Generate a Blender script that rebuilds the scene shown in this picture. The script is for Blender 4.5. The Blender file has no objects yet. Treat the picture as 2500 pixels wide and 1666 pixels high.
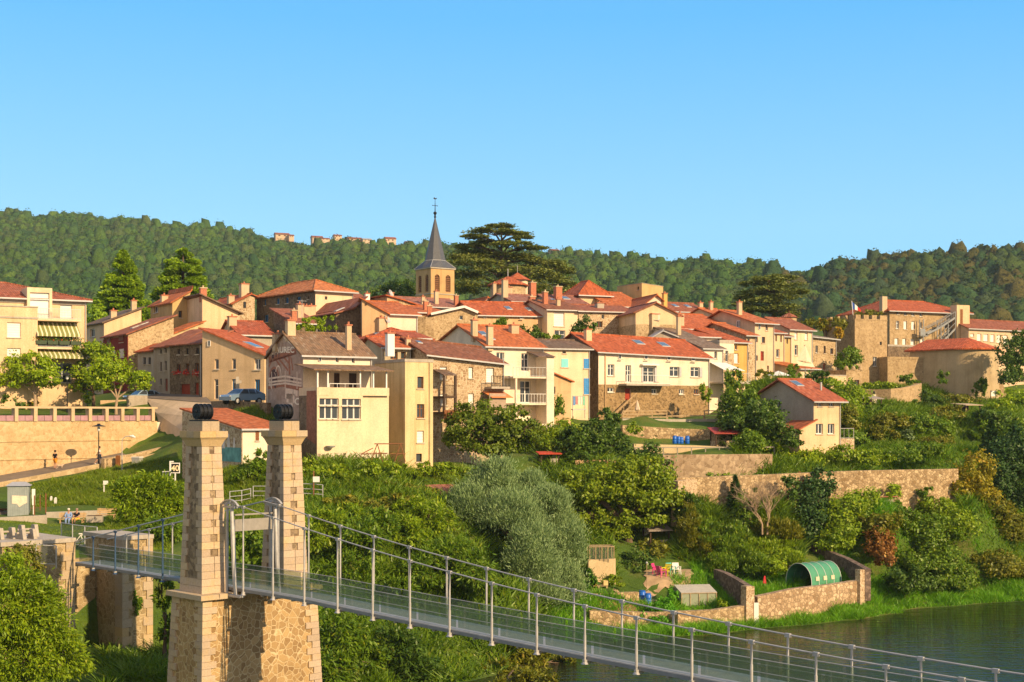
import bpy, bmesh, math, random
import numpy as np
from mathutils import Vector, Matrix
R = math.radians
rnd = random.Random(7)
S = bpy.context.scene
# ---------------------------------------------------------------- camera
F = 3472.0          # focal length in photo pixels (photo 2500 wide)
CZ = 17.0           # eye height above the river
HY = 1015.0         # row of the horizon
cd = bpy.data.cameras.new("camera")
cam = bpy.data.objects.new("camera", cd)
S.collection.objects.link(cam)
cam.location = (0, 0, CZ)
cam.rotation_euler = (R(90), 0, 0)
cd.sensor_width = 36.0
cd.lens = 36.0 * F / 2500
cd.shift_y = (HY - 833) / 2500
cd.clip_end = 6000
S.camera = cam
# ---------------------------------------------------------------- light
SUN_EL, SUN_AZ = R(27), R(47)      # azimuth measured from behind the camera towards the right
sdir = Vector((math.sin(SUN_AZ) * math.cos(SUN_EL), -math.cos(SUN_AZ) * math.cos(SUN_EL), math.sin(SUN_EL)))
sl = bpy.data.lights.new("sun", 'SUN')
sl.energy = 5.0
sl.angle = R(0.5)
sl.color = (1.0, 0.73, 0.42)
so = bpy.data.objects.new("sun", sl)
S.collection.objects.link(so)
so.rotation_euler = sdir.to_track_quat('Z', 'Y').to_euler()
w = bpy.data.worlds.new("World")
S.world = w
w.use_nodes = True
wn = w.node_tree
bg = wn.nodes["Background"]
sky = wn.nodes.new("ShaderNodeTexSky")
sky.sky_type = 'NISHITA'
sky.sun_disc = False
sky.sun_elevation = SUN_EL
sky.sun_rotation = math.atan2(sdir.x, sdir.y)
sky.air_density = 1.0
sky.dust_density = 0.4
sky.ozone_density = 2.0
# the clear evening sky: deep blue overhead, paler towards the ridge; warm tint added behind the viewer to warm the shaded walls
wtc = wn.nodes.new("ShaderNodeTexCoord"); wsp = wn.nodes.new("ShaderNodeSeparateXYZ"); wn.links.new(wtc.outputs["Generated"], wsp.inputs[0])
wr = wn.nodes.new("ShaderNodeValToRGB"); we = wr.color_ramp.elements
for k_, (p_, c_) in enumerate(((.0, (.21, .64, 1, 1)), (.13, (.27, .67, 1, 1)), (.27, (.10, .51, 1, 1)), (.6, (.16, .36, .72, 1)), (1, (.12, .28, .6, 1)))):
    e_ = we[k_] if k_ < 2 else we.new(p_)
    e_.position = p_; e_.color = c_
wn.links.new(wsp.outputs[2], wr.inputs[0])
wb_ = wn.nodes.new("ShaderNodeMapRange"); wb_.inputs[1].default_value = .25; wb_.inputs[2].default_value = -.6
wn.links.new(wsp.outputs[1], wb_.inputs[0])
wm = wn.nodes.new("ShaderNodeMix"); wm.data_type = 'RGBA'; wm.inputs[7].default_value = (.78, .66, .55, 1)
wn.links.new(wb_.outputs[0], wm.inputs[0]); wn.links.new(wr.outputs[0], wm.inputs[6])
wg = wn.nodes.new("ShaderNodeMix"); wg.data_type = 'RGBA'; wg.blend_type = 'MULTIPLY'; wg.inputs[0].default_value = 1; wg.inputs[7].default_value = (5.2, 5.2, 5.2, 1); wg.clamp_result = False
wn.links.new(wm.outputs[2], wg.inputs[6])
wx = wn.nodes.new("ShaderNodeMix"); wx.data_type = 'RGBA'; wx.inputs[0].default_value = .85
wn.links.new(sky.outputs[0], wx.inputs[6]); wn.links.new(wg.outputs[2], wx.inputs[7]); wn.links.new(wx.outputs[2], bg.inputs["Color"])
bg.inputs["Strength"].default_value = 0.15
S.view_settings.view_transform = 'Standard'
S.view_settings.look = 'None'
S.view_settings.exposure = 0.45
S.view_settings.gamma = 1.0
S.cycles.max_bounces = 6
S.cycles.transparent_max_bounces = 24
S.cycles.caustics_reflective = False
S.cycles.caustics_refractive = False

# ---------------------------------------------------------------- helpers
def W(px, py, Y):
    return Vector(((px - 1250) / F * Y, Y, CZ + (HY - py) / F * Y))

def link(o, parent=None):
    S.collection.objects.link(o)
    if parent is not None:
        o.parent = parent
    return o

def tag(o, label=None, cat=None, group=None, kind=None):
    if label: o["label"] = label
    if cat: o["category"] = cat
    if group: o["group"] = group
    if kind: o["kind"] = kind
    return o

def empty(name, loc, rz=0, label=None, cat=None, group=None):
    o = bpy.data.objects.new(name, None)
    o.empty_display_size = .3
    o.location = loc
    o.rotation_euler = (0, 0, rz)
    link(o)
    return tag(o, label, cat, group)

def copy_tree(o, parent=None):
    c = o.copy()
    S.collection.objects.link(c)
    if parent is not None:
        c.parent = parent
    for ch in [x for x in S.objects if x.parent == o]:
        copy_tree(ch, c)
    return c

class MB:
    """collects faces, then links them as one mesh object"""
    def __init__(s):
        s.v, s.f, s.m = [], [], []
    def face(s, pts, m=0):
        i = len(s.v)
        s.v += [tuple(p) for p in pts]
        s.f.append(tuple(range(i, i + len(pts))))
        s.m.append(m)
    def hexa(s, b, t, m=0):          # bottom quad, top quad (both ccw from above)
        i = len(s.v)
        s.v += [tuple(p) for p in b] + [tuple(p) for p in t]
        for q in ((3, 2, 1, 0), (4, 5, 6, 7), (0, 1, 5, 4), (1, 2, 6, 5), (2, 3, 7, 6), (3, 0, 4, 7)):
            s.f.append(tuple(i + k for k in q)); s.m.append(m)
    def box(s, x0, x1, y0, y1, z0, z1, m=0):
        s.hexa([(x0, y0, z0), (x1, y0, z0), (x1, y1, z0), (x0, y1, z0)],
               [(x0, y0, z1), (x1, y0, z1), (x1, y1, z1), (x0, y1, z1)], m)
    def bar(s, p, q, w, h=None, m=0, up=(0, 0, 1)):
        p, q = Vector(p), Vector(q)
        h = h or w
        d = (q - p)
        if d.length < 1e-6: return
        d.normalize()
        u = Vector(up)
        if abs(d.dot(u)) > .98: u = Vector((1, 0, 0))
        a = d.cross(u).normalized() * (w / 2)
        b = a.cross(d).normalized() * (h / 2)
        s.hexa([p - a - b, p + a - b, q + a - b, q - a - b], [p - a + b, p + a + b, q + a + b, q - a + b], m)
    def tube(s, pts, r, n=8, m=0, cap=True):
        pts = [Vector(p) for p in pts]
        rs = r if isinstance(r, (list, tuple)) else [r] * len(pts)
        i0 = len(s.v)
        ref = None
        for k, p in enumerate(pts):
            d = (pts[min(k + 1, len(pts) - 1)] - pts[max(k - 1, 0)])
            d.normalize()
            if ref is None:
                ref = Vector((1, 0, 0)) if abs(d.x) < .9 else Vector((0, 1, 0))
            a = d.cross(ref).normalized()
            b = d.cross(a).normalized()
            ref = a.cross(d)
            for j in range(n):
                t = 2 * math.pi * j / n
                s.v.append(tuple(p + (a * math.cos(t) + b * math.sin(t)) * rs[k]))
        for k in range(len(pts) - 1):
            for j in range(n):
                s.f.append((i0 + k * n + j, i0 + k * n + (j + 1) % n, i0 + (k + 1) * n + (j + 1) % n, i0 + (k + 1) * n + j)); s.m.append(m)
        if cap:
            s.f.append(tuple(i0 + j for j in range(n))); s.m.append(m)
            s.f.append(tuple(i0 + (len(pts) - 1) * n + j for j in range(n))); s.m.append(m)
    def lathe(s, c, prof, n=20, m=0, a0=0, a1=2 * math.pi, cap=True):   # prof: (radius, z)
        i0 = len(s.v)
        full = abs(a1 - a0 - 2 * math.pi) < 1e-6
        nn = n if full else n + 1
        for (r, z) in prof:
            for j in range(nn):
                t = a0 + (a1 - a0) * j / n
                s.v.append((c[0] + r * math.cos(t), c[1] + r * math.sin(t), c[2] + z))
        for k in range(len(prof) - 1):
            for j in range(n):
                j2 = (j + 1) % nn
                s.f.append((i0 + k * nn + j, i0 + k * nn + j2, i0 + (k + 1) * nn + j2, i0 + (k + 1) * nn + j)); s.m.append(m)
        if cap and full:
            s.f.append(tuple(i0 + j for j in range(nn))[::-1]); s.m.append(m)
            s.f.append(tuple(i0 + (len(prof) - 1) * nn + j for j in range(nn))); s.m.append(m)
    def build(s, name, mats, parent=None, smooth=False):
        me = bpy.data.meshes.new(name)
        me.from_pydata(s.v, [], s.f)
        if not isinstance(mats, (list, tuple)): mats = [mats]
        for x in mats: me.materials.append(x)
        if any(s.m):
            me.polygons.foreach_set("material_index", s.m)
        bm = bmesh.new(); bm.from_mesh(me)
        bmesh.ops.remove_doubles(bm, verts=bm.verts, dist=1e-5)
        bmesh.ops.recalc_face_normals(bm, faces=bm.faces)
        bm.to_mesh(me); bm.free()
        if smooth:
            me.polygons.foreach_set("use_smooth", [True] * len(me.polygons))
        o = bpy.data.objects.new(name, me)
        return link(o, parent)

# ---------------------------------------------------------------- materials
def srgb(r, g, b):
    f = lambda c: (c / 12.92 if c <= .04045 else ((c + .055) / 1.055) ** 2.4)
    return (f(r / 255), f(g / 255), f(b / 255), 1)

class NT:
    def __init__(s, name):
        s.mat = bpy.data.materials.new(name); s.mat.use_nodes = True
        s.t = s.mat.node_tree; s.n = s.t.nodes; s.l = s.t.links
        s.b = s.n["Principled BSDF"]
    def new(s, typ, **kw):
        x = s.n.new(typ)
        for k, v in kw.items():
            if k.startswith("_"): setattr(x, k[1:], v)
            else: x.inputs[k.replace("_", " ")].default_value = v
        return x
    def link(s, a, b): s.l.new(a, b)
    def coord(s, scale=(1, 1, 1), out="Object"):
        tc = s.n.new("ShaderNodeTexCoord"); mp = s.n.new("ShaderNodeMapping")
        mp.inputs["Scale"].default_value = scale
        s.link(tc.outputs[out], mp.inputs[0])
        return mp.outputs[0]
    def noise(s, vec, scale, detail=4, rough=.6):
        x = s.new("ShaderNodeTexNoise", Scale=scale, Detail=detail, Roughness=rough)
        s.link(vec, x.inputs["Vector"]); return x.outputs["Fac"]
    def ramp(s, fac, stops, interp='LINEAR'):
        x = s.n.new("ShaderNodeValToRGB"); e = x.color_ramp.elements
        x.color_ramp.interpolation = interp
        while len(e) < len(stops): e.new(.5)
        for k, (p, c) in enumerate(stops):
            e[k].position = p; e[k].color = c if len(c) == 4 else (*c, 1)
        s.link(fac, x.inputs[0]); return x.outputs[0]
    def mix(s, fac, a, b, mode='MIX'):
        x = s.n.new("ShaderNodeMix"); x.data_type = 'RGBA'; x.blend_type = mode
        for v, i in ((fac, 0), (a, 6), (b, 7)):
            if hasattr(v, "is_linked") or isinstance(v, bpy.types.NodeSocket): s.link(v, x.inputs[i])
            else: x.inputs[i].default_value = v
        return x.outputs[2]
    def math(s, op, a, b=0.0):
        x = s.n.new("ShaderNodeMath"); x.operation = op
        for v, i in ((a, 0), (b, 1)):
            if isinstance(v, bpy.types.NodeSocket): s.link(v, x.inputs[i])
            else: x.inputs[i].default_value = v
        return x.outputs[0]
    def bump(s, h, strength=.3, dist=.05):
        x = s.new("ShaderNodeBump", Strength=strength, Distance=dist)
        s.link(h, x.inputs["Height"]); s.link(x.outputs[0], s.b.inputs["Normal"])
    def col(s, c): s.link(c, s.b.inputs["Base Color"])
    def done(s, rough=.85, metal=0.0, spec=.25):
        s.b.inputs["Roughness"].default_value = rough
        s.b.inputs["Metallic"].default_value = metal
        s.b.inputs["Specular IOR Level"].default_value = spec
        return s.mat

_mc = {}
def memo(fn):
    def g(*a, **k):
        key = (fn.__name__, a, tuple(sorted(k.items())))
        if key not in _mc: _mc[key] = fn(*a, **k)
        return _mc[key]
    return g

def sc(c, k): return (min(1, c[0] * k), min(1, c[1] * k), min(1, c[2] * k), 1)

@memo
def plain(name, c, rough=.6, metal=0.0, var=.12, scale=3.0):
    t = NT(name)
    n = t.noise(t.coord(), scale, 5)
    t.col(t.ramp(n, [(.3, sc(c, 1 - var)), (.7, sc(c, 1 + var))]))
    return t.done(rough, metal)

@memo
def plaster(c, stain=.5):
    t = NT("plaster")
    v = t.coord()
    big = t.noise(v, .45, 6, .62)
    a = t.ramp(big, [(.28, sc(c, .74)), (.46, sc(c, .93)), (.66, sc(c, 1.06))])
    st = t.noise(t.coord((1.6, 1.6, .12)), 1.0, 5, .7)
    a = t.mix(t.ramp(st, [(.47, (0, 0, 0, 1)), (.72, (stain,) * 3 + (1,))]), a, (c[0] * .62, c[1] * .56, c[2] * .46, 1))
    f = t.noise(v, 9, 3)
    a = t.mix(.22, a, t.ramp(f, [(.35, (.3, .26, .2, 1)), (.65, (1, 1, 1, 1))]), 'MULTIPLY')
    t.col(a)
    t.bump(f, .25, .02)
    return t.done(.9)

@memo
def rubble(dark, light, mortar, scale=2.4, mw=.055, rnd_=1.0):
    t = NT("rubble_stone")
    v = t.coord()
    wob = t.new("ShaderNodeTexNoise", Scale=2.0, Detail=2.0); t.link(v, wob.inputs["Vector"])
    vv = t.n.new("ShaderNodeVectorMath"); vv.operation = 'MULTIPLY_ADD'
    t.link(wob.outputs["Color"], vv.inputs[0]); vv.inputs[1].default_value = (.18,) * 3; t.link(v, vv.inputs[2])
    vo = t.new("ShaderNodeTexVoronoi", Scale=scale, Randomness=rnd_); t.link(vv.outputs[0], vo.inputs["Vector"])
    ve = t.new("ShaderNodeTexVoronoi", Scale=scale, Randomness=rnd_, _feature='DISTANCE_TO_EDGE'); t.link(vv.outputs[0], ve.inputs["Vector"])
    sep = t.n.new("ShaderNodeSeparateColor"); t.link(vo.outputs["Color"], sep.inputs[0])
    mid = tuple((dark[i] + light[i]) / 2 for i in range(3)) + (1,)
    c = t.ramp(sep.outputs[0], [(.0, dark), (.5, mid), (1, light)])
    fine = t.noise(v, 14, 4)
    c = t.mix(.45, c, t.ramp(fine, [(.3, (.45, .42, .38, 1)), (.7, (1, 1, 1, 1))]), 'MULTIPLY')
    e = t.ramp(ve.outputs["Distance"], [(mw * .4, (0, 0, 0, 1)), (mw * 1.6, (1, 1, 1, 1))])
    c = t.mix(e, mortar, c)
    dirt = t.noise(v, .5, 5)
    c = t.mix(.5, c, t.ramp(dirt, [(.3, (.62, .56, .48, 1)), (.6, (1, 1, 1, 1))]), 'MULTIPLY')
    t.col(c)
    t.bump(e, .5, .06)
    return t.done(.92)

@memo
def ashlar(c, c2):
    t = NT("dressed_stone")
    v = t.coord()
    g = t.n.new("ShaderNodeNewGeometry")
    a = t.ramp(g.outputs["Random Per Island"], [(0, sc(c, .82)), (.55, c), (1, c2)])
    n = t.noise(v, 1.1, 6, .65)
    a = t.mix(t.ramp(n, [(.5, (0, 0, 0, 1)), (.72, (.7, .7, .7, 1))]), a, (.52, .36, .15, 1))
    f = t.noise(v, 11, 5, .7)
    a = t.mix(.4, a, t.ramp(f, [(.32, (.5, .45, .38, 1)), (.62, (1, 1, 1, 1))]), 'MULTIPLY')
    t.col(a); t.bump(f, .5, .03)
    return t.done(.88)

@memo
def tiles(c, axis='x', lich=.35, pitch=.24):
    """clay roof tiles: rounded rows running down the slope, each tile its own tone"""
    t = NT("clay_tiles")
    tc = t.n.new("ShaderNodeTexCoord")
    sp = t.n.new("ShaderNodeSeparateXYZ"); t.link(tc.outputs["Object"], sp.inputs[0])
    u = sp.outputs[0 if axis == 'x' else 1]; s2 = sp.outputs[1 if axis == 'x' else 0]
    fu = t.math('FLOOR', t.math('MULTIPLY', u, 1 / pitch)); fs = t.math('FLOOR', t.math('MULTIPLY', s2, 1 / .36))
    cb = t.n.new("ShaderNodeCombineXYZ"); t.link(fu, cb.inputs[0]); t.link(fs, cb.inputs[1])
    wn_ = t.n.new("ShaderNodeTexWhiteNoise"); t.link(cb.outputs[0], wn_.inputs["Vector"])
    a = t.ramp(wn_.outputs["Value"], [(0, sc(c, .68)), (.45, c), (.9, sc(c, 1.22)), (1, (c[0] * 1.1 + .05, c[1] * 1.5 + .03, c[2] * 1.8 + .03, 1))])
    big = t.noise(tc.outputs["Object"], .35, 6, .65)
    a = t.mix(t.ramp(big, [(.42, (0, 0, 0, 1)), (.68, (lich * .75,) * 3 + (1,))]), a, (c[0] * .62 + .03, c[1] * .9 + .03, c[2] * 1.0 + .02, 1))
    sn = t.math('SINE', t.math('MULTIPLY', u, 2 * math.pi / pitch))
    t.col(a)
    t.bump(sn, .55, .06)
    return t.done(.85)

@memo
def leafm(a, b, c=None, trans=.35, name="foliage"):
    """leaf material: each leaf takes its own tone between a and b, a few take c"""
    t = NT(name)
    g = t.n.new("ShaderNodeNewGeometry")
    c = c or b
    a, b, c = [(q[0] * 1.85, q[1] * 1.55, q[2] * 1.2, 1) for q in (a, b, c)]
    col = t.ramp(g.outputs["Random Per Island"], [(0, a), (.55, b), (.93, b), (1, c)])
    n = t.noise(t.coord(), .55, 3)
    col = t.mix(.6, col, t.ramp(n, [(.35, (.55, .62, .5, 1)), (.65, (1.0, 1.0, .9, 1))]), 'MULTIPLY')
    d = t.new("ShaderNodeBsdfDiffuse"); tr = t.new("ShaderNodeBsdfTranslucent"); gl = t.new("ShaderNodeBsdfGlossy", Roughness=.45)
    gl.inputs["Color"].default_value = (.9, .95, .8, 1)
    t.link(col, d.inputs["Color"])
    t.link(t.mix(1.0, col, (1.25, 1.15, .45, 1), 'MULTIPLY'), tr.inputs["Color"])
    m1 = t.n.new("ShaderNodeMixShader"); m1.inputs[0].default_value = trans
    t.link(d.outputs[0], m1.inputs[1]); t.link(tr.outputs[0], m1.inputs[2])
    m2 = t.n.new("ShaderNodeMixShader"); m2.inputs[0].default_value = .025
    t.link(m1.outputs[0], m2.inputs[1]); t.link(gl.outputs[0], m2.inputs[2])
    t.n.remove(t.b)
    t.link(m2.outputs[0], t.n["Material Output"].inputs[0])
    return t.mat

@memo
def glass_dark():
    t = NT("window_glass")
    t.b.inputs["Base Color"].default_value = (.035, .045, .055, 1)
    return t.done(.12, 0, .6)

WHITE = plain("white_paint", (.72, .70, .66, 1), .55, 0, .05)
WOODB = plain("brown_wood", (.20, .075, .022, 1), .6, 0, .25)
WOODD = plain("dark_wood", (.06, .035, .022, 1), .7, 0, .3)
STEEL = plain("galvanised_steel", (.42, .41, .40, 1), .5, .25, .15)
STEELB = plain("blue_grey_steel", (.05, .10, .19, 1), .45, .3, .15)
IRON = plain("black_iron", (.012, .013, .016, 1), .5, .2, .3)
ZINC = plain("zinc", (.42, .42, .42, 1), .5, .3, .1)
BRICK = plain("chimney_brick", (.42, .16, .09, 1), .9, 0, .25, 8)
CHIMP = plaster((.60, .46, .30, 1))
CONC = plaster((.46, .41, .34, 1))
GLASS = glass_dark()
BLUESH = plain("blue_shutter_paint", (.05, .24, .55, 1), .55)
TURQ = plain("turquoise_shutter_paint", (.20, .62, .62, 1), .55)

T_ORANGE = (.44, .125, .040, 1)
T_RED = (.40, .098, .034, 1)
T_BROWN = (.23, .088, .044, 1)
T_DULL = (.29, .098, .05, 1)
T_GREYB = (.17, .105, .07, 1)

ST_WARM = rubble((.34, .235, .12, 1), (.62, .47, .28, 1), (.62, .48, .30, 1), 4.2, .04)
ST_BROWN = rubble((.20, .13, .06, 1), (.46, .31, .15, 1), (.42, .31, .18, 1), 4.6, .035)
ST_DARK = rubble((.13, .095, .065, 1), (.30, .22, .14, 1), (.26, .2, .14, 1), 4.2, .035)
ST_PALE = rubble((.36, .235, .13, 1), (.60, .46, .30, 1), (.66, .54, .37, 1), 3.6, .06)
ST_WALL = rubble((.32, .215, .12, 1), (.56, .41, .25, 1), (.50, .38, .24, 1), 4.5, .04)
# ---------------------------------------------------------------- house builder
def plane_grid(mb, mp, L, zlo, zhi, holes, zsplit, depth=.3):
    """a wall L wide from zlo to zhi with rectangular openings and their reveals; mp(u, depth, z) -> point"""
    us = sorted({0, L} | {h[0] for h in holes} | {h[1] for h in holes})
    zs = sorted({zlo, zhi} | {h[2] for h in holes} | {h[3] for h in holes} | ({zsplit} if zsplit is not None and zlo < zsplit < zhi else set()))
    for i in range(len(us) - 1):
        for j in range(len(zs) - 1):
            if us[i + 1] - us[i] < 1e-4 or zs[j + 1] - zs[j] < 1e-4: continue
            cu, cz = (us[i] + us[i + 1]) / 2, (zs[j] + zs[j + 1]) / 2
            if any(h[0] < cu < h[1] and h[2] < cz < h[3] for h in holes): continue
            m = 1 if zsplit is not None and cz < zsplit else 0
            mb.face([mp(us[i], 0, zs[j]), mp(us[i + 1], 0, zs[j]), mp(us[i + 1], 0, zs[j + 1]), mp(us[i], 0, zs[j + 1])], m)
    for (a, b, c, d) in holes:
        mb.face([mp(a, 0, c), mp(a, depth, c), mp(a, depth, d), mp(a, 0, d)])
        mb.face([mp(b, 0, c), mp(b, depth, c), mp(b, depth, d), mp(b, 0, d)])
        mb.face([mp(a, 0, c), mp(b, 0, c), mp(b, depth, c), mp(a, depth, c)])
        mb.face([mp(a, 0, d), mp(b, 0, d), mp(b, depth, d), mp(a, depth, d)])

def bx(mb, mp, u0, u1, d0, d1, z0, z1, m=0):
    mb.hexa([mp(u0, d0, z0), mp(u1, d0, z0), mp(u1, d1, z0), mp(u0, d1, z0)],
            [mp(u0, d0, z1), mp(u1, d0, z1), mp(u1, d1, z1), mp(u0, d1, z1)], m)

SHUT = plain("white_roller_shutter", (.78, .75, .70, 1), .6, 0, .04)
DOORM = plain("red_brown_door", (.28, .035, .014, 1), .5, 0, .2)
SILL = plain("stone_sill", (.50, .43, .33, 1), .85)

def opening(root, mp, k, u0, u1, z0, z1):
    """one window, shutter or door in an opening u0..u1, z0..z1"""
    m = MB(); wd = u1 - u0
    frame = {'w': WHITE, 'wd': WOODB, 'dk': WOODD, 'dw': WHITE, 'g': ZINC, 'wb': BLUESH, 'p': WHITE}.get(k)
    if k in ('sh', 'bs', 'ts', 'ws'):
        mt = {'sh': SHUT, 'bs': BLUESH, 'ts': TURQ, 'ws': WOODB}[k]
        d0 = .16 if k == 'sh' else -.05
        n = max(3, int((z1 - z0) / .22))
        for i in range(n):
            a = z0 + (z1 - z0) * i / n; b = z0 + (z1 - z0) * (i + 1) / n - .012
            bx(m, mp, u0, u1, d0, d0 + .05, a, b)
        if k != 'sh':
            bx(m, mp, (u0 + u1) / 2 - .03, (u0 + u1) / 2 + .03, d0 - .012, d0, z0, z1)
        o = m.build('shutter', mt, root)
        s = MB(); bx(s, mp, u0 - .08, u1 + .08, -.1, 0, z0 - .1, z0 - .003); s.build('sill', SILL, o)
        return o
    if k == 'd':
        bx(m, mp, u0, u1, .2, .25, z0, z1)
        for i in (0.12, .56):
            bx(m, mp, u0 + .15 * wd, u1 - .15 * wd, .17, .2, z0 + (z1 - z0) * i, z0 + (z1 - z0) * (i + .34))
        return m.build('door', DOORM, root)
    t = .05 if k in ('dk', 'p') else min(.09, wd * .14)
    d0, d1 = .17, .24
    bx(m, mp, u0, u0 + t, d0, d1, z0, z1); bx(m, mp, u1 - t, u1, d0, d1, z0, z1)
    bx(m, mp, u0 + t, u1 - t, d0, d1, z0, z0 + t); bx(m, mp, u0 + t, u1 - t, d0, d1, z1 - t, z1)
    if wd > .62 and k not in ('dk', 'p'):
        c = (u0 + u1) / 2
        bx(m, mp, c - t * .55, c + t * .55, d0 - .005, d1, z0 + t, z1 - t)
    if (z1 - z0) > 1.15 and k in ('w', 'wd', 'dw'):
        zz = z0 + (z1 - z0) * .68
        bx(m, mp, u0 + t, u1 - t, d0 + .004, d1, zz - .025, zz + .025)
    o = m.build('door' if k == 'dw' else 'window', frame, root)
    p = MB(); bx(p, mp, u0 + t * .5, u1 - t * .5, .205, .22, z0 + t * .5, z1 - t * .5); p.build('pane', GLASS, o)
    if k != 'dw' and wd > .4:
        s = MB(); bx(s, mp, u0 - .08, u1 + .08, -.1, -.002, z0 - .1, z0 - .003); s.build('sill', SILL, o)
    return o

class House: pass

def house(label, x0, x1, Y, a, yb, D, roof, wall, rm, wins=(), lwins=(), chim=(), sky=(), name='house', cat='house',
          ov=.35, eav1=None, stone=None, gutter=True, rth=.14, lmat=None, group=None):
    a = R(a); ca, sa = math.cos(a), math.sin(a)
    h = House()
    P = W(x0, yb, Y); zb = P.z
    h.root = empty(name, P, a, label, cat, group)
    h.P, h.a = P, a
    def fu(px):                      # pixel column -> metres along the facade, and its distance
        m = (px - 1250) / F
        u = (m * Y - P.x) / (ca - m * sa)
        return u, Y + u * sa
    def fl(px):                      # pixel column -> metres back along the left wall
        m = (px - 1250) / F
        v = (P.x - m * Y) / (sa + m * ca)
        return v, Y + v * ca
    def fz(px, py):
        u, t = fu(px); return u, CZ + (HY - py) * t / F - zb
    def lz(px, py):
        v, t = fl(px); return v, CZ + (HY - py) * t / F - zb
    h.fz, h.lz, h.fu, h.fl = fz, lz, fu, fl
    Wd = fu(x1)[0]; h.W, h.D = Wd, D
    kind = roof[0]
    h.tilt = 0.0
    if kind == 'y':
        ze = fz(x0, roof[1])[1]; fr = roof[3] if len(roof) > 3 else .5; rise = CZ + (HY - roof[2]) * (Y + ca * fr * D) / F - zb - ze    # roof[2] is the photo row of the ridge
        bk = roof[4] if len(roof) > 4 else 0.0
        if eav1 is not None: h.tilt = fz(x1, eav1)[1] - ze
        prof = [(0, ze), (fr * D, ze + rise)] + ([(D, ze + rise * bk)] if fr < .999 else [])
    elif kind == 'x':
        prof = []
        for (px, py) in roof[1]:
            u, z = fz(px, py); prof.append((u, z))
        prof[0] = (0, prof[0][1]); prof[-1] = (Wd, prof[-1][1]); ze = min(prof[0][1], prof[-1][1])
    else:
        ze = fz(x0, roof[1])[1]; prof = None
        if kind == 'h': roof = ('h', roof[1], CZ + (HY - roof[2]) * (Y + ca * (min(roof[3], D / 2) if D > Wd + 1 else D / 2)) / F - zb - ze, roof[3])
    h.ze, h.prof, h.kind = ze, prof, kind
    def lin(p, x):
        for (x0_, z0_), (x1_, z1_) in zip(p, p[1:]):
            if x <= x1_ or (x1_, z1_) == p[-1]:
                return z0_ + (z1_ - z0_) * (x - x0_) / (x1_ - x0_)
    def rz(x, y):
        if kind == 'y': return lin(prof, y) + h.tilt * x / Wd
        if kind == 'x': return lin(prof, x)
        if kind == 'h':
            k = min(y, D - y) / (D / 2); k2 = min(x, Wd - x) / max(roof[3], .01)
            return ze + roof[2] * min(k, k2, 1)
        return ze
    h.rz = rz
    mf = lambda u, d, z: (u, d, z)
    ml = lambda u, d, z: (d, u, z)
    h.mf, h.ml = mf, ml
    zlo = -3.0
    zs = None
    if stone: zs = fz(x0, stone[0])[1]
    fw, lw = [], []
    for q in wins:
        u0, z1 = fz(q[0], q[1]); u1, z0 = fz(q[2], q[3]); z1 = fz((q[0] + q[2]) / 2, q[1])[1]; z0 = fz((q[0] + q[2]) / 2, q[3])[1]
        fw.append((max(.06, u0), min(Wd - .06, u1), z0, z1, q[4]))
    for q in lwins:
        v1, _ = fl(q[0]); v0, _ = fl(q[2]); z1 = lz((q[0] + q[2]) / 2, q[1])[1]; z0 = lz((q[0] + q[2]) / 2, q[3])[1]
        lw.append((max(.06, v0), min(D - .06, v1), z0, z1, q[4]))
    zf = min(ze, ze + h.tilt) if kind != 'x' else ze
    zl = ze if kind != 'x' else prof[0][1]
    if kind == 'y': zl = min(prof[0][1], prof[-1][1])
    ins = lambda q, top: q[3] < top - .03 and q[4] not in ('bs', 'ts', 'ws')
    m = MB()
    plane_grid(m, mf, Wd, zlo, zf, [q[:4] for q in fw if ins(q, zf)], zs)
    nf_ = len(m.f)
    plane_grid(m, ml, D, zlo, zl, [q[:4] for q in lw if ins(q, zl)], zs)
    if lmat: m.m[nf_:] = [2] * (len(m.f) - nf_)
    def cap(pts):
        out = []
        for p in pts:
            if not out or (Vector(p) - Vector(out[-1])).length > 1e-3: out.append(p)
        if len(out) > 2 and (Vector(out[0]) - Vector(out[-1])).length < 1e-3: out.pop()
        if len(out) > 2: m.face(out)
    if kind == 'y':
        zr0 = min(prof[0][1], prof[-1][1])
        if abs(h.tilt) > 1e-3: cap([(0, 0, zf), (Wd, 0, zf), (Wd, 0, ze + h.tilt), (0, 0, ze)])
        nf_ = len(m.f); cap([(0, 0, zl)] + [(0, y, z) for y, z in prof] + [(0, D, zl)])
        if lmat: m.m[nf_:] = [2] * (len(m.f) - nf_)
        zr = zr0 + h.tilt
        m.face([(Wd, 0, zlo), (Wd, D, zlo), (Wd, D, zr), (Wd, 0, zr)])
        cap([(Wd, 0, zr)] + [(Wd, y, z + h.tilt) for y, z in prof] + [(Wd, D, zr)])
        zbk = prof[-1][1]
        m.face([(0, D, zlo), (Wd, D, zlo), (Wd, D, zbk + h.tilt), (0, D, zbk)])
    elif kind == 'x':
        for y in (0, D):
            cap([(0, y, zf)] + [(x, y, z) for x, z in prof] + [(Wd, y, zf)])
        m.face([(0, D, zlo), (Wd, D, zlo), (Wd, D, zf), (0, D, zf)])
        zr = prof[-1][1]
        m.face([(Wd, 0, zlo), (Wd, D, zlo), (Wd, D, zr), (Wd, 0, zr)])
    else:
        m.face([(Wd, 0, zlo), (Wd, D, zlo), (Wd, D, ze), (Wd, 0, ze)])
        m.face([(0, D, zlo), (Wd, D, zlo), (Wd, D, ze), (0, D, ze)])
    h.wall = m.build('wall', [wall, stone[1] if stone else wall, lmat or wall], h.root)
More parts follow.
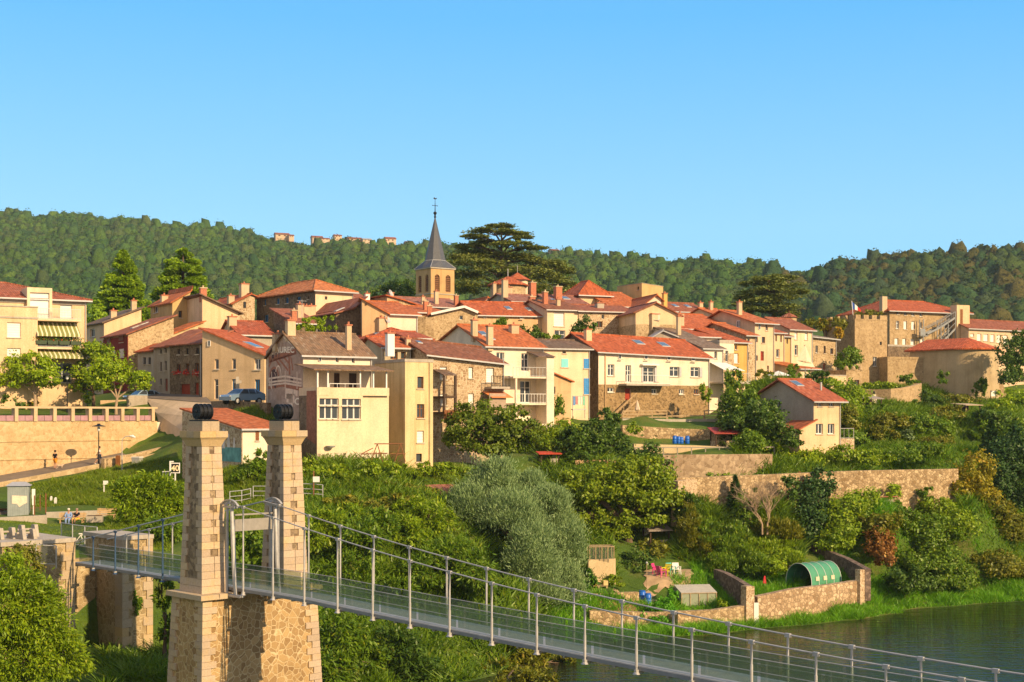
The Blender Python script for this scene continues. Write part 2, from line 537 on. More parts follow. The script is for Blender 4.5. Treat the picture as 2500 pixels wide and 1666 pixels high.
    for q in fw:
        if q[3] < zf - .03 or q[4] in ('bs', 'ts', 'ws'): opening(h.root, mf, q[4], *q[:4])
        else: opening(h.root, lambda u, d, z: (u, d - .28, z), q[4], *q[:4])
    for q in lw:
        if q[3] < zl - .03 or q[4] in ('bs', 'ts', 'ws'): opening(h.root, ml, q[4], *q[:4])
        else: opening(h.root, lambda u, d, z: (d - .28, u, z), q[4], *q[:4])
    # roof
    r = MB(); e = .012
    if kind in 'xy':
        p = [list(q) for q in prof]
        s0 = (p[1][1] - p[0][1]) / (p[1][0] - p[0][0]); s1 = (p[-1][1] - p[-2][1]) / (p[-1][0] - p[-2][0])
        p[0] = [p[0][0] - ov, p[0][1] - ov * s0]; p[-1] = [p[-1][0] + ov, p[-1][1] + ov * s1]
        for (q0, z0), (q1, z1) in zip(p, p[1:]):
            if kind == 'y':
                k0, k1 = -ov * h.tilt / Wd, (Wd + ov) * h.tilt / Wd
                lo = [(-ov, q0, z0 + e + k0), (Wd + ov, q0, z0 + e + k1), (Wd + ov, q1, z1 + e + k1), (-ov, q1, z1 + e + k0)]
            else:
                lo = [(q0, -ov, z0 + e), (q1, -ov, z1 + e), (q1, D + ov, z1 + e), (q0, D + ov, z0 + e)]
            r.hexa(lo, [(x, y, z + rth) for x, y, z in lo])
        for (q, z) in prof[1:-1]:
            if kind == 'y': r.tube([(-ov, q, z + rth + .03), (Wd + ov, q, z + rth + .03 + h.tilt)], .10, 6)
            else: r.tube([(q, -ov, z + rth + .03), (q, D + ov, z + rth + .03)], .10, 6)
    elif kind == 'h':
        rise, ins_ = roof[2], min(roof[3], Wd / 2)
        s = rise / (D / 2)
        A = [(-ov, -ov, ze - ov * s), (Wd + ov, -ov, ze - ov * s), (Wd + ov, D + ov, ze - ov * s), (-ov, D + ov, ze - ov * s)]
        r1, r2 = (ins_, D / 2, ze + rise), (Wd - ins_, D / 2, ze + rise)
        lng = D > Wd + 1
        if lng: r1, r2 = (Wd / 2, min(roof[3], D / 2), ze + rise), (Wd / 2, max(D - roof[3], D / 2), ze + rise)
        up = lambda q: (q[0], q[1], q[2] + rth)
        B = [up(q) for q in A]; u1, u2 = up(r1), up(r2)
        if lng:
            r.face([B[0], B[1], u1]); r.face([B[1], B[2], u2, u1]); r.face([B[2], B[3], u2]); r.face([B[3], B[0], u1, u2]); r.tube([u1, u2], .11, 6)
        elif Wd - 2 * ins_ > .05:
            r.face([B[0], B[1], u2, u1]); r.face([B[2], B[3], u1, u2])
            r.face([B[1], B[2], u2]); r.face([B[3], B[0], u1])
            r.tube([u1, u2], .11, 6)
        else:
            for i in range(4): r.face([B[i], B[(i + 1) % 4], u1])
        r.face(A[::-1])
        for i in range(4): r.face([A[i], A[(i + 1) % 4], B[(i + 1) % 4], B[i]])
        for b_, t_ in ((B[0], u1), (B[1], u1 if lng else u2), (B[2], u2), (B[3], u2 if lng else u1)): r.tube([b_, t_], .10, 6)
    else:
        pr = roof[2] if len(roof) > 2 else .3
        r.box(-.05, Wd + .05, -.05, D + .05, ze + e, ze + .16)
        if pr:
            r.box(-.05, Wd + .05, -.05, .15, ze + .16, ze + .16 + pr); r.box(-.05, Wd + .05, D - .15, D + .05, ze + .16, ze + .16 + pr)
            r.box(-.05, .15, .15, D - .15, ze + .16, ze + .16 + pr); r.box(Wd - .15, Wd + .05, .15, D - .15, ze + .16, ze + .16 + pr)
    h.roof = r.build('roof', rm, h.root)
    if gutter and kind in 'yh':
        g = MB(); sl_ = (prof[1][1] - prof[0][1]) / prof[1][0] if kind == 'y' else roof[2] / (D / 2)
        zg = ze - ov * sl_
        g.box(-ov, Wd + ov, -ov - .13, -ov - .004, zg - .06, zg + .09)
        if abs(h.tilt) > 1e-3:
            g = MB(); g.bar((-ov, -ov - .07, zg + .02), (Wd + ov, -ov - .07, zg + .02 + h.tilt), .12, .14)
        g.tube([(Wd - .12, -.10, zg - .05), (Wd - .12, -.10, -1.0)], .045, 6)
        g.build('gutter', ZINC, h.root)
    for c in chim:
        fx, fy, wd, hh = c[:4]; mt = c[4] if len(c) > 4 else CHIMP
        x, y = fx * Wd, fy * D; z = rz(x, y)
        q = MB(); q.box(x - wd / 2, x + wd / 2, y - wd * .4, y + wd * .4, z - .5, z + hh)
        o = q.build('chimney', mt, h.root)
        q = MB(); q.box(x - wd / 2 - .07, x + wd / 2 + .07, y - wd * .4 - .07, y + wd * .4 + .07, z + hh + .002, z + hh + .12)
        q.lathe((x, y, z + hh + .122), [(.11, 0), (.09, .24), (.1, .25)], 10)
        q.build('chimney_cap', BRICK if mt is not BRICK else CHIMP, o)
    for c in sky:
        x, y = c[0] * Wd, c[1] * D; sw, sh_ = (c[2], c[3]) if len(c) > 3 else (.8, 1.1)
        if kind == 'x':
            pts = [(x - sh_ / 2, y - sw / 2), (x + sh_ / 2, y - sw / 2), (x + sh_ / 2, y + sw / 2), (x - sh_ / 2, y + sw / 2)]
        else:
            pts = [(x - sw / 2, y - sh_ / 2), (x + sw / 2, y - sh_ / 2), (x + sw / 2, y + sh_ / 2), (x - sw / 2, y + sh_ / 2)]
        q = MB(); q.hexa([(p0, p1, rz(p0, p1) + rth) for p0, p1 in pts], [(p0, p1, rz(p0, p1) + rth + .09) for p0, p1 in pts])
        o = q.build('skylight', ZINC, h.root)
        cx_, cy_ = x, y
        pts = [(cx_ + (p0 - cx_) * .82, cy_ + (p1 - cy_) * .82) for p0, p1 in pts]
        q = MB(); q.hexa([(p0, p1, rz(p0, p1) + rth + .085) for p0, p1 in pts], [(p0, p1, rz(p0, p1) + rth + .105) for p0, p1 in pts])
        q.build('pane', SKYG, o)
    return h

SKYG = plain("roof_window_glass", (.10, .15, .21, 1), .1, 0, .05)

def antenna(h, fx, fy, hh=1.8):
    x, y = fx * h.W, fy * h.D; z = h.rz(x, y)
    m = MB(); m.tube([(x, y, z), (x, y, z + hh)], .03, 6)
    m.bar((x - .6, y, z + hh - .15), (x + .6, y, z + hh - .15), .03)
    for i in range(5): m.bar((x - .5 + i * .25, y - .25, z + hh - .15), (x - .5 + i * .25, y + .25, z + hh - .15), .02)
    m.build('antenna', ZINC, h.root)

def dish(h, fx, fy, hh=.9, r=.42):
    x, y = fx * h.W, fy * h.D; z = h.rz(x, y)
    m = MB(); m.tube([(x, y, z), (x, y, z + hh)], .04, 6)
    i0 = len(m.v)
    m.lathe((0, 0, 0), [(.02, 0), (r * .6, .06), (r, .16), (r + .02, .15), (r * .6, .03), (.02, -.03)], 14, cap=False)
    q = Vector((.55, -.75, .35)).to_track_quat('Z', 'Y')
    for i in range(i0, len(m.v)): m.v[i] = tuple(q @ Vector(m.v[i]) + Vector((x, y - .1, z + hh)))
    m.build('satellite_dish', ZINC, h.root)

def railing(root, name, p, q, hgt, mat, n=None, bars=True, glass=None):
    """balcony railing from p to q (local coordinates of root)"""
    p, q = Vector(p), Vector(q); m = MB(); up = Vector((0, 0, 1))
    m.bar(p + up * hgt, q + up * hgt, .05)
    m.bar(p + up * .08, q + up * .08, .04)
    L = (q - p).length; n = n or max(2, int(L / .16))
    for i in range(n + 1):
        a = p.lerp(q, i / n)
        m.bar(a, a + up * hgt, .028 if 0 < i < n else .05)
    o = m.build(name, mat, root)
    return o
# ---------------------------------------------------------------- land
BD = Vector((.693, -.721, 0)); BN = Vector((.721, .693, 0)); B0 = Vector((-10.14, 70, 0))   # bridge axis, its normal, origin
def BP(d, n, z): return B0 + BD * d + BN * n + Vector((0, 0, z))

ctl = [(300,1625,87),(100,1690,80),(560,1830,72),(800,1720,85),(1000,1690,88),(-200,1720,80),
 (380,1600,90),(850,1500,94),(1150,1520,98),(700,1560,90),
 (800,1400,99),(1000,1350,108),(1200,1420,106),(800,1260,105.5),(560,1260,104),(700,1190,109.5),(640,1125,113.5),(640,1152,110.5),(1000,1200,112.5),(1000,1158,121),(850,1138,117.5),(500,1180,119),(1150,1190,117),
 (330,1230,121),(420,1170,128),(150,1300,104),(0,1330,97),(250,1290,104),(360,1340,99),(200,1272,112),(60,1268,112),(-300,1300,110),
 (90,1245,117),(260,1240,117),(150,1212,122),(30,1205,122),(240,1165,127),(0,1172,129.5),(130,1152,130),(260,1122,133),(340,1100,136),(-300,1215,124),
 (430,1075,139),(600,988,129.5),(560,988,131.5),(640,985,128.6),(620,980,138),(560,978,140),(450,966,148),(410,962,153),(900,1128,121.5),(800,1120,124),(600,1130,134),(1100,1128,129),(1250,1110,144),(900,960,175),(900,870,200),(1050,760,245),(1500,860,195),(500,900,175),(400,860,185),(200,900,180),
 (1400,1040,155),(1600,1012,161),(1750,1012,165),(1330,1010,158),
 (1540,1022,158.8),(1640,1022,159.8),(1750,1022,161.5),(1540,1047,155.8),(1650,1047,157.2),(1760,1047,158.8),(1600,1086,150.5),(1700,1086,151.5),(1450,1115,142),(1650,1112,143.5),(1780,1100,148),(1750,1168,138),(1550,1170,136),(2000,1150,146),(1900,1130,146),(1950,1100,152),
 (1900,1225,131.5),(1700,1230,131),(1600,1240,132),(2150,1230,134),(2350,1210,139),(1450,1300,127),
 (1500,1335,126),(1400,1400,119),(1600,1395,122),(1700,1385,123),(1450,1480,114),(1600,1485,117.5),(1700,1480,118.5),
 (1750,1525,113.5),(1600,1540,112),(1850,1440,121.5),(2000,1428,122.5),(2100,1430,123),(1950,1350,126),(2100,1495,118.8),(1950,1508,116.5),(2200,1478,122),(2200,1400,128),
 (2300,1452,128),(2500,1425,133),(2700,1400,136),(2500,1300,143),(2300,1300,140),(2250,1100,164),(2450,1100,172),(2350,1000,200),(2200,950,215),(2080,1010,180),(1980,950,190),
 (2450,990,205),(2700,1000,200),(2100,900,225),(1800,950,185),(1500,1545,112)]
ctl += [(177,1281,112),(177,1283,111.2),(262,1270,113.5),(231,1279,112.5),(18,1262,114),(298,1172,129),(125,1229,121),(135,1234,119.5),(335,1134,131.5),(350,986,152),(383,957,160),(580,982,132),(612,1228,108),(561,1236,106),(650,1222,108),(788,1219,108),(765,1217,108),(203,1336,94.6),(177,1330,96),(237,1337,95),
 (1556,1005,157.5),(1540,1025,157.4),(1640,1025,158.5),(1740,1024,159.8),(1660,1083,149.2),(1568,1470,118.2),(1582,1474,117.4),(1760,1089,148),(1800,1089,148.5),(1072,1238,117),(2108,1012,186),(2150,1010,187),(2358,1020,185),(1588,1335,128),(1742,1425,122.5),(1795,1464,117.3),(1905,1318,134),(1990,1352,130),(2060,1392,125.5),(2106,1466,121.4),(1953,1427,123.3),(2030,1427,121.8),(2060,1425,124),
 (1604,1403,121.8),(1652,1402,121.6),(1615,1408,121),(1440,1437,117.2),(1478,1433,117.5),(1579,1432,119),(905,1128,118.5),(1900,925,178),(2134,985,190),(2425,985,205)]
cp = [tuple(W(*c)) for c in ctl]
cp += [(20,92,-1.6),(42,108,-1.6),(10,78,-1.6),(0,58,-1.8),(62,112,-1.8),(30,60,-2),(-4,62,-1.4),(60,85,-2),(90,105,-2),(8,92,-1.2),(33,103,-1.4),(48,118,-1.2),(100,128,-1.5),(-20,40,-1.5),(-40,62,.4),(-60,75,1.5)]
cp += [(-150,200,18),(-120,150,16),(-90,240,32),(0,280,40),(110,280,28),(150,230,18),(130,160,8),(-150,280,40),(-100,110,9),(60,300,34),(220,200,16),(220,300,28),(0,420,42),(150,420,30),(-150,420,44),(-300,300,40),(340,300,24),(0,540,44),(250,540,36),(-250,540,44),(90,250,24),(100,235,20)]
shore = [(1050,1830),(1200,1740),(1330,1655),(1450,1592),(1560,1566),(1660,1556),(1770,1552),(1850,1538),(1950,1530),(2050,1520),(2150,1500),(2250,1486),(2350,1479),(2500,1470),(2700,1462)]
for (a_, b_), (c_, d_) in zip(shore, shore[1:]):
    for f_ in (0, .33, .66):
        px_, py_ = a_ + (c_ - a_) * f_, b_ + (d_ - b_) * f_
        Ys = 17 * F / (py_ - HY)
        cp.append(((px_ - 1250) / F * (Ys + .9), Ys + .9, .22)); cp.append(((px_ - 1250) / F * (Ys - .9), Ys - .9, -.35)); cp.append(((px_ - 1250) / F * (Ys - 4), Ys - 4, -1.2))
RT = [(-260, 1216, 121.5), (0, 1162, 129.6), (134, 1141, 133.2), (250, 1118, 137), (380, 1092, 141.2)]
RBt = [(-260, 1244, 117), (0, 1188, 124.6), (134, 1163, 128), (250, 1141, 131.5), (425, 1108, 135.5)]
R2A = [(386, 1090, 141.2), (392, 1050, 141.8), (380, 1010, 144), (355, 975, 150), (385, 950, 158), (440, 930, 166)]
R2B = [(440, 1100, 136), (452, 1060, 136), (470, 1020, 137), (520, 988, 139), (497, 966, 147), (470, 958, 152)]
for A_, B_ in ((RT, RBt), (R2A, R2B)):
    for i in range(len(A_) - 1):
        for f_ in np.linspace(0, 1, 7):
            a_, b_ = W(*A_[i]).lerp(W(*A_[i + 1]), f_), W(*B_[i]).lerp(W(*B_[i + 1]), f_)
            for g_ in (0, .33, .66, 1): q_ = a_.lerp(b_, g_); cp.append((q_.x, q_.y, q_.z - .12))
cp = np.array(cp)
def tz(x, y):
    """height of the ground"""
    x = np.asarray(x, float); y = np.asarray(y, float)
    sh = x.shape; x = x.ravel(); y = y.ravel()
    out = np.empty(len(x))
    for i in range(0, len(x), 20000):
        xx, yy = x[i:i + 20000, None], y[i:i + 20000, None]
        d2 = (xx - cp[None, :, 0]) ** 2 + (yy - cp[None, :, 1]) ** 2 + 2.0
        ww = d2 ** -2.0
        out[i:i + 20000] = (ww * cp[None, :, 2]).sum(1) / ww.sum(1)
    # upper street behind the retaining wall
    pl, pr = W(-400, 1000, 119), W(378, 1000, 141.5)
    dx, dy = pr.x - pl.x, pr.y - pl.y; L = math.hypot(dx, dy)
    s = ((x - pl.x) * -dy + (y - pl.y) * dx) / L
    along = ((x - pl.x) * dx + (y - pl.y) * dy) / L
    k = np.clip((s - .35) / .5, 0, 1) * np.clip((L - .3 - along) / .8, 0, 1)
    up = 17.1 + np.clip((s - 8) * .10, 0, 6)
    out = np.where((s < 40), out * (1 - k) + np.maximum(up, out * 0) * k, out)
    # pocket between the two bridge abutments and the bank below them
    px, py = x - B0.x, y - B0.y
    dd = px * BD.x + py * BD.y; nn = px * BN.x + py * BN.y
    pk = (dd > -27.6) & (dd < -10) & (nn > -9) & (nn < 5.4)
    out = np.where(pk, np.minimum(out, 2.2 + 0 * out), out)
    return out.reshape(sh)
def tz1(x, y): return float(tz(np.array([x]), np.array([y]))[0])

def grid_mesh(name, xs, ys, zf, mat, smooth=True):
    X, Y = np.meshgrid(xs, ys); Z = zf(X, Y)
    v = np.stack([X.ravel(), Y.ravel(), Z.ravel()], 1)
    nx, ny = len(xs), len(ys)
    i = np.arange(nx * ny).reshape(ny, nx)
    f = np.stack([i[:-1, :-1].ravel(), i[:-1, 1:].ravel(), i[1:, 1:].ravel(), i[1:, :-1].ravel()], 1)
    me = raw_mesh(name, v, f)
    me.materials.append(mat)
    if smooth: me.polygons.foreach_set("use_smooth", [True] * len(me.polygons))
    return link(bpy.data.objects.new(name, me))

def raw_mesh(name, v, f):
    me = bpy.data.meshes.new(name)
    k = f.shape[1]
    me.vertices.add(len(v)); me.vertices.foreach_set("co", np.ascontiguousarray(v, dtype=np.float32).ravel())
    me.loops.add(f.size); me.loops.foreach_set("vertex_index", np.ascontiguousarray(f, dtype=np.int32).ravel())
    me.polygons.add(len(f)); me.polygons.foreach_set("loop_start", np.arange(0, f.size, k, dtype=np.int32))
    me.polygons.foreach_set("loop_total", np.full(len(f), k, dtype=np.int32))
    me.update(calc_edges=True); me.validate()
    return me

def m_ground():
    t = NT("ground_soil_and_grass")
    v = t.coord()
    n = t.noise(v, .22, 7, .65)
    c = t.ramp(n, [(.3, (.05, .10, .012, 1)), (.5, (.085, .15, .016, 1)), (.62, (.13, .16, .028, 1)), (.75, (.19, .14, .065, 1))])
    f = t.noise(v, 6, 5, .7)
    c = t.mix(.55, c, t.ramp(f, [(.3, (.35, .38, .3, 1)), (.65, (1, 1, 1, 1))]), 'MULTIPLY')
    t.col(c); t.bump(f, .8, .15)
    return t.done(.95)
xs = np.concatenate([np.arange(-330, -90, 10), np.arange(-90, 130, 1.25), np.arange(130, 360, 10)]); ys = np.concatenate([np.arange(30, 62, 4), np.arange(62, 175, 1.0), np.arange(175, 330, 3), np.arange(330, 561, 14)])
tag(grid_mesh("ground", xs, ys, tz, m_ground()), kind='structure')

# river
def m_water():
    t = NT("river_water")
    v = t.coord((.35, 1.5, 1))
    n = t.noise(v, 1.1, 4, .55)
    n2 = t.noise(t.coord((.12, .35, 1)), 1.0, 2, .5)
    t.col(t.ramp(n2, [(.3, (.006, .008, .004, 1)), (.7, (.014, .014, .007, 1))]))
    t.bump(n, .42, .34)
    t.b.inputs["IOR"].default_value = 1.33
    return t.done(.035, 0, .5)
m = MB(); m.face([(-120, -10, 0), (400, -10, 0), (400, 190, 0), (-120, 190, 0)])
tag(m.build("river", m_water()), kind='structure')

# ---------------------------------------------------------------- far hills and their forest
sky_px = [(-900,540),(-400,530),(0,518),(40,518),(90,530),(150,524),(220,522),(250,536),(330,532),(420,545),(500,555),(600,566),(650,575),(700,585),(760,590),(830,582),(880,590),(960,596),(1050,598),(1150,600),(1230,612),(1300,615),(1350,618),(1400,618),(1480,620),(1560,628),(1620,638),(1700,632),(1760,634),(1800,648),(1850,640),(1895,652),(1915,668),(1945,672),(1960,672),(1990,660),(2040,646),(2100,638),(2200,628),(2300,620),(2400,614),(2500,612),(2800,606),(3400,600)]
spx = np.array(sky_px, float)
yr_px = np.array([(-900,1220),(0,1180),(1000,1080),(1500,960),(1850,860),(1960,800),(2200,760),(3400,760)], float)
def hill_pt(px, t):
    """t 0 at the foot, 1 at the ridge, beyond 1 behind it"""
    Yr = np.interp(px, yr_px[:, 0], yr_px[:, 1]); yk = np.interp(px, spx[:, 0], spx[:, 1]) + 6.6 * F / Yr
    Y0 = 520.0
    Y = Y0 + (Yr - Y0) * t
    z0 = 38.0; zr = CZ + (HY - yk) / F * Yr
    s = np.clip(t, 0, 1)
    prof = .30 * s + .70 * (s * s * (3 - 2 * s)) * .55 + .70 * .45 * s
    z = z0 + (zr - z0) * prof
    z = z - np.clip(t - 1, 0, 1) * 60
    x = (px - 1250) / F * Y
    z = z + 5 * np.sin(x * .021 + Y * .006) * np.sin(Y * .013 + x * .011) * s * (1 - s) * 4 * .8
    return x, Y, z
pxs = np.arange(-900, 3400, 16.0); ts = np.concatenate([np.linspace(0, 1, 70), np.linspace(1.03, 1.5, 8)])
PX, TT = np.meshgrid(pxs, ts)
hx, hy, hz = hill_pt(PX, TT)
hv = np.stack([hx.ravel(), hy.ravel(), hz.ravel()], 1)
ii = np.arange(hv.shape[0]).reshape(PX.shape)
hf = np.stack([ii[:-1, :-1].ravel(), ii[:-1, 1:].ravel(), ii[1:, 1:].ravel(), ii[1:, :-1].ravel()], 1)
def m_hill():
    t = NT("hill_grass")
    n = t.noise(t.coord(), .02, 7, .7)
    t.col(t.ramp(n, [(.35, (.035, .075, .022, 1)), (.55, (.075, .12, .02, 1)), (.7, (.16, .17, .05, 1))]))
    return t.done(.95)
me = raw_mesh("hills", hv, hf); me.materials.append(m_hill())
me.polygons.foreach_set("use_smooth", [True] * len(me.polygons))
tag(link(bpy.data.objects.new("hills", me)), kind='structure')

rng = np.random.default_rng(11)
def rand_quads(cent, size, rng, aspect=.55, up=0.0, out=None, outw=0.0):
    """one small four-sided leaf face per centre"""
    n = len(cent)
    nrm = rng.normal(size=(n, 3))
    if out is not None: nrm = nrm * .62 + out * outw
    nrm[:, 2] += up
    nrm /= np.linalg.norm(nrm, axis=1, keepdims=True) + 1e-9
    a = np.cross(nrm, rng.normal(size=(n, 3))); a /= np.linalg.norm(a, axis=1, keepdims=True) + 1e-9
    b = np.cross(nrm, a)
    s = (size * rng.uniform(.6, 1.35, n))[:, None] if np.isscalar(size) else (size * rng.uniform(.7, 1.3, n))[:, None]
    v = np.stack([cent - a * s, cent + b * s * aspect, cent + a * s, cent - b * s * aspect], 1).reshape(-1, 3)
    f = np.arange(4 * n).reshape(n, 4)
    return v, f

def forest(name, n, px0, px1, rad, seed, mats, clear, tmin=0.0, tmax=1.04, leaves=64, tall=1.25, sub=1):
    g = np.random.default_rng(seed)
    px = g.uniform(px0, px1, n * 3); t = tmin + (tmax - tmin) * g.uniform(0, 1, n * 3) ** .8
    ok = np.ones(len(px), bool)
    for (a, b, c, d) in clear:
        ok &= ~((px > a) & (px < b) & (t > c) & (t < d))
    px, t = px[ok][:n], t[ok][:n]
    x, y, z = hill_pt(px, t)
    ok = HY - (z - CZ) / y * F < 800; px, t, x, y, z = px[ok], t[ok], x[ok], y[ok], z[ok]
    n = len(px)
    r = rad * g.uniform(.65, 1.35, n) * g.choice([1, 1, 1, 1.35], n)
    h = r * tall * g.uniform(.8, 1.35, n)
    h *= np.where(g.random(n) < .12, 1.5, 1.0); x0_, y0_, z0_ = x, y, z
    bm = bmesh.new(); bmesh.ops.create_icosphere(bm, subdivisions=sub, radius=1.0); bmesh.ops.rotate(bm, verts=bm.verts, cent=(0, 0, 0), matrix=Matrix.Rotation(.62, 3, 'X') @ Matrix.Rotation(.3, 3, 'Y'))
    iv = np.array([q.co[:] for q in bm.verts]); itri = np.array([[q.index for q in f.verts] for f in bm.faces]); bm.free()
    V_ = np.empty((n, len(iv), 3), np.float32)
    for i in range(n):
        p = g.uniform(0, 6, 6)
        d = 1 + .17 * np.sin(iv[:, 0] * 4.2 + p[0]) * np.sin(iv[:, 1] * 4.0 + p[1]) + .13 * np.sin(iv[:, 2] * 6 + p[2]) * np.sin(iv[:, 0] * 7 + p[3]) + g.normal(size=len(iv)) * .09
        q = iv * d[:, None]
        V_[i] = q * np.array([r[i], r[i], h[i]]) + np.array([x[i], y[i], z[i] + h[i] * .45])
    f = (itri[None] + (np.arange(n) * len(iv))[:, None, None]).reshape(-1, 3)
    v = V_.reshape(-1, 3)
    k = g.normal(size=(n, leaves, 3)); k /= np.linalg.norm(k, axis=2, keepdims=True); k[:, :, 2] = np.abs(k[:, :, 2])
    c = k * np.stack([r, r, h], 1)[:, None, :] * g.uniform(.9, 1.16, (n, leaves, 1)) + np.stack([x, y, z + h * .45], 1)[:, None, :]
    lv, lf = rand_quads(c.reshape(-1, 3), np.repeat(r * .12, leaves), g, .8, .15, k.reshape(-1, 3), .9)
    me = raw_mesh(name, np.concatenate([v, lv]), np.concatenate([f, lf[:, [0, 1, 2]] + len(v), lf[:, [0, 2, 3]] + len(v)]))
    tone = g.integers(0, len(mats), n)
    for m_ in mats: me.materials.append(m_)
    me.polygons.foreach_set("material_index", np.concatenate([np.repeat(tone, len(itri)), np.repeat(tone, leaves), np.repeat(tone, leaves)]).astype(np.int32))
    sm = np.zeros(len(me.polygons), bool); sm[:len(f)] = True; me.polygons.foreach_set("use_smooth", sm)
    return tag(link(bpy.data.objects.new(name, me)), kind='stuff')
def woodm(a, b):
    t = NT("wood_crowns"); g = t.n.new("ShaderNodeNewGeometry"); v = t.coord()
    c = t.ramp(g.outputs["Random Per Island"], [(0, sc(a, 1.3)), (1, sc(b, 1.45))])
    n = t.noise(v, 1.3, 7, .8)
    c = t.mix(.75, c, t.ramp(n, [(.38, (.25, .31, .28, 1)), (.60, (1.3, 1.22, .95, 1))]), 'MULTIPLY')
    t.col(c); t.bump(n, 1.0, 1.1)
    return t.done(.95, 0, .05)
FG = [woodm((.040, .095, .026, 1), (.066, .130, .034, 1)), woodm((.050, .085, .032, 1), (.074, .108, .040, 1)), woodm((.032, .078, .032, 1), (.052, .102, .036, 1)), woodm((.052, .105, .024, 1), (.084, .145, .032, 1))]
clear = [(640, 810, .9, 1.2), (855, 1020, .895, .985), (1120, 1200, .86, .92), (1470, 1540, .84, .95), (940, 1000, .96, 1.05), (1340, 1370, .96, 1.05)]
tag(forest("forest", 31000, -250, 2000, 2.7, 3, FG, clear, .03, 1.0, 26, 1.0), "dense green wood covering the long hillside behind the village", None)
FG2 = [woodm((.030, .072, .036, 1), (.046, .095, .042, 1)), woodm((.045, .080, .030, 1), (.070, .108, .034, 1)), woodm((.055, .066, .026, 1), (.095, .090, .034, 1)), woodm((.036, .070, .040, 1), (.055, .085, .045, 1))]
forest("forest", 9000, 1880, 2750, 3.0, 5, FG2, [], .03, 1.0, 80, 1.0, 2)
# ---------------------------------------------------------------- suspension footbridge
def wb(mb, name, mat, root, smooth=False):      # world-space builder under an unrotated root
    o = mb.build(name, mat, root, smooth)
    o.data.transform(Matrix.Translation(-root.location))
    return o
def dz(k): return CZ + (-9.02 if k < 0 else -9.05 - .085 * k + .0022 * k * k)
def czn(k): return CZ + (-5.56 - .3728 * k + .01258 * k * k if k > -2.5 else -4.62 - .49 * (-2.5 - k))
SP = 2.70
K0, K1 = -9, 20
fb = empty("footbridge", BP(-6, 1, dz(-2)), 0, "grey steel suspension footbridge with glass sides crossing the river between two stone towers", "footbridge")
def m_glass():
    t = NT("tinted_glass_panel")
    tr = t.new("ShaderNodeBsdfTransparent"); tr.inputs[0].default_value = (.86, .94, .88, 1)
    d = t.new("ShaderNodeBsdfDiffuse"); d.inputs[0].default_value = (.19, .22, .16, 1)
    g = t.new("ShaderNodeBsdfGlossy", Roughness=.08); g.inputs[0].default_value = (.8, .9, .85, 1)
    m1 = t.n.new("ShaderNodeMixShader"); m1.inputs[0].default_value = .26
    t.link(tr.outputs[0], m1.inputs[1]); t.link(d.outputs[0], m1.inputs[2])
    m2 = t.n.new("ShaderNodeMixShader"); m2.inputs[0].default_value = .05
    t.link(m1.outputs[0], m2.inputs[1]); t.link(g.outputs[0], m2.inputs[2])
    t.n.remove(t.b); t.link(m2.outputs[0], t.n["Material Output"].inputs[0])
    return t.mat
GPANE = m_glass()
def m_deck():
    t = NT("deck_grating")
    v = t.coord()
    n = t.noise(v, 2.5, 5)
    t.col(t.ramp(n, [(.3, (.24, .26, .29, 1)), (.7, (.33, .35, .38, 1))]))
    return t.done(.55, .2)
DECKM = m_deck()
m = MB(); e = MB(); cb = MB()
for k in range(K0, K1):
    a, b = SP * k + .01, SP * (k + 1) - .01
    za, zb_ = dz(k), dz(k + 1)
    m.hexa([BP(a, .06, za - .10), BP(b, .06, zb_ - .10), BP(b, 1.94, zb_ - .10), BP(a, 1.94, za - .10)],
           [BP(a, .06, za), BP(b, .06, zb_), BP(b, 1.94, zb_), BP(a, 1.94, za)])
    for n in (.02, 1.98):
        e.bar(BP(a - .01, n, za - .09), BP(b + .01, n, zb_ - .09), .07, .15)
    for q in (.0, .5):
        kk = k + q
        cb.bar(BP(SP * kk, -.18 if q == 0 else .1, dz(kk) - .2), BP(SP * kk, 2.18 if q == 0 else 1.9, dz(kk) - .2), .12, .14)
wb(m, "deck", DECKM, fb); wb(e, "edge_beam", plain("edge_steel", (.24, .25, .27, 1), .5, .3), fb); wb(cb, "cross_beams", STEEL, fb)
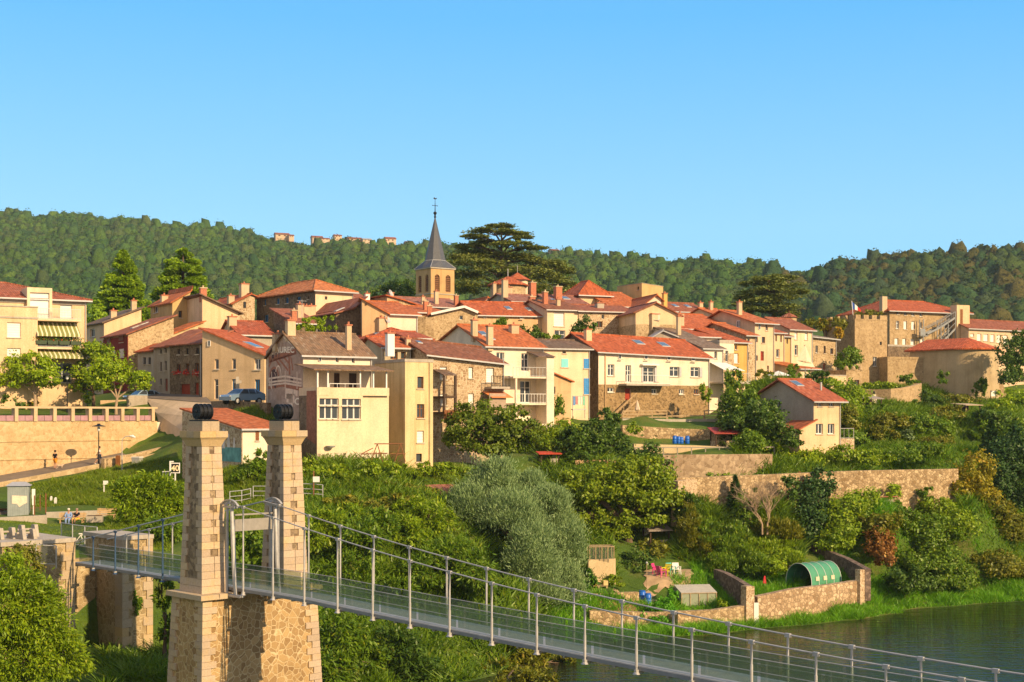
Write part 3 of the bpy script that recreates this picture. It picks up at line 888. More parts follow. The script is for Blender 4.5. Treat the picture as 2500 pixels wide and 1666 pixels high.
for n in (0, 2):
    for k in range(K0 + 1, K1):
        if k == -3: continue
        mt = STEELB if (n == 0 and k < -3) else STEEL
        p = MB(); d = SP * k
        p.tube([BP(d, n - .1 + .1 * n, dz(k) - .28), BP(d, n - .1 + .1 * n, czn(k))], .043, 8)
        b0 = BP(d, n - .1 + .1 * n, dz(k) - .30)
        p.tube([b0, b0 + Vector((0, 0, .10))], [.16, .07], 8)
        p.tube([b0 + Vector((0, 0, .28)), b0 + Vector((0, 0, 1.15))], .056, 8)
        t_ = BP(d, n - .1 + .1 * n, czn(k))
        p.bar(t_ - BD * .11, t_ + BD * .11, .11, .14)
        wb(p, "hanger_post", mt, fb, False)
    off = -.1 + .1 * n
    c = MB()
    pts = [BP(SP * k, n + off, czn(k) + .02) for k in np.arange(-2.5, K1 + .01, .5)]
    c.tube(pts, .033, 6)
    bpts = [BP(SP * k, n + off, czn(k) + .02) for k in np.arange(-8.9, -2.4, 1.0)] + [BP(SP * -2.5, n + off, czn(-2.5) + .02)]
    c.tube(bpts, .04, 6)
    wb(c, "main_cable", STEEL, fb)
    r = MB()
    for hh in (.98, .52):
        r.tube([BP(SP * k, n + .34 * (1 - n), dz(k) + hh) for k in np.arange(K0, K1 + .01, 1)], .017, 6)
    wb(r, "handrail", STEEL, fb)
    for k in range(K0, K1):
        g = MB(); a, b = SP * k + .07, SP * (k + 1) - .07; nn = n + .34 * (1 - n)
        g.hexa([BP(a, nn - .006, dz(k) + .05), BP(b, nn - .006, dz(k + 1) + .05), BP(b, nn + .006, dz(k + 1) + .05), BP(a, nn + .006, dz(k) + .05)],
               [BP(a, nn - .006, dz(k) + .95), BP(b, nn - .006, dz(k + 1) + .95), BP(b, nn + .006, dz(k + 1) + .95), BP(a, nn + .006, dz(k) + .95)])
        wb(g, "glass_panel", GPANE, fb)
    # mast with curved legs and fan-shaped saddle beside the tower
    mm = MB(); d0 = -6.1; nn = n + (-.35 if n == 0 else .35)
    zt = CZ - 4.75; zb_ = dz(-2) - .3
    curve = [BP(d0 + .12 * math.sin(math.pi * s) - .45 * (1 - s) ** 2 * 0 + (.38 * (1 - s) ** 3), nn, zb_ + (zt - zb_) * s) for s in np.linspace(0, 1, 9)]
    mm.tube(curve, [.09 + .03 * math.sin(math.pi * s) for s in np.linspace(0, 1, 9)], 8)
    mm.tube([BP(d0 - .45, nn, zb_), BP(d0 - .42, nn, zt)], .08, 8)
    b0 = BP(d0 + .05, nn, zb_ - .05)
    mm.bar(b0 - BD * .7, b0 + BD * .9, .30, .10)
    mst = wb(mm, "mast", STEEL, fb)
    sd = MB()
    arc = [BP(d0 - .2 + 1.0 * math.sin(t), nn, CZ - 5.15 + .75 * math.cos(t)) for t in np.linspace(-.95, .95, 11)]
    for p, q in zip(arc, arc[1:]): sd.bar(p, q, .12, .07)
    for p in arc[1:-1]: sd.bar(p, BP(d0 - .2, nn, zt - .05).lerp(p, .45), .05, .05)
    sd.bar(BP(d0 - .75, nn, zt - .02), BP(d0 + .4, nn, zt - .02), .2, .1)
    o = wb(sd, "saddle_fan", STEEL, fb); o.parent = mst
m = MB(); m.bar(BP(-6.2, -.3, CZ - 5.75), BP(-6.2, 2.3, CZ - 5.75), .09, .62); m.bar(BP(-6.2, -.3, CZ - 5.2), BP(-6.2, 2.3, CZ - 5.2), .08)
wb(m, "portal_beam", plain("portal_plate", (.27, .25, .22, 1), .6), fb)

# ---------------------------------------------------------------- stone pier with two towers
ASH = ashlar((.52, .41, .30, 1), (.56, .43, .27, 1))
ASH_Y = ashlar((.48, .38, .26, 1), (.52, .37, .18, 1))
PIERS = rubble((.30, .19, .085, 1), (.52, .36, .17, 1), (.58, .45, .26, 1), 2.9, .05)
CORE = rubble((.17, .125, .08, 1), (.42, .32, .20, 1), (.28, .21, .14, 1), 4.5, .04)
pr = empty("bridge_pier", BP(-8, 1.6, 0), 0, "tall stone pier carrying the two tapered towers of the footbridge", "bridge pier")
def dn_box(mb, d0, d1, n0, n1, z0, z1, t=0.0):
    """box along the bridge axes; the top is drawn in by t on each side"""
    mb.hexa([BP(d0, n0, z0), BP(d1, n0, z0), BP(d1, n1, z0), BP(d0, n1, z0)],
            [BP(d0 + t, n0 + t, z1), BP(d1 - t, n0 + t, z1), BP(d1 - t, n1 - t, z1), BP(d0 + t, n1 - t, z1)])
zl = CZ - 9.28
m = MB(); dn_box(m, -9.75, -6.15, -2.15, 5.6, -1.0, zl - .26, .35)
wb(m, "pier_base", PIERS, pr)
Q = [MB() for _ in range(4)]; nco = 24
for i in range(nco):
    s = i / nco; z0 = -1.0 + (zl - .28 + 1.0) * s; z1 = -1.0 + (zl - .28 + 1.0) * (s + 1 / nco) - .014
    t0 = .35 * s
    dA, dB, nA, nB = -9.75 + t0 - .07, -6.15 - t0 + .07, -2.15 + t0 - .07, 5.6 - t0 + .07
    l1, l2 = (.78, .52) if i % 2 else (.5, .86)
    l1 += rnd.uniform(-.06, .06); l2 += rnd.uniform(-.06, .06)
    dn_box(Q[0], dA, dA + l1, nA, nA + l2, z0, z1); dn_box(Q[1], dB - l1, dB, nA, nA + l2, z0, z1)
    dn_box(Q[2], dA, dA + l1, nB - l2, nB, z0, z1); dn_box(Q[3], dB - l1, dB, nB - l2, nB, z0, z1)
for q in Q: wb(q, "corner_stones", ASH, pr)
m = MB()
nseg = 7
for i in range(nseg):
    a = -2.12 + (5.57 + 2.12) * i / nseg; b = -2.12 + (5.57 + 2.12) * (i + 1) / nseg - .012
    dn_box(m, -9.72, -6.18, a, b, zl - .255, zl, .02)
wb(m, "ledge", ASH_Y, pr)
def tower(dc, nc):
    c = MB(); zt = CZ - 1.62; z0 = zl + .002
    hd0, hd1, hn0, hn1 = 1.10, .76, .80, .585
    f = lambda z: (z - z0) / (zt - z0)
    L = lambda a, b, s: a + (b - a) * s
    c.hexa([BP(dc - hd0 + .06, nc - hn0 + .06, z0), BP(dc + hd0 - .06, nc - hn0 + .06, z0), BP(dc + hd0 - .06, nc + hn0 - .06, z0), BP(dc - hd0 + .06, nc + hn0 - .06, z0)],
           [BP(dc - hd1 + .06, nc - hn1 + .06, zt), BP(dc + hd1 - .06, nc - hn1 + .06, zt), BP(dc + hd1 - .06, nc + hn1 - .06, zt), BP(dc - hd1 + .06, nc + hn1 - .06, zt)])
    t = wb(c, "tower", CORE, pr)
    q = MB(); n = 20
    for i in range(n):
        a, b = z0 + (zt - z0) * i / n, z0 + (zt - z0) * (i + 1) / n - .014
        hd, hn = L(hd0, hd1, i / n), L(hn0, hn1, i / n)
        if i < 2:
            dn_box(q, dc - hd, dc + hd, nc - hn, nc + hn, a, b, .008); continue
        ld = (.62 if i % 2 else .40) * hd * (1 + rnd.uniform(-.08, .08))
        ln = hn * (.70 + rnd.uniform(-.12, .14)) if (i % 2 and i % 7 != 3) else hn * .985
        for sd_, s in ((-1, 0), (1, 1)):
            for sn_ in (-1, 1):
                x0, x1 = (dc - hd, dc - hd + ld) if sd_ < 0 else (dc + hd - ld, dc + hd)
                y0, y1 = (nc - hn, nc - hn + ln) if sn_ < 0 else (nc + hn - ln, nc + hn)
                dn_box(q, x0, x1, y0, y1, a, b, .004)
    o = wb(q, "facing_stones", ASH, pr); o.parent = t
    k = MB()
    prof = [(0, .0), (.04, .10), (.14, .34), (.22, .46)]
    for (o0, za), (o1, zb2) in zip(prof, prof[1:]):
        k.hexa([BP(dc - hd1 - o0, nc - hn1 - o0, zt + za), BP(dc + hd1 + o0, nc - hn1 - o0, zt + za), BP(dc + hd1 + o0, nc + hn1 + o0, zt + za), BP(dc - hd1 - o0, nc + hn1 + o0, zt + za)],
               [BP(dc - hd1 - o1, nc - hn1 - o1, zt + zb2), BP(dc + hd1 + o1, nc - hn1 - o1, zt + zb2), BP(dc + hd1 + o1, nc + hn1 + o1, zt + zb2), BP(dc - hd1 - o1, nc + hn1 + o1, zt + zb2)])
    for i in range(3):
        w_ = 2 * (hd1 + .27) / 3
        dn_box(k, dc - hd1 - .27 + w_ * i, dc - hd1 - .27 + w_ * (i + 1) - .012, nc - hn1 - .25, nc + .1 * (i - 1), zt + .465, zt + .80)
        dn_box(k, dc - hd1 - .27 + w_ * i, dc - hd1 - .27 + w_ * (i + 1) - .012, nc + .1 * (i - 1) + .012, nc + hn1 + .25, zt + .465, zt + .80)
    for i in range(2):
        dn_box(k, dc - .70, dc + .70, nc - .52 + .52 * i, nc - .012 + .52 * i, zt + .805, zt + 1.32)
    o = wb(k, "cornice", ASH_Y, pr); o.parent = t
    s = MB()
    dn_box(s, dc - .62, dc + .62, nc - .50, nc + .50, zt + 1.325, zt + 1.40)
    zc = zt + 1.83
    for j, (n0, n1, r) in enumerate(((-.46, -.38, .42), (-.38, -.22, .37), (-.22, -.14, .42), (-.14, .02, .37), (.02, .10, .42), (.10, .26, .37), (.26, .34, .42))):
        s.tube([BP(dc, nc + n0, zc), BP(dc, nc + n1 - .004, zc)], r, 20)
    for j in range(6):
        a = j * math.pi / 3
        s.tube([BP(dc + .3 * math.cos(a), nc - .50, zc + .3 * math.sin(a)), BP(dc + .3 * math.cos(a), nc - .455, zc + .3 * math.sin(a))], .045, 6)
    s.tube([BP(dc, nc - .52, zc), BP(dc, nc - .455, zc)], .07, 8)
    o = wb(s, "cable_saddle", IRON, pr); o.parent = t
tower(-7.97, -.86)
tower(-7.97, 4.25)

# ---------------------------------------------------------------- bank abutment
ab = empty("bridge_abutment", BP(-26, 1, 0), 0, "stone abutment with a deep recess where the footbridge meets the bank", "abutment")
ABS = rubble((.30, .22, .11, 1), (.50, .38, .21, 1), (.54, .43, .26, 1), 3.0, .045)
m = MB()
ztop = CZ - 7.75
dn_box(m, -29.0, -24.0, -4.7, -.12, -.5, ztop, .04)
dn_box(m, -29.0, -24.0, 3.15, 5.2, -.5, ztop - .1, .04)
dn_box(m, -29.0, -27.5, -.1, 3.13, -.5, CZ - 9.2)
wb(m, "masonry", ABS, ab)
m = MB()
for (n0, n1, zz) in ((-4.8, -.03, ztop), (3.06, 5.3, ztop - .1)):
    for i in range(3):
        a = -29.1 + 5.2 * i / 3
        dn_box(m, a, a + 5.2 / 3 - .012, n0, n1, zz + .003, zz + .26)
wb(m, "coping", CONC, ab)
Q = [MB() for _ in range(3)]
for i in range(17):
    z0 = -.3 + (ztop + .3) * i / 17; z1 = z0 + (ztop + .3) / 17 - .014
    for (na, nb, sg) in ((-4.7, -.12, 1), (3.15, 5.2, -1)):
        l = .9 if i % 2 else .55
        n0, n1 = (nb - l, nb + .05) if sg > 0 else (na - .05, na + l * .7)
        dn_box(Q[0 if sg > 0 else 1], -24.9, -23.94, n0, n1, z0, z1)
        if sg < 0: dn_box(Q[2], -24.9, -23.94, nb - l * .7, nb + .05, z0, z1)
for q in Q: wb(q, "corner_stones", ASH_Y, ab)
for (d, n, s_) in ((-26.6, -2.0, 1), (-26.2, -3.6, .9), (-25.2, -2.7, .8)):
    m = MB(); zb_ = ztop + .265
    for off in (-.42, .42):
        m.face([BP(d - .5, n + off * s_, zb_), BP(d + .5, n + off * s_, zb_), BP(d + .3, n + off * s_, zb_ + .75 * s_), BP(d - .1, n + off * s_, zb_ + .75 * s_)])
        m.face([BP(d - .5, n + off * s_ + .22, zb_), BP(d + .5, n + off * s_ + .22, zb_), BP(d + .3, n + off * s_ + .22, zb_ + .75 * s_), BP(d - .1, n + off * s_ + .22, zb_ + .75 * s_)])
        for (p0, p1) in (((-.5, 0), (-.1, .75)), ((-.1, .75), (.3, .75)), ((.3, .75), (.5, 0))):
            m.face([BP(d + p0[0], n + off * s_, zb_ + p0[1] * s_), BP(d + p1[0], n + off * s_, zb_ + p1[1] * s_), BP(d + p1[0], n + off * s_ + .22, zb_ + p1[1] * s_), BP(d + p0[0], n + off * s_ + .22, zb_ + p0[1] * s_)])
    m.tube([BP(d - .1, n - .5, zb_ + .45 * s_), BP(d - .1, n + .75, zb_ + .45 * s_)], .07, 8)
    wb(m, "anchor_block", CONC, ab)
# ---------------------------------------------------------------- plaster colours
P_CREAM = plaster((.74, .54, .33, 1)); P_CREAM2 = plaster((.77, .60, .40, 1), .35)
P_WHITE = plaster((.80, .69, .54, 1), .25); P_TAN = plaster((.62, .42, .23, 1), .5); P_BEIGE = plaster((.66, .47, .28, 1), .45)
P_YELL = plaster((.66, .40, .12, 1), .4); P_GREY = plaster((.44, .38, .31, 1), .5); P_STAIN = plaster((.64, .50, .28, 1), .95)
P_RED = plaster((.26, .045, .025, 1), .4); P_OCHRE = plaster((.60, .42, .19, 1), .6); P_PINK = plaster((.74, .53, .35, 1), .4)
TX, TY = 'x', 'y'
def rf(c, ax='x', l=.35): return tiles(c, ax, l)

# ---- apartment block, far left
h = house("long cream apartment block with red hipped roof and striped awnings at the left edge", -260, 211, 141, 30, 1010, 13,
          ('h', 715, 681, 7.0), P_CREAM, rf((.32, .095, .045, 1), 'x', .5), [(147, 735, 176, 781, 'sh'), (69, 716, 118, 781, 'sh'), (80, 800, 116, 845, 'g'), (128, 800, 176, 845, 'g'), (80, 886, 116, 935, 'g'), (128, 886, 176, 935, 'g')],
          name='apartment_block', cat='apartment block', ov=.5)
def fbx(h, name, mat, x0, y0, x1, y1, d0, d1, par=None):   # a box on the facade given by photo columns and rows, from d0 to d1 metres
    u0, z1 = h.fz(x0, y0); u1, z0 = h.fz(x1, y1)
    z1 = h.fz((x0 + x1) / 2, y0)[1]; z0 = h.fz((x0 + x1) / 2, y1)[1]
    m = MB(); m.box(u0, u1, d0, d1, z0, z1)
    return m.build(name, mat, par or h.root)
u1 = h.fz(84, 800)[0]
m = MB(); zt_ = h.fz(60, 753)[1]
wl = [(h.fz(10, 790)[0], h.fz(43, 790)[0], h.fz(26, 826)[1], h.fz(26, 790)[1]), (h.fz(10, 852)[0], h.fz(43, 852)[0], h.fz(26, 886)[1], h.fz(26, 852)[1])]
wl.append((wl[0][0] - 4, wl[0][1] - 4, wl[0][2], wl[0][3])); wl.append((wl[1][0] - 4, wl[1][1] - 4, wl[1][2], wl[1][3]))
plane_grid(m, lambda u, d, z: (u, d - 1.6, z), u1, -3, zt_, wl, None)
m.face([(u1, -1.6, -3), (u1, .0, -3), (u1, .0, zt_), (u1, -1.6, zt_)]); m.face([(0, -1.6, -3), (0, 0, -3), (0, 0, zt_), (0, -1.6, zt_)])
m.face([(0, -1.6, zt_), (u1, -1.6, zt_), (u1, 0, zt_), (0, 0, zt_)])
o = m.build('projecting_bay', P_CREAM, h.root)
m = MB(); m.box(0, u1 + .06, -1.68, -.03, zt_ + .003, zt_ + .12); zq = h.fz(60, 778)[1]; m.box(0, u1 + .06, -1.68, -1.603, zq - .12, zq + .06); m.build('string_course', CONC, o)
for q in wl: opening(h.root, lambda u, d, z: (u, d - 1.6, z), 'sh', *q)
# dormer frame
m = MB(); ua, ub = h.fz(63, 700)[0], h.fz(124, 700)[0]; za, zb_ = h.fz(93, 781)[1], h.fz(93, 704)[1]
m.box(ua, ua + .28, -.68, 2.2, za, zb_); m.box(ub - .28, ub, -.68, 2.2, za, zb_); m.box(ua + .283, ub - .283, -.68, 2.2, h.fz(93, 716)[1], zb_)
dm = m.build('dormer', P_CREAM2, h.root)
m = MB(); m.box(ua + .283, ub - .283, -.45, -.4, za, h.fz(93, 716)[1] - .003); m.build('shutter', SHUT, dm)
for (y, dd) in ((781, 1.5), (849, 1.5)):
    ua, ub = h.fz(77, y)[0] + .1, h.fz(190, y)[0]; zz = h.fz(130, y)[1]
    m = MB(); m.box(ua, ub, -dd, -.003, zz - .22, zz); m.build('balcony', P_CREAM2, h.root)
    railing(h.root, 'railing', (ua + .05, -dd + .06, zz), (ub - .05, -dd + .06, zz), 1.05, ZINC, 30)
GERM = plain('geranium_red', (.62, .05, .02, 1), .7, 0, .4, 9); PLG = leafm((.05, .12, .01, 1), (.1, .2, .02, 1))
PLANTER = plain("green_planter", (.06, .085, .05, 1), .7)
for k in range(4):
    uu = h.fz(78 + 28 * k, 840)[0]; zz = h.fz(100, 845)[1]
    m = MB(); m.hexa([(uu + .1, -1.75, zz + .1), (uu + 1.1, -1.75, zz + .1), (uu + 1.1, -1.52, zz + .1), (uu + .1, -1.52, zz + .1)], [(uu + .05, -1.8, zz + .5), (uu + 1.15, -1.8, zz + .5), (uu + 1.15, -1.48, zz + .5), (uu + .05, -1.48, zz + .5)])
    pl_ = m.build('planter', PLANTER, h.root)
    for c_, mt_, n_ in (((.15, .35, .03, 1), GERM, 40), ((.1, .2, .03, 1), PLG, 160)):
        g_ = np.random.default_rng(k); vv, ff = rand_quads(g_.normal(size=(n_, 3)) * [.35, .1, .16] + [uu + .6, -1.64, zz + .68], .07, g_, .8)
        me = raw_mesh('flowers', vv, ff); me.materials.append(mt_); link(bpy.data.objects.new('flowers', me), pl_)
def m_awn():
    t = NT("striped_awning")
    tc = t.n.new("ShaderNodeTexCoord"); sp = t.n.new("ShaderNodeSeparateXYZ"); t.link(tc.outputs["Object"], sp.inputs[0])
    s = t.math('SINE', t.math('MULTIPLY', sp.outputs[0], 2 * math.pi / .46))
    t.col(t.ramp(s, [(.38, (.22, .23, .07, 1)), (.5, (.72, .63, .42, 1))], 'CONSTANT'))
    return t.done(.8)
AWN = m_awn()
for (x0, x1, y0, y1) in ((78, 186, 787, 819), (78, 192, 850, 872)):
    ua, ub = h.fz(x0, y0)[0] + .15, h.fz(x1, y0)[0]; z1 = h.fz(130, y0)[1] - .05; z0 = h.fz(130, y1)[1]
    m = MB(); m.hexa([(ua, -2.0, z0), (ub, -2.0, z0), (ub, -.05, z1), (ua, -.05, z1)], [(ua, -2.0, z0 + .03), (ub, -2.0, z0 + .03), (ub, -.05, z1 + .03), (ua, -.05, z1 + .03)])
    m.hexa([(ua, -2.03, z0 - .22), (ub, -2.03, z0 - .22), (ub, -2.0, z0 - .22), (ua, -2.0, z0 - .22)], [(ua, -2.03, z0 + .03), (ub, -2.03, z0 + .03), (ub, -2.0, z0 + .03), (ua, -2.0, z0 + .03)])
    m.build('awning', AWN, h.root)
fbx(h, 'cornice', CONC, -260, 728, 210, 737, -.12, -.003)

# ---- old houses on the street at the left
house("narrow grey-fronted house with a long mossy roof between the apartment block and the maroon house", 254, 345, 168, 34, 900, 7.5, ('x', [(254, 788), (345, 754)]), P_CREAM, rf(T_GREYB, 'y', .7),
      [], [(220, 803, 232, 823, 'w')], chim=[(.3, .1, .7, .9), (.85, .1, .6, 1.2)])
h = house("maroon-walled house with a brown roof and a warm rubble side wall", 313, 424, 158, 34, 930, 8.5, ('x', [(313, 816), (424, 774)]), ST_WARM, rf(T_DULL, 'y'), [],
      [(263, 824, 272, 838, 'ws'), (292, 820, 303, 836, 'ws'), (275, 856, 283, 872, 'w'), (294, 856, 304, 878, 'w')], sky=[(.45, .5), (.6, .5)])
m = MB(); m.box(-.06, -.003, .02, h.D - .02, -2.9, h.prof[0][1] - .25); m.build('painted_front', P_RED, h.root)
for q in [(263, 824, 272, 838), (292, 820, 303, 836), (275, 856, 283, 872), (294, 856, 304, 878)]:
    v1 = h.fl(q[0])[0]; v0 = h.fl(q[2])[0]; z1 = h.lz(268, q[1])[1]; z0 = h.lz(268, q[3])[1]
    m = MB(); m.box(-.12, -.065, v0, v1, z0, z1); m.build('shutter', WOODB if q[1] < 830 else WHITE, h.root)
house("upper grey house with an orange gabled roof and pale verges above the maroon house", 421, 462, 170, 34, 860, 7.5, ('x', [(421, 738), (466, 712), (498, 730)]), P_OCHRE, rf(T_ORANGE, 'y'), [(436, 759, 445, 776, 'wd')],
      [(376, 748, 386, 764, 'w')], chim=[(.3, .6, .8, .7)])
h = house("tall plain house with a bare cream wall, sloping roof line and brick corner chimney", 494, 582, 166, 30, 880, 7.0, ('x', [(494, 724), (582, 764)]), P_CREAM, rf(T_GREYB, 'y'), [], [], chim=[(.07, .1, .75, 1.1, BRICK)], ov=.5)
house("low lean-to house with a lichened wall and orange roof behind the dark stone house", 345, 497, 160, 38, 905, 4.0, ('x', [(345, 846), (497, 788)]), P_STAIN, rf(T_ORANGE, 'y'), [], [], ov=.25)
house("narrow pale blue-grey house front under a scrap of red roof, next to the maroon house", 375, 412, 154.6, 42, 1010, 3.65, ('x', [(375, 857), (412, 842)]), plaster((.55, .52, .48, 1), .3), rf(T_RED, 'y'), [], [(349, 873, 356, 890, 'dk'), (361, 873, 368, 890, 'dk')])
h = house("grey-rendered narrow house with small paired windows on the shaded street front", 414, 500, 151, 42, 1010, 3.5, ('x', [(414, 846), (500, 808)]), P_GREY, rf(T_DULL, 'y'), [],
      [(390, 853, 395, 864, 'dk'), (402, 851, 407, 862, 'dk'), (390, 884, 395, 907, 'dk'), (402, 882, 407, 905, 'dk'), (390, 925, 395, 940, 'dk'), (402, 925, 409, 955, 'd')])
h = house("dark rubble-stone house with three window rows, red geraniums and a maroon garage door", 494, 560, 146, 42, 982, 6.85, ('x', [(494, 838), (560, 812)]), ST_DARK, rf(T_DULL, 'y'), [],
      [(433, 852, 439, 866, 'dk'), (453, 851, 460, 866, 'dk'), (478, 850, 486, 865, 'dk'), (432, 889, 441, 911, 'wd'), (453, 888, 462, 911, 'wd'), (476, 887, 486, 911, 'wd'), (440, 938, 464, 971, 'd'), (475, 935, 485, 973, 'd')])
GER = plain("geranium_red", (.62, .03, .02, 1), .7, 0, .4, 9)
for q in ((432, 441), (453, 462), (476, 486)):
    v1 = h.fl(q[0])[0]; v0 = h.fl(q[1])[0]; zz = h.lz(q[0], 913)[1]
    c = np.random.default_rng(q[0]).normal(size=(70, 3)) * [.12, .35, .14] + [-.18, (v0 + v1) / 2, zz + .1]
    vv, ff = rand_quads(c, .08, np.random.default_rng(2), .8)
    me = raw_mesh('flower_box', vv, ff); me.materials.append(GER); link(bpy.data.objects.new('flower_box', me), h.root)
m = MB(); m.tube([(-.12, .12, h.prof[0][1] - .2), (-.12, .12, -1)], .06, 6); m.build('downpipe', ZINC, h.root)

# ---- beige gable house with the orange roof
h = house("beige house with a bright orange-red roof sloping down to the right, beside the parked hatchback", 494, 645, 144.6, -24, 985, 5, ('x', [(494, 806), (645, 868)]), P_BEIGE, rf(T_RED, 'y', .12),
          [(508, 832, 515, 846, 'w'), (524, 877, 534, 902, 'w'), (566, 876, 576, 902, 'w'), (621, 876, 636, 903, 'w'), (523, 926, 533, 975, 'dw'), (566, 926, 577, 958, 'wb'), (622, 927, 635, 971, 'wb')], ov=.3, sky=[(.62, .45, 1.4, 1.6)])
# ---- low mural outbuilding with orange roof
h = house("low outbuilding with orange lean-to roof and painted rubble side wall behind the left tower", 592, 704, 113, 36, 1140, 11.9, ('y', 1049, 1001, 1.0), P_WHITE, rf(T_ORANGE, 'x', .1), [(624, 1053, 632, 1076, 'ws')], [], ov=.2)
m = MB(); m.box(-.05, -.003, .05, h.D - .05, -2.5, h.ze - .12); m.face([(-.05, .05, h.ze - .12), (-.05, h.D - .05, h.ze - .12), (-.05, h.D - .05, h.rz(0, h.D) - .15)]); m.build('side_wall_facing', ST_PALE, h.root)
POOLB = plain("painted_water", (.12, .30, .28, 1), .8, 0, .35, 1.5); FIGW = plain("painted_figures", (.62, .55, .5, 1), .9, 0, .3, 3)
m = MB(); m.face([(-.062, .1, .35), (-.062, 7.2, .35), (-.062, 6.9, 1.55), (-.062, .1, 1.5)]); m.build('mural', POOLB, h.root)
for (a, b, c, d) in ((2.2, 2.7, 1.5, 2.6), (3.1, 3.7, 1.4, 3.0), (4.3, 4.9, 1.5, 2.8), (1.2, 1.6, 1.5, 2.3), (5.4, 6.0, 1.5, 2.5)):
    m = MB(); m.face([(-.068, a, c), (-.068, b, c), (-.068, b - .1, d), (-.068, a + .1, d)]); m.build('mural', FIGW, h.root)

# ---- house with the painted gable
h = house("cream house with grey-brown roof, veranda and a large mural painted on its shaded gable", 740, 908, 122, 33, 1132, 7.5, ('y', 866, 815), P_WHITE, rf((.22, .13, .075, 1), 'x', .5),
          [(777, 866, 784, 883, 'w'), (820, 869, 827, 885, 'w'), (859, 871, 866, 887, 'w')], [], chim=[(.02, .75, .8, 1.0, CHIMP), (.05, .45, .75, 1.3, CHIMP), (.72, .12, .45, 2.2)], ov=.3)
HM = h
MURAL = rubble((.42, .30, .24, 1), (.56, .42, .34, 1), (.38, .28, .23, 1), 2.8, .03, .6)
def lpt(h, px, py, off):
    v, t = h.fl(px); return (-off, v, h.lz(px, py)[1])
m = MB()
m.face([lpt(h, 739.5, 867, .02), lpt(h, 683, 818, .02), lpt(h, 650, 858, .02), lpt(h, 650, 1140, .02), lpt(h, 739.5, 1140, .02)])
m.build('mural_ground', MURAL, h.root)
PB = plain("mural_brown", (.33, .14, .085, 1), .9, 0, .3, 4); PL = plain("mural_pale", (.70, .55, .43, 1), .9, 0, .2, 4); PD = plain("mural_dark", (.10, .055, .05, 1), .9, 0, .3, 4)
def strokes(h, L, mat, off, wd):
    m = MB()
    for (x0, y0, x1, y1, *w_) in L:
        p, q = Vector(lpt(h, x0, y0, off)), Vector(lpt(h, x1, y1, off))
        w2 = (w_[0] if w_ else wd) / 2
        d = (q - p).normalized(); n = Vector((1, 0, 0)).cross(d) * w2
        m.face([p - n, q - n, q + n, p + n])
    return m.build('mural', mat, h.root)
arc = lambda cx, cy, rx, ry, a0, a1, n=10: [(cx + rx * math.cos(R(a0 + (a1 - a0) * i / n)), cy - ry * math.sin(R(a0 + (a1 - a0) * i / n)), cx + rx * math.cos(R(a0 + (a1 - a0) * (i + 1) / n)), cy - ry * math.sin(R(a0 + (a1 - a0) * (i + 1) / n))) for i in range(n)]
strokes(h, [(657, 879, 724, 858, .5), (657, 884, 724, 862, .2), (706, 865, 708, 915, .35), (664, 880, 657, 896), (672, 876, 684, 893), (680, 874, 704, 905), (692, 871, 705, 886), (710, 870, 716, 905), (655, 946, 690, 939, .4), (690, 939, 738, 950, .4)]
        + arc(670, 922, 11, 24, 0, 180), PB, .026, .22)
strokes(h, [(656, 926, 664, 950), (664, 908, 664, 950), (697, 906, 697, 948), (726, 908, 726, 950), (656, 925, 697, 919), (697, 919, 737, 927), (656, 934, 697, 929), (697, 929, 737, 936), (656, 941, 697, 936), (697, 936, 737, 943)]
        + arc(680, 922, 7, 28, 0, 150), PL, .032, .16)
strokes(h, arc(670, 925, 7, 20, 0, 180) + [(713, 918, 713, 936, .6), (667, 866, 667, 876, .5), (675, 862, 675, 872, .2), (682, 858, 682, 872, .2), (662, 912, 676, 940, .9)], PD, .029, .3)
strokes(h, [(697, 961, 715, 963, .9), (700, 972, 720, 974, .8), (705, 983, 716, 985, .7), (717, 958, 727, 961, .5), (664, 868, 669, 876, .6), (746 - 7, 1040, 741, 1060, .5)], PL, .026, .4)
def text_on(s, h, px0, py0, px1, py1, mat, off):
    """letters on the left wall between two photo points"""
    p, q = Vector(lpt(h, px0, py0, off)), Vector(lpt(h, px1, py0, off)); zt2 = lpt(h, px0, py1, off)[2]
    cu = bpy.data.curves.new("lettering", 'FONT'); cu.body = s; cu.size = 1.0; cu.offset = .025
    ob = bpy.data.objects.new("lettering", cu)
    me = ob.to_mesh().copy(); ob.to_mesh_clear(); bpy.data.objects.remove(ob)
    co = np.array([v.co[:] for v in me.vertices]); mn, mx = co.min(0), co.max(0)
    for v in me.vertices:
        s_ = (v.co.x - mn[0]) / (mx[0] - mn[0]); r_ = (v.co.y - mn[1]) / (mx[1] - mn[1])
        b = p.lerp(q, s_); v.co = (b.x, b.y, b.z + (zt2 - p.z) * r_)
    me.materials.append(mat)
    return link(bpy.data.objects.new("lettering", me), h.root)
LET = plain("mural_lettering", (.80, .70, .56, 1), .9)
text_on("AUREC", h, 673, 862, 719, 847, LET, .03)
text_on("C", h, 720, 989, 733, 972, LET, .03)
strokes(h, [(654, 860, 654, 1140, .12)], plain("pale_edge", (.7, .6, .42, 1)), .03, .12)
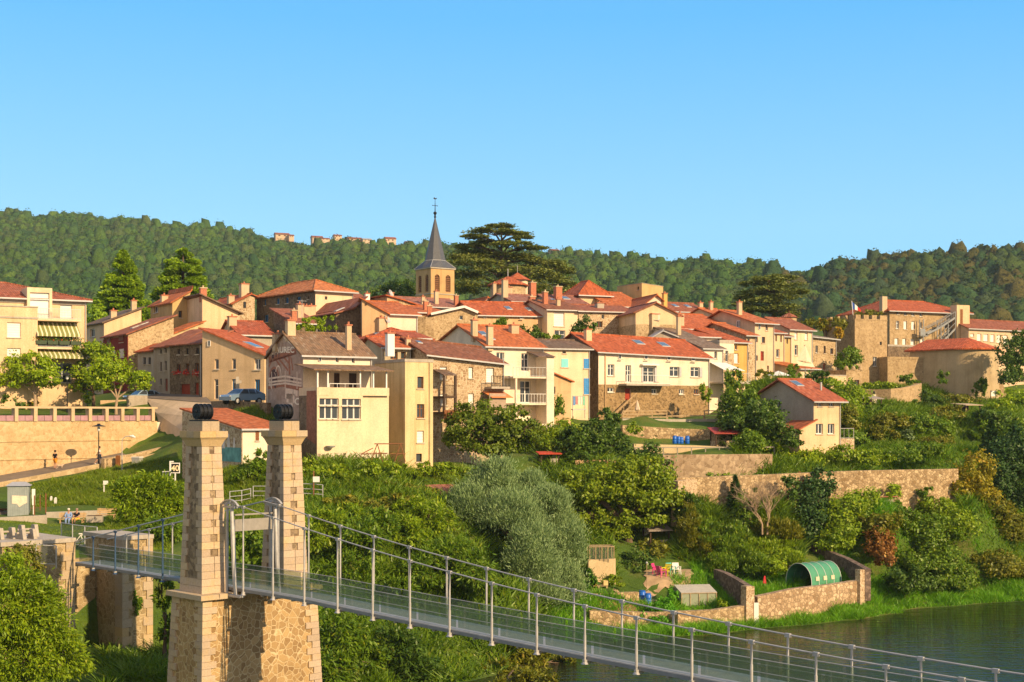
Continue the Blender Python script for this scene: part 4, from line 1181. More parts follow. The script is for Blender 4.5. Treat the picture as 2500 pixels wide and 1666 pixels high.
# terrace block in front with two big windows
m = MB(); D2 = 3.6
mfx = lambda u, d, z: (u, d - D2, z)
class E: pass
e = E(); a_ = h.a; Pn = h.P + Vector((math.sin(a_), -math.cos(a_), 0)) * D2
def efz(px, py):
    mm_ = (px - 1250) / F; u = (mm_ * Pn.y - Pn.x) / (math.cos(a_) - mm_ * math.sin(a_)); t = Pn.y + u * math.sin(a_)
    return u, CZ + (HY - py) * t / F - h.P.z
uL, zT = efz(774, 946); uR = efz(953, 946)[0]
um = efz(886, 946)[0]
zB = -3
holes = [(efz(780, 973)[0], efz(827, 973)[0], efz(803, 1023)[1], efz(803, 973)[1]), (efz(835, 974)[0], efz(881, 974)[0], efz(858, 1024)[1], efz(858, 974)[1])]
sb = MB(); zst = efz(800, 1107)[1]
m2 = MB()
def mk(u0, u1, hs, zt2, off):
    plane_grid(m2, lambda u, d, z: (u + u0, d - D2 + off, z), u1 - u0, zB, zt2, [(q[0] - u0, q[1] - u0, q[2], q[3]) for q in hs], zst)
mk(uL, um, holes, zT - .0, 0)
mk(um, uR, [], zT, .28)
m2.face([(uL, -D2, zB), (uL, 0, zB), (uL, 0, zT), (uL, -D2, zT)]); m2.face([(um, -D2, zB), (um, -D2 + .28, zB), (um, -D2 + .28, zT), (um, -D2, zT)])
m2.face([(uR, -D2 + .28, zB), (uR, 0, zB), (uR, 0, zT), (uR, -D2 + .28, zT)])
zF = efz(830, 966)[1]
m2.face([(uL, -D2 + .2, zF), (uR, -D2 + .3, zF), (uR, -.003, zF), (uL, -.003, zF)])
ext = m2.build('terrace_block', [P_CREAM2, rubble((.20, .15, .10, 1), (.34, .27, .19, 1), (.66, .58, .44, 1), 2.8, .16)], h.root)
sm = MB(); sm.face([(uL - .02, -D2 + .05, zB), (uL - .02, -.02, zB), (uL - .02, -.02, zF), (uL - .02, -D2 + .05, zF)]); sm.build('side_wall_facing', ST_DARK, ext)
sm = MB(); sm.face([(uL - .03, -D2 + .2, 1.7), (uL - .03, -1.6, 2.2), (uL - .03, -1.6, 6.2), (uL - .03, -D2 + .2, 6.2)]); sm.build('mural', PB, ext)
for q in holes:
    for i in range(3):
        w_ = (q[1] - q[0]) / 3; opening(h.root, mfx, 'p', q[0] + w_ * i, q[0] + w_ * (i + 1) - .02, q[2], q[3] - .62)
        opening(h.root, mfx, 'p', q[0] + w_ * i, q[0] + w_ * (i + 1) - .02, q[3] - .58, q[3])
for px in (777, 802, 881, 913, 945):
    pm = MB(); u = efz(px, 908)[0]; pm.box(u - .06, u + .06, -D2 + .08, -D2 + .20, zF, efz(px, 907)[1] + .02); pm.build('veranda_post', WHITE, h.root)
for (xa, xb) in ((777, 805), (881, 950)):
    par = MB(); par.box(efz(xa, 950)[0], efz(xb, 950)[0], -D2 - .02, -D2 + .1, zF, zT + .02); par.build('parapet', P_CREAM2, h.root)
railing(h.root, 'railing', (efz(805, 950)[0], -D2 + .05, zF), (efz(881, 950)[0], -D2 + .05, zF), 1.0, WHITE, 4)
vr = MB(); zr1 = h.fz(800, 893)[1]; zr0 = efz(850, 906)[1]
uA, uB = efz(768, 900)[0] - .2, efz(958, 905)[0]
vr.hexa([(uA, -D2 - .3, zr0), (uB, -D2 - .3, zr0), (uB, -.003, zr1), (uA, -.003, zr1)], [(uA, -D2 - .3, zr0 + .1), (uB, -D2 - .3, zr0 + .1), (uB, -.003, zr1 + .1), (uA, -.003, zr1 + .1)])
vr.build('veranda_roof', rf((.22, .13, .075, 1), 'x', .5), h.root)
for (px, w_) in ((822, .5), (861, .7)):
    u = h.fz(px, 920)[0]; m = MB(); m.box(u - w_ / 2, u + w_ / 2, -.04, -.004, zF + .05, zF + 2.0); m.build('door', WOODD, h.root)
m = MB(); uu, zz = efz(803, 1092); m.lathe((uu, -D2 - .35, zz), [(.05, -.1), (.34, .0), (.4, .12), (.32, .12)], 14); m.tube([(uu, -D2, zz - .2), (uu, -D2 - .35, zz)], .04, 6); m.build('satellite_dish', STEEL, h.root)

# ---- narrow cream tower house with rain-stained walls
h = house("narrow tall flat-topped cream house with rain-streaked walls and windows one above the other", 989, 1057, 125, 31, 1132, 6.2, ('f', 884, .12), plaster((.74, .57, .32, 1), .8), CONC,
          [(1019, 920, 1034, 949, 'wd'), (1018, 987, 1036, 1021, 'wd'), (1018, 1052, 1035, 1081, 'sh'), (1016, 1108, 1030, 1128, 'dk')], [], gutter=False)
m = MB(); m.tube([(h.W - .35, -.08, h.ze), (h.W - .35, -.08, -2)], .06, 6); m.build('downpipe', P_STAIN, h.root)
h = house("small attic house with two brown windows tucked behind the narrow flat-topped cream house", 934, 1003, 133, 31, 960, 5.0, ('y', 848, 826, .6), plaster((.52, .44, .30, 1), .9), rf(T_RED, 'x'), [(953, 859, 971, 878, 'wd'), (979, 860, 991, 877, 'wd')], [],
          chim=[(.05, -.25, .7, 1.6, WHITE), (.98, .1, .45, .7)])
# ---- long rubble house
h = house("long rubble-stone house with wide brown roof, white shutters and a wooden gallery", 1045, 1231, 132, 30, 1140, 8.6, ('y', 866, 828, .6), ST_PALE, rf(T_BROWN, 'x', .15),
          [(1074, 896, 1091, 927, 'sh'), (1144, 897, 1155, 924, 'sh'), (1187, 899, 1206, 934, 'sh'), (1075, 962, 1091, 990, 'sh'), (1143, 961, 1157, 991, 'sh'), (1190, 966, 1204, 990, 'd')], [], eav1=889, sky=[(.12, .45, .5, .7)])
m = MB(); zz = h.fz(1075, 910)[1]; ua, ub = h.fz(1057, 910)[0], h.fz(1089, 910)[0]
m.hexa([(ua, -2.2, zz - .35), (ub, -2.2, zz - .35), (ub, -.02, zz + .2), (ua, -.02, zz + .2)], [(ua, -2.2, zz - .25), (ub, -2.2, zz - .25), (ub, -.02, zz + .3), (ua, -.02, zz + .3)])
m.build('gallery_roof', rf(T_GREYB, 'x'), h.root)
m = MB(); zf1, zf2 = h.fz(1075, 968)[1], h.fz(1075, 1006)[1]
for u in (ua + .1, ub - .1): m.box(u - .1, u + .1, -2.15, -1.95, zf2, zz - .3)
for z in (zf1, zf2): m.box(ua, ub, -2.2, -.02, z - .18, z)
g = m.build('gallery', WOODD, h.root)
railing(h.root, 'railing', (ua + .2, -2.1, zf1), (ub - .2, -2.1, zf1), 1.0, WOODD, 8)
m = MB(); z9 = h.fz(1075, 1033)[1]
for i in range(5): m.box(ua + .34 * i, ua + .34 * i + .31, -2.28, -2.22, z9, zf2 + .15)
m.build('board_screen', WOODB, h.root)
m = MB(); zz = h.fz(1205, 945)[1]; ua, ub = h.fz(1184, 945)[0], h.fz(1229, 945)[0]
m.box(ua, ub, -1.3, -.003, zz - .2, zz); m.build('balcony', CONC, h.root); railing(h.root, 'railing', (ua, -1.25, zz), (ub, -1.25, zz), 1.0, IRON)
m = MB(); zz = h.fz(1205, 957)[1]
m.hexa([(ua - .3, -1.9, zz - .6), (ub, -1.9, zz - .6), (ub, -.02, zz), (ua - .3, -.02, zz)], [(ua - .3, -1.9, zz - .56), (ub, -1.9, zz - .56), (ub, -.02, zz + .04), (ua - .3, -.02, zz + .04)])
m.build('awning', plain("orange_awning", (.62, .22, .07, 1), .8), h.root)
m = MB(); z9 = h.fz(1205, 1000)[1]; m.box(ua - .4, ua + 1.4, -1.6, -1.5, z9, z9 + 1.5); m.build('board_screen', plain("grey_boards", (.36, .27, .2, 1), .8), h.root)

# ---- white balcony house
h = house("white three-storey house with stacked balconies, white corner pillar and a red roof", 1187, 1327, 147, 30, 1050, 13, ('y', 845, 796, .45), P_WHITE, rf(T_ORANGE, 'x', .3),
          [(1212, 861, 1231, 884, 'w'), (1273, 863, 1291, 907, 'dw'), (1270, 930, 1296, 984, 'dw')], [], eav1=849, chim=[(.06, .0, .6, 2.0), (.0, .2, .6, 1.7, CHIMP), (.80, .3, .9, .9, CHIMP)], sky=[(.22, .15), (.2, .25)])
m = MB(); u2, u3 = h.fz(1308, 900)[0], h.fz(1327, 900)[0]; m.box(u2, u3 - .05, -2.2, -.003, -2, h.fz(1318, 873)[1]); m.build('corner_pillar', P_WHITE, h.root)
m = MB(); za = h.fz(1318, 870)[1]; m.hexa([(u2 - 1.1, -2.4, za - .2), (u3, -2.4, za - .2), (u3, -.003, za + .4), (u2 - 1.1, -.003, za + .4)], [(u2 - 1.1, -2.4, za - .12), (u3, -2.4, za - .12), (u3, -.003, za + .48), (u2 - 1.1, -.003, za + .48)]); m.build('canopy', rf(T_GREYB, 'x'), h.root)
BG = plain("green_glass_railing", (.28, .36, .30, 1), .2)
for (y, l0) in ((921, 1228), (985, 1236), (1035, 1240)):
    ua = h.fz(l0, y)[0]; zz = h.fz(1270, y)[1]
    m = MB(); m.box(ua, u2 - .003, -2.15, -.003, zz - .18, zz); m.build('balcony', P_WHITE, h.root)
    if y < 1000:
        railing(h.root, 'railing', (ua, -2.1, zz), (u2 - .01, -2.1, zz), .95, WHITE if y > 930 else ZINC, 10)
m = MB(); ua = h.fz(1236, 985)[0]; m.box(ua - .1, ua + .1, -2.1, -1.9, -2, h.fz(1240, 924)[1]); m.build('pillar', P_WHITE, h.root)

# ---- cream house with blue shutters, small annex
h = house("cream house with a turquoise window and tall bright blue shutters beside the big white house", 1328, 1440, 158.5, 30, 1012, 7.5, ('y', 851, 832), P_CREAM2, rf(T_GREYB, 'x', .5),
          [(1370, 876, 1387, 897, 'ts'), (1425, 876, 1439, 900, 'bs'), (1425, 924, 1439, 963, 'bs'), (1373, 858, 1382, 863, 'dk')], [], eav1=853, ov=.3)
h = house("small ochre annex with an orange-edged mono-pitch roof in front of the cream house", 1327, 1394, 154, 30, 1012, 4.0, ('x', [(1327, 915), (1345, 911), (1394, 932)]), P_TAN, rf(T_ORANGE, 'y'), [(1346, 944, 1356, 962, 'dk')], [], ov=.3)

# ---- the big white house
h = house("large white house with long red roof, four attic windows and a rubble ground floor", 1461, 1732, 162, 31, 1020, 10.4, ('y', 858, 816), P_WHITE, rf(T_RED, 'x', .15),
          [(1509, 865, 1516, 877, 'w'), (1572, 865, 1581, 878, 'w'), (1628, 867, 1637, 880, 'w'), (1687, 870, 1696, 882, 'w'), (1484, 890, 1500, 918, 'w'), (1527, 892, 1541, 934, 'dw'), (1569, 897, 1598, 934, 'dw'),
           (1635, 896, 1658, 920, 'w'), (1686, 897, 1708, 921, 'w'), (1483, 947, 1499, 958, 'w'), (1526, 949, 1540, 977, 'd'), (1591, 950, 1604, 962, 'w'), (1658, 951, 1670, 963, 'w'), (1694, 951, 1706, 963, 'wd')],
          [], stone=(939, ST_BROWN), lmat=ST_DARK, eav1=874, chim=[(.04, .30, .75, 1.3, P_CREAM)], sky=[(.50, .32, 1.2, 1.2), (.72, .30, 1.2, 1.3)], ov=.4)
HW = h
m = MB(); ua, ub = h.fz(1511, 940)[0], h.fz(1617, 940)[0]; zz = h.fz(1560, 938)[1]; m.box(ua, ub, -1.5, -.003, zz - .22, zz); m.build('balcony', CONC, h.root)
railing(h.root, 'railing', (ua + .05, -1.45, zz), (ub - .05, -1.45, zz), 1.0, WHITE, 16)
fbx(h, 'awning', WHITE, 1563, 889, 1604, 893, -.5, -.003)
for (x0, y0, x1, y1) in ((1566, 897, 1570, 934), (1598, 897, 1603, 934), (1658, 897, 1663, 920), (1708, 898, 1714, 922)):
    fbx(h, 'shutter', ZINC, x0, y0, x1, y1, -.06, -.003)
m = MB(); u0, z0 = h.fz(1540, 977); 
for i in range(9):
    m.box(u0 - .15 - .33 * (i + 1), u0 - .15 - .33 * i - .01, -1.1, -.3, z0 - .26 * (i + 1) - .06, z0 - .26 * (i + 1))
m.bar((u0, -1.12, z0 + .8), (u0 - 3.1, -1.12, z0 - 1.6), .07, .12); m.bar((u0, -1.12, z0 - .1), (u0 - 3.1, -1.12, z0 - 2.5), .06, .2)
for i in range(4): m.bar((u0 - .9 * i, -1.12, z0 - .1 - .72 * i), (u0 - .9 * i, -1.12, z0 + .8 - .72 * i), .06)
m.build('wooden_stair', plain("weathered_wood", (.36, .25, .14, 1), .8, 0, .25), h.root)
m = MB(); m.tube([(h.fz(1477, 870)[0], -.08, h.ze - .2), (h.fz(1477, 870)[0], -.08, -1)], .06, 6); m.build('downpipe', P_TAN, h.root)

# ---- right of the white house
h = house("white house with a sloping dull brown roof behind the large white house's right end", 1716, 1766, 173, 31, 960, 17, ('y', 851, 797, .62), P_WHITE, rf((.20, .135, .095, 1), 'x', .5), [(1744, 858, 1751, 876, 'w')], [], chim=[(.05, .60, 1.2, 1.6), (.28, .35, .5, 2.4)], ov=.3)
m = MB(); ua, ub = h.fz(1733, 915)[0], h.fz(1790, 915)[0]; zz = h.fz(1760, 934)[1]; m.box(ua, ub, -3.2, -.003, zz - .2, zz); m.build('terrace', CONC, h.root)
for u in (ua + 2.2, ub - .5):
    m = MB(); m.box(u - .18, u + .18, -2.6, -2.2, -4, zz - .2); m.build('pillar', P_CREAM2, h.root)
railing(h.root, 'railing', (ua, -3.15, zz), (ub, -3.15, zz), 1.05, ZINC, 14)
m = MB(); za, zb_ = h.fz(1750, 886)[1], h.fz(1750, 905)[1]; m.hexa([(ua, -2.6, zb_), (ub - .3, -2.6, zb_ - .1), (ub - 1.2, -.02, za), (ua, -.02, za)], [(ua, -2.6, zb_ + .04), (ub - .3, -2.6, zb_ - .06), (ub - 1.2, -.02, za + .04), (ua, -.02, za + .04)]); m.build('awning', WHITE, h.root)
house("white flat-topped house with a stone lower storey beside the mustard house", 1757, 1792, 177, 31, 955, 6, ('f', 838, .25), P_WHITE, CONC, [(1771, 857, 1778, 884, 'w')], [], stone=(862, ST_PALE), gutter=False)
house("mustard-yellow house with a red roof and a white window, rust-stained at its foot", 1788, 1826, 180, 31, 960, 13, ('y', 836, 806, .55), P_YELL, rf(T_RED, 'x', .15), [(1794, 844, 1800, 854, 'w'), (1792, 863, 1803, 887, 'sh')], [], ov=.35)
house("rubble house with a low orange roof between the mustard house and the tall cream house", 1822, 1846, 184, 31, 950, 12, ('y', 819, 791, .55), ST_PALE, rf(T_ORANGE, 'x', .15), [(1825, 824, 1830, 836, 'w'), (1824, 860, 1829, 880, 'sh')], [], ov=.4)
house("tall cream house with five irregular windows, a brown door and a long shaded gable", 1843, 1890, 190, 31, 950, 12.5, ('y', 788, 760, .55), P_PINK, rf(T_ORANGE, 'x', .15),
      [(1851, 789, 1856, 805, 'w'), (1869, 791, 1875, 807, 'w'), (1846, 821, 1850, 836, 'wd'), (1860, 823, 1868, 838, 'wd'), (1845, 868, 1850, 881, 'wd'), (1857, 858, 1865, 881, 'd'), (1873, 893, 1877, 902, 'wd')], [(1800, 783, 1808, 800, 'w')], chim=[(.3, .35, .6, 1.8)], ov=.5, eav1=791)
house("narrow ochre house with paired windows and low red roof right of the tall cream house", 1889, 1915, 196, 31, 925, 8, ('y', 813, 799), P_CREAM, rf(T_RED, 'x'), [(1893, 817, 1897, 834, 'w'), (1905, 819, 1909, 836, 'w'), (1895, 853, 1903, 873, 'w')], [], ov=.3)
house("lowest narrow ochre house with a single small window under a brown eave", 1914, 1932, 199, 31, 925, 7, ('y', 822, 811), P_OCHRE, rf(T_BROWN, 'x'), [(1920, 827, 1924, 840, 'w')], [], ov=.3)
house("wide cream house with four tall shuttered windows and a brown-red roof near the castle end", 1928, 1984, 201, 31, 915, 9, ('y', 804, 778, .55), P_CREAM2, rf(T_DULL, 'x', .2), [(1940, 806, 1947, 829, 'sh'), (1965, 807, 1972, 830, 'sh'), (1940, 843, 1948, 868, 'w'), (1963, 843, 1967, 850, 'dk')], [], ov=.4, eav1=807)
house("ochre rubble house with a flat grey-brown roof and brown shutters left of the square tower", 1984, 2042, 207, 31, 915, 9, ('y', 823, 811, .7), ST_WARM, rf((.24, .19, .15, 1), 'x', .4), [(1991, 844, 1997, 862, 'w'), (2011, 845, 2016, 863, 'wd'), (2027, 851, 2034, 865, 'wd'), (2010, 887, 2015, 903, 'd')], [], ov=.4, eav1=830)
h = house("low garden house with a long bright orange roof under the tall cream house", 1952, 1996, 189, 31, 930, 13, ('y', 901, 872, 1.0), P_CREAM2, rf((.50, .15, .04, 1), 'x', .05), [(1964, 913, 1975, 926, 'w')], [], ov=.35)
# ---- small house with red roof on the slope
h = house("grey-gabled house with broad red roof and four white windows, standing alone among trees", 1987, 2052, 150, 31, 1092, 10.2, ('y', 977, 929), P_CREAM, rf((.36, .10, .045, 1), 'x', .12),
          [(1996, 983, 2008, 993, 'w'), (2024, 983, 2036, 993, 'w'), (1992, 1035, 2009, 1060, 'w'), (2021, 1035, 2037, 1060, 'w')], [(1894, 977, 1909, 998, 'g')], sky=[(.3, .38, 1.0, 1.3)], ov=.55)
m = MB(); m.box(-.03, -.003, .03, h.D - .03, -2.9, h.ze - .15)
m.face([(-.03, .03, h.ze - .15), (-.03, h.D - .03, h.ze - .15), (-.03, h.D / 2, h.ze + 2.1)]); m.build('side_wall_facing', plaster((.42, .37, .30, 1), .2), h.root)
m = MB(); xx, yy = h.W * .82, h.D * .22; m.tube([(xx, yy, h.rz(xx, yy)), (xx, yy, h.rz(xx, yy) + 1.0)], .11, 8); m.build('flue', STEEL, h.root)
m = MB(); zz = h.lz(1950, 1043)[1]
m.hexa([(-2.3, -.3, zz - .3), (.3, -.3, zz + .75), (.3, 3.4, zz + .75), (-2.3, 3.4, zz - .3)], [(-2.3, -.3, zz - .18), (.3, -.3, zz + .87), (.3, 3.4, zz + .87), (-2.3, 3.4, zz - .18)])
m.build('porch_roof', rf((.36, .10, .045, 1), 'y', .12), h.root)
m = MB(); m.box(-2.0, -.003, .0, 3.2, -2.5, zz - .32); m.face([(-2.0, 0, zz - .32), (-.003, 0, zz - .32), (-.003, 0, zz + .6)]); m.build('porch', P_CREAM, h.root)
m = MB(); ua = h.W; m.box(ua + .003, ua + 2.2, .2, 3.2, -2, .85); m.build('terrace', ST_PALE, h.root); railing(h.root, 'railing', (ua + .05, .25, .85), (ua + 2.15, .25, .85), 1.1, STEEL, 3)
# ---------------------------------------------------------------- upper rows of the village
house("big square dark-stone house with pale orange hipped roof, highest on the left", 770, 862, 178, 38, 900, 15.5, ('h', 709, 683, 4.6), P_CREAM2, rf((.50, .17, .055, 1), 'x', .1), [(793, 724, 799, 732, 'dk')],
      [(645, 731, 650, 746, 'wb'), (675, 729, 682, 743, 'wb'), (697, 727, 704, 741, 'wb'), (725, 725, 734, 740, 'wb'), (751, 724, 755, 731, 'dk'), (646, 769, 655, 787, 'wb'), (674, 767, 683, 779, 'wb'), (697, 766, 704, 777, 'wb')], ov=.5, lmat=ST_DARK)
house("stone-faced side house with low red roof and chimneys left of the big dark-stone house", 568, 622, 186, 34, 900, 10, ('x', [(568, 742), (612, 720), (622, 724)]), ST_PALE, rf(T_RED, 'y', .4), [(594, 737, 600, 752, 'dk')], [], chim=[(.05, .1, .8, 1.0), (.72, .15, 1.1, 1.6)], ov=.35)
h = house("small low house with red roof and a chimney below the big dark-stone house", 585, 668, 160, 30, 880, 7, ('y', 817, 786, .6), P_GREY, rf((.34, .085, .04, 1), 'x', .5), [], [], chim=[(.02, .4, .9, 1.0, CHIMP)], ov=.3)
house("brown-roofed house with ivy over its lower wall and two chimneys, below the big dark-stone house", 820, 888, 166, 30, 880, 12, ('x', [(820, 766), (862, 756), (884, 733)]), ST_DARK, rf(T_DULL, 'y', .25), [], [], chim=[(.05, .8, .9, 1.4), (.3, .85, .9, 1.3)], ov=.4, sky=[(.55, .3)])
h = house("lower red-brown lean-to roof with a tall brick chimney, left of the ivy-covered wall", 722, 775, 160, 30, 880, 7, ('y', 789, 757, 1.0), ST_DARK, rf(T_DULL, 'x', .25), [], [], chim=[(.55, .35, .75, 1.6), (.02, .1, .6, 1.2, BRICK)], ov=.4)
antenna(h, .5, .2, 2.4)
house("wide brown roof with skylights stepping up behind the ivy-covered house", 850, 935, 181, 30, 880, 13, ('y', 758, 714, .65), P_CREAM, rf(T_DULL, 'x', .2), [], [], sky=[(.15, .35), (.35, .2), (.45, .5), (.1, .12)], chim=[(.9, .3, .6, 1.2, WHITE)])
h = house("tan gable-ended house with a plain rendered wall and a red verge", 884, 946, 163, 8, 880, 9, ('x', [(884, 732), (950, 766)]), P_TAN, rf(T_ORANGE, 'y', .15), [(892, 741, 895, 746, 'dk')], [], ov=.3)
house("white blank-walled house with a shallow red roof right of the tan gable", 945, 1020, 164.5, 26, 880, 10, ('y', 767, 738, .7), P_WHITE, rf(T_ORANGE, 'x', .15), [], [], ov=.35, eav1=770)
h = house("ruined-looking low stone house with a broken red roof and dish, behind the white wall", 945, 1050, 185, 30, 860, 8, ('x', [(945, 724), (985, 735), (1050, 757)]), ST_WARM, rf(T_RED, 'y', .2), [(954, 742, 962, 748, 'dk')], [], chim=[(.26, .3, .7, 1.0)])
dish(h, .18, .2, .8, .45)
house("long dull-pink roof of a house directly below the church tower", 1000, 1130, 214, 30, 860, 10, ('y', 747, 727), P_GREY, rf((.30, .125, .085, 1), 'x', .3), [], [], chim=[(.58, .15, .6, 2.0), (.93, .1, .6, 1.6, BRICK), (.3, .1, .5, 1.2)])
h = house("rounded rubble-stone house with a white-edged gable in the middle of the village", 1058, 1166, 170, 12, 880, 12, ('x', [(1058, 768), (1132, 750), (1166, 764)]), ST_WARM, rf(T_ORANGE, 'y', .2), [(1122, 771, 1130, 781, 'w')], [], chim=[(.02, .3, .55, 1.2, BRICK)], ov=.4)
m = MB(); m.box(-.02, h.W + .1, -.02, -.004, -2, -1.9)
m = MB()
for (q0, z0), (q1, z1) in zip(h.prof, h.prof[1:]): m.bar((q0 - (.35 if q0 == 0 else 0), -.45, z0 + .02), (q1, -.45, z1 + .02), .12, .28)
m.build('verge_board', WHITE, h.root)
m = MB(); m.lathe((0, 3, -3), [(3.2, 0), (3.1, h.ze + 2.7)], 20); m.build('rounded_corner', ST_WARM, h.root)
house("wide low cross roof of red tiles behind the rounded stone house", 1010, 1100, 178, 30, 860, 8, ('y', 763, 748, .9), ST_WARM, rf(T_ORANGE, 'x', .2), [], [], chim=[(.55, .3, .55, 1.2, BRICK)])
house("long tan house with a flat-looking red roof, three attic openings and shrubs in front", 1166, 1336, 180, 28, 880, 9, ('y', 769, 739), P_TAN, rf(T_RED, 'x', .35), [(1180, 771, 1187, 776, 'dk'), (1268, 772, 1275, 779, 'w'), (1300, 773, 1306, 779, 'dk'), (1180, 797, 1189, 804, 'dk')], [], sky=[(.55, .25), (.84, .22)], chim=[(.97, .4, .8, 1.2, BRICK)], eav1=772)
house("cream house with a tall white garage-like shutter at first floor beside the long tan house", 1336, 1415, 183, 28, 880, 9, ('y', 756, 736), P_CREAM2, rf(T_BROWN, 'x', .25), [(1352, 763, 1378, 797, 'sh'), (1354, 807, 1380, 838, 'w')], [], chim=[(.25, .3, .6, 1.6, BRICK), (.55, .2, .5, .9)], eav1=758)
house("broad pale rubble-stone house with a row of round pigeon holes under its eave", 1413, 1553, 185, 26, 880, 9, ('y', 760, 746), ST_PALE, rf(T_DULL, 'x', .4), [(1469, 769, 1475, 779, 'w'), (1456, 785, 1471, 800, 'wd'), (1525, 768, 1531, 776, 'dk'), (1515, 794, 1519, 799, 'dk'), (1525, 794, 1529, 799, 'dk'), (1535, 794, 1539, 799, 'dk'), (1546, 794, 1550, 799, 'dk')], [], chim=[(.5, .25, 1.0, .7, CONC)], eav1=763)
house("tall ochre gable house with one white window above the big white house", 1552, 1660, 181, 14, 880, 10, ('x', [(1552, 763), (1600, 741), (1660, 771)]), P_CREAM, rf(T_DULL, 'y', .3), [(1595, 765, 1609, 781, 'w'), (1597, 809, 1608, 818, 'w')], [], ov=.4, stone=(792, ST_WARM))
h = house("small blue-grey gabled attic poking up behind the big white house ridge", 1598, 1650, 175, 6, 880, 5, ('x', [(1598, 822), (1618, 810), (1648, 823)]), P_GREY, ZINC, [], [], ov=.35)
house("long dull-pink tiled roof with brick chimneys and a skylight right of the church", 1250, 1360, 206, 28, 860, 9, ('y', 736, 720), P_GREY, rf((.30, .125, .085, 1), 'x', .5), [], [], chim=[(.0, .25, .8, 2.6), (.78, .5, .9, 2.0, BRICK)], sky=[(.85, .3)])
house("second dull-pink tiled roof with a thick brick chimney beside the pigeon tower", 1355, 1440, 201, 28, 860, 9, ('y', 744, 722), P_GREY, rf((.28, .11, .075, 1), 'x', .4), [], [], chim=[(.35, .3, 1.0, 1.8, BRICK)], sky=[(.6, .35, 1.2, 1.3), (.15, .2)])
house("grey-gabled house with a deep orange roof below the rounded castle keep", 1182, 1232, 214, 22, 860, 9, ('x', [(1182, 738), (1190, 728), (1232, 741)]), plaster((.30, .31, .33, 1), .2), rf(T_ORANGE, 'y', .1), [], [], chim=[(.5, -.0, .5, 2.5)])
house("orange roof section with a dark triangular gable under the rounded castle keep", 1216, 1252, 216, 22, 860, 9, ('x', [(1216, 742), (1228, 724), (1252, 743)]), plaster((.16, .19, .25, 1), .2), rf(T_ORANGE, 'y', .1), [], [], chim=[(.9, .1, .8, 2.4)])
# pigeon tower, tall block
house("square cream pigeon tower with a pyramid roof of bright red tiles", 1416, 1487, 207, 24, 860, 6.2, ('h', 717, 686, 1.9), P_CREAM, rf(T_RED, 'x', .1), [], [], ov=.5)
house("tall bare ochre block with a slanting parapet and shaded side, right of the pigeon tower", 1567, 1619, 211, 30, 860, 6.5, ('x', [(1567, 692), (1619, 700)]), P_OCHRE, CONC, [], [(1556, 700, 1560, 708, 'dk')], ov=.05, rth=.06)
house("orange roof with a white gable in front of the tall ochre block", 1572, 1614, 200, 16, 860, 9, ('x', [(1572, 745), (1602, 722), (1614, 732)]), P_WHITE, rf(T_ORANGE, 'y', .1), [], [], ov=.4)
house("broad orange roof spread between the pigeon tower and the tall ochre block", 1490, 1578, 204, 24, 860, 10, ('y', 748, 714, .8), P_CREAM, rf(T_ORANGE, 'x', .1), [], [], chim=[(.32, .9, .8, 1.4, BRICK)])
house("red roof with two skylights and a yellow chimney above the wide orange roof", 1640, 1728, 203, 28, 860, 8, ('y', 760, 740), P_CREAM2, rf(T_DULL, 'x', .2), [], [], chim=[(-.02, .2, .6, 2.0, P_YELL), (.93, .15, .6, 1.0)], sky=[(.35, .3), (.7, .3)])
house("wide bright orange roof between the ochre gable house and the tall cream house", 1662, 1792, 188, 24, 860, 11, ('y', 802, 767, .8), P_TAN, rf((.46, .12, .04, 1), 'x', .05), [], [], chim=[(.08, .12, .9, 1.6)], ov=.6)
house("small red roof edged with white masonry just below the wide bright orange roof", 1672, 1752, 179, 28, 900, 8, ('y', 822, 803, .9), P_WHITE, rf(T_RED, 'x', .05), [], [], ov=.3)
house("low red roof in front of the cedar, left of the tall cream house", 1728, 1768, 206, 26, 860, 8, ('y', 774, 759), P_CREAM, rf(T_RED, 'x', .1), [], [])
house("second red-roofed house at the foot of the cedar, with a slim chimney", 1752, 1790, 199, 31, 860, 8, ('y', 772, 755), P_CREAM2, rf(T_ORANGE, 'x', .1), [], [], chim=[(.5, .4, .5, 1.2)])
h = house("red-tiled house with an attached dish right of the mural house chimney", 995, 1045, 157, 26, 900, 9, ('y', 826, 812, .5), P_CREAM, rf((.36, .09, .04, 1), 'x', .15), [], [])
h = house("red hipped house with a grey skylight behind the narrow cream tower house", 905, 1052, 158, 28, 900, 8.5, ('h', 827, 802, 2.6), P_CREAM, rf((.38, .09, .04, 1), 'x', .15), [], [], chim=[(.42, .5, .9, 1.3)], sky=[(.25, .2, 1.4, .7)])
dish(h, .5, .5, 1.2, .5)
ROUGH = rubble((.36, .25, .13, 1), (.58, .42, .24, 1), (.55, .43, .27, 1), 3.6, .04)

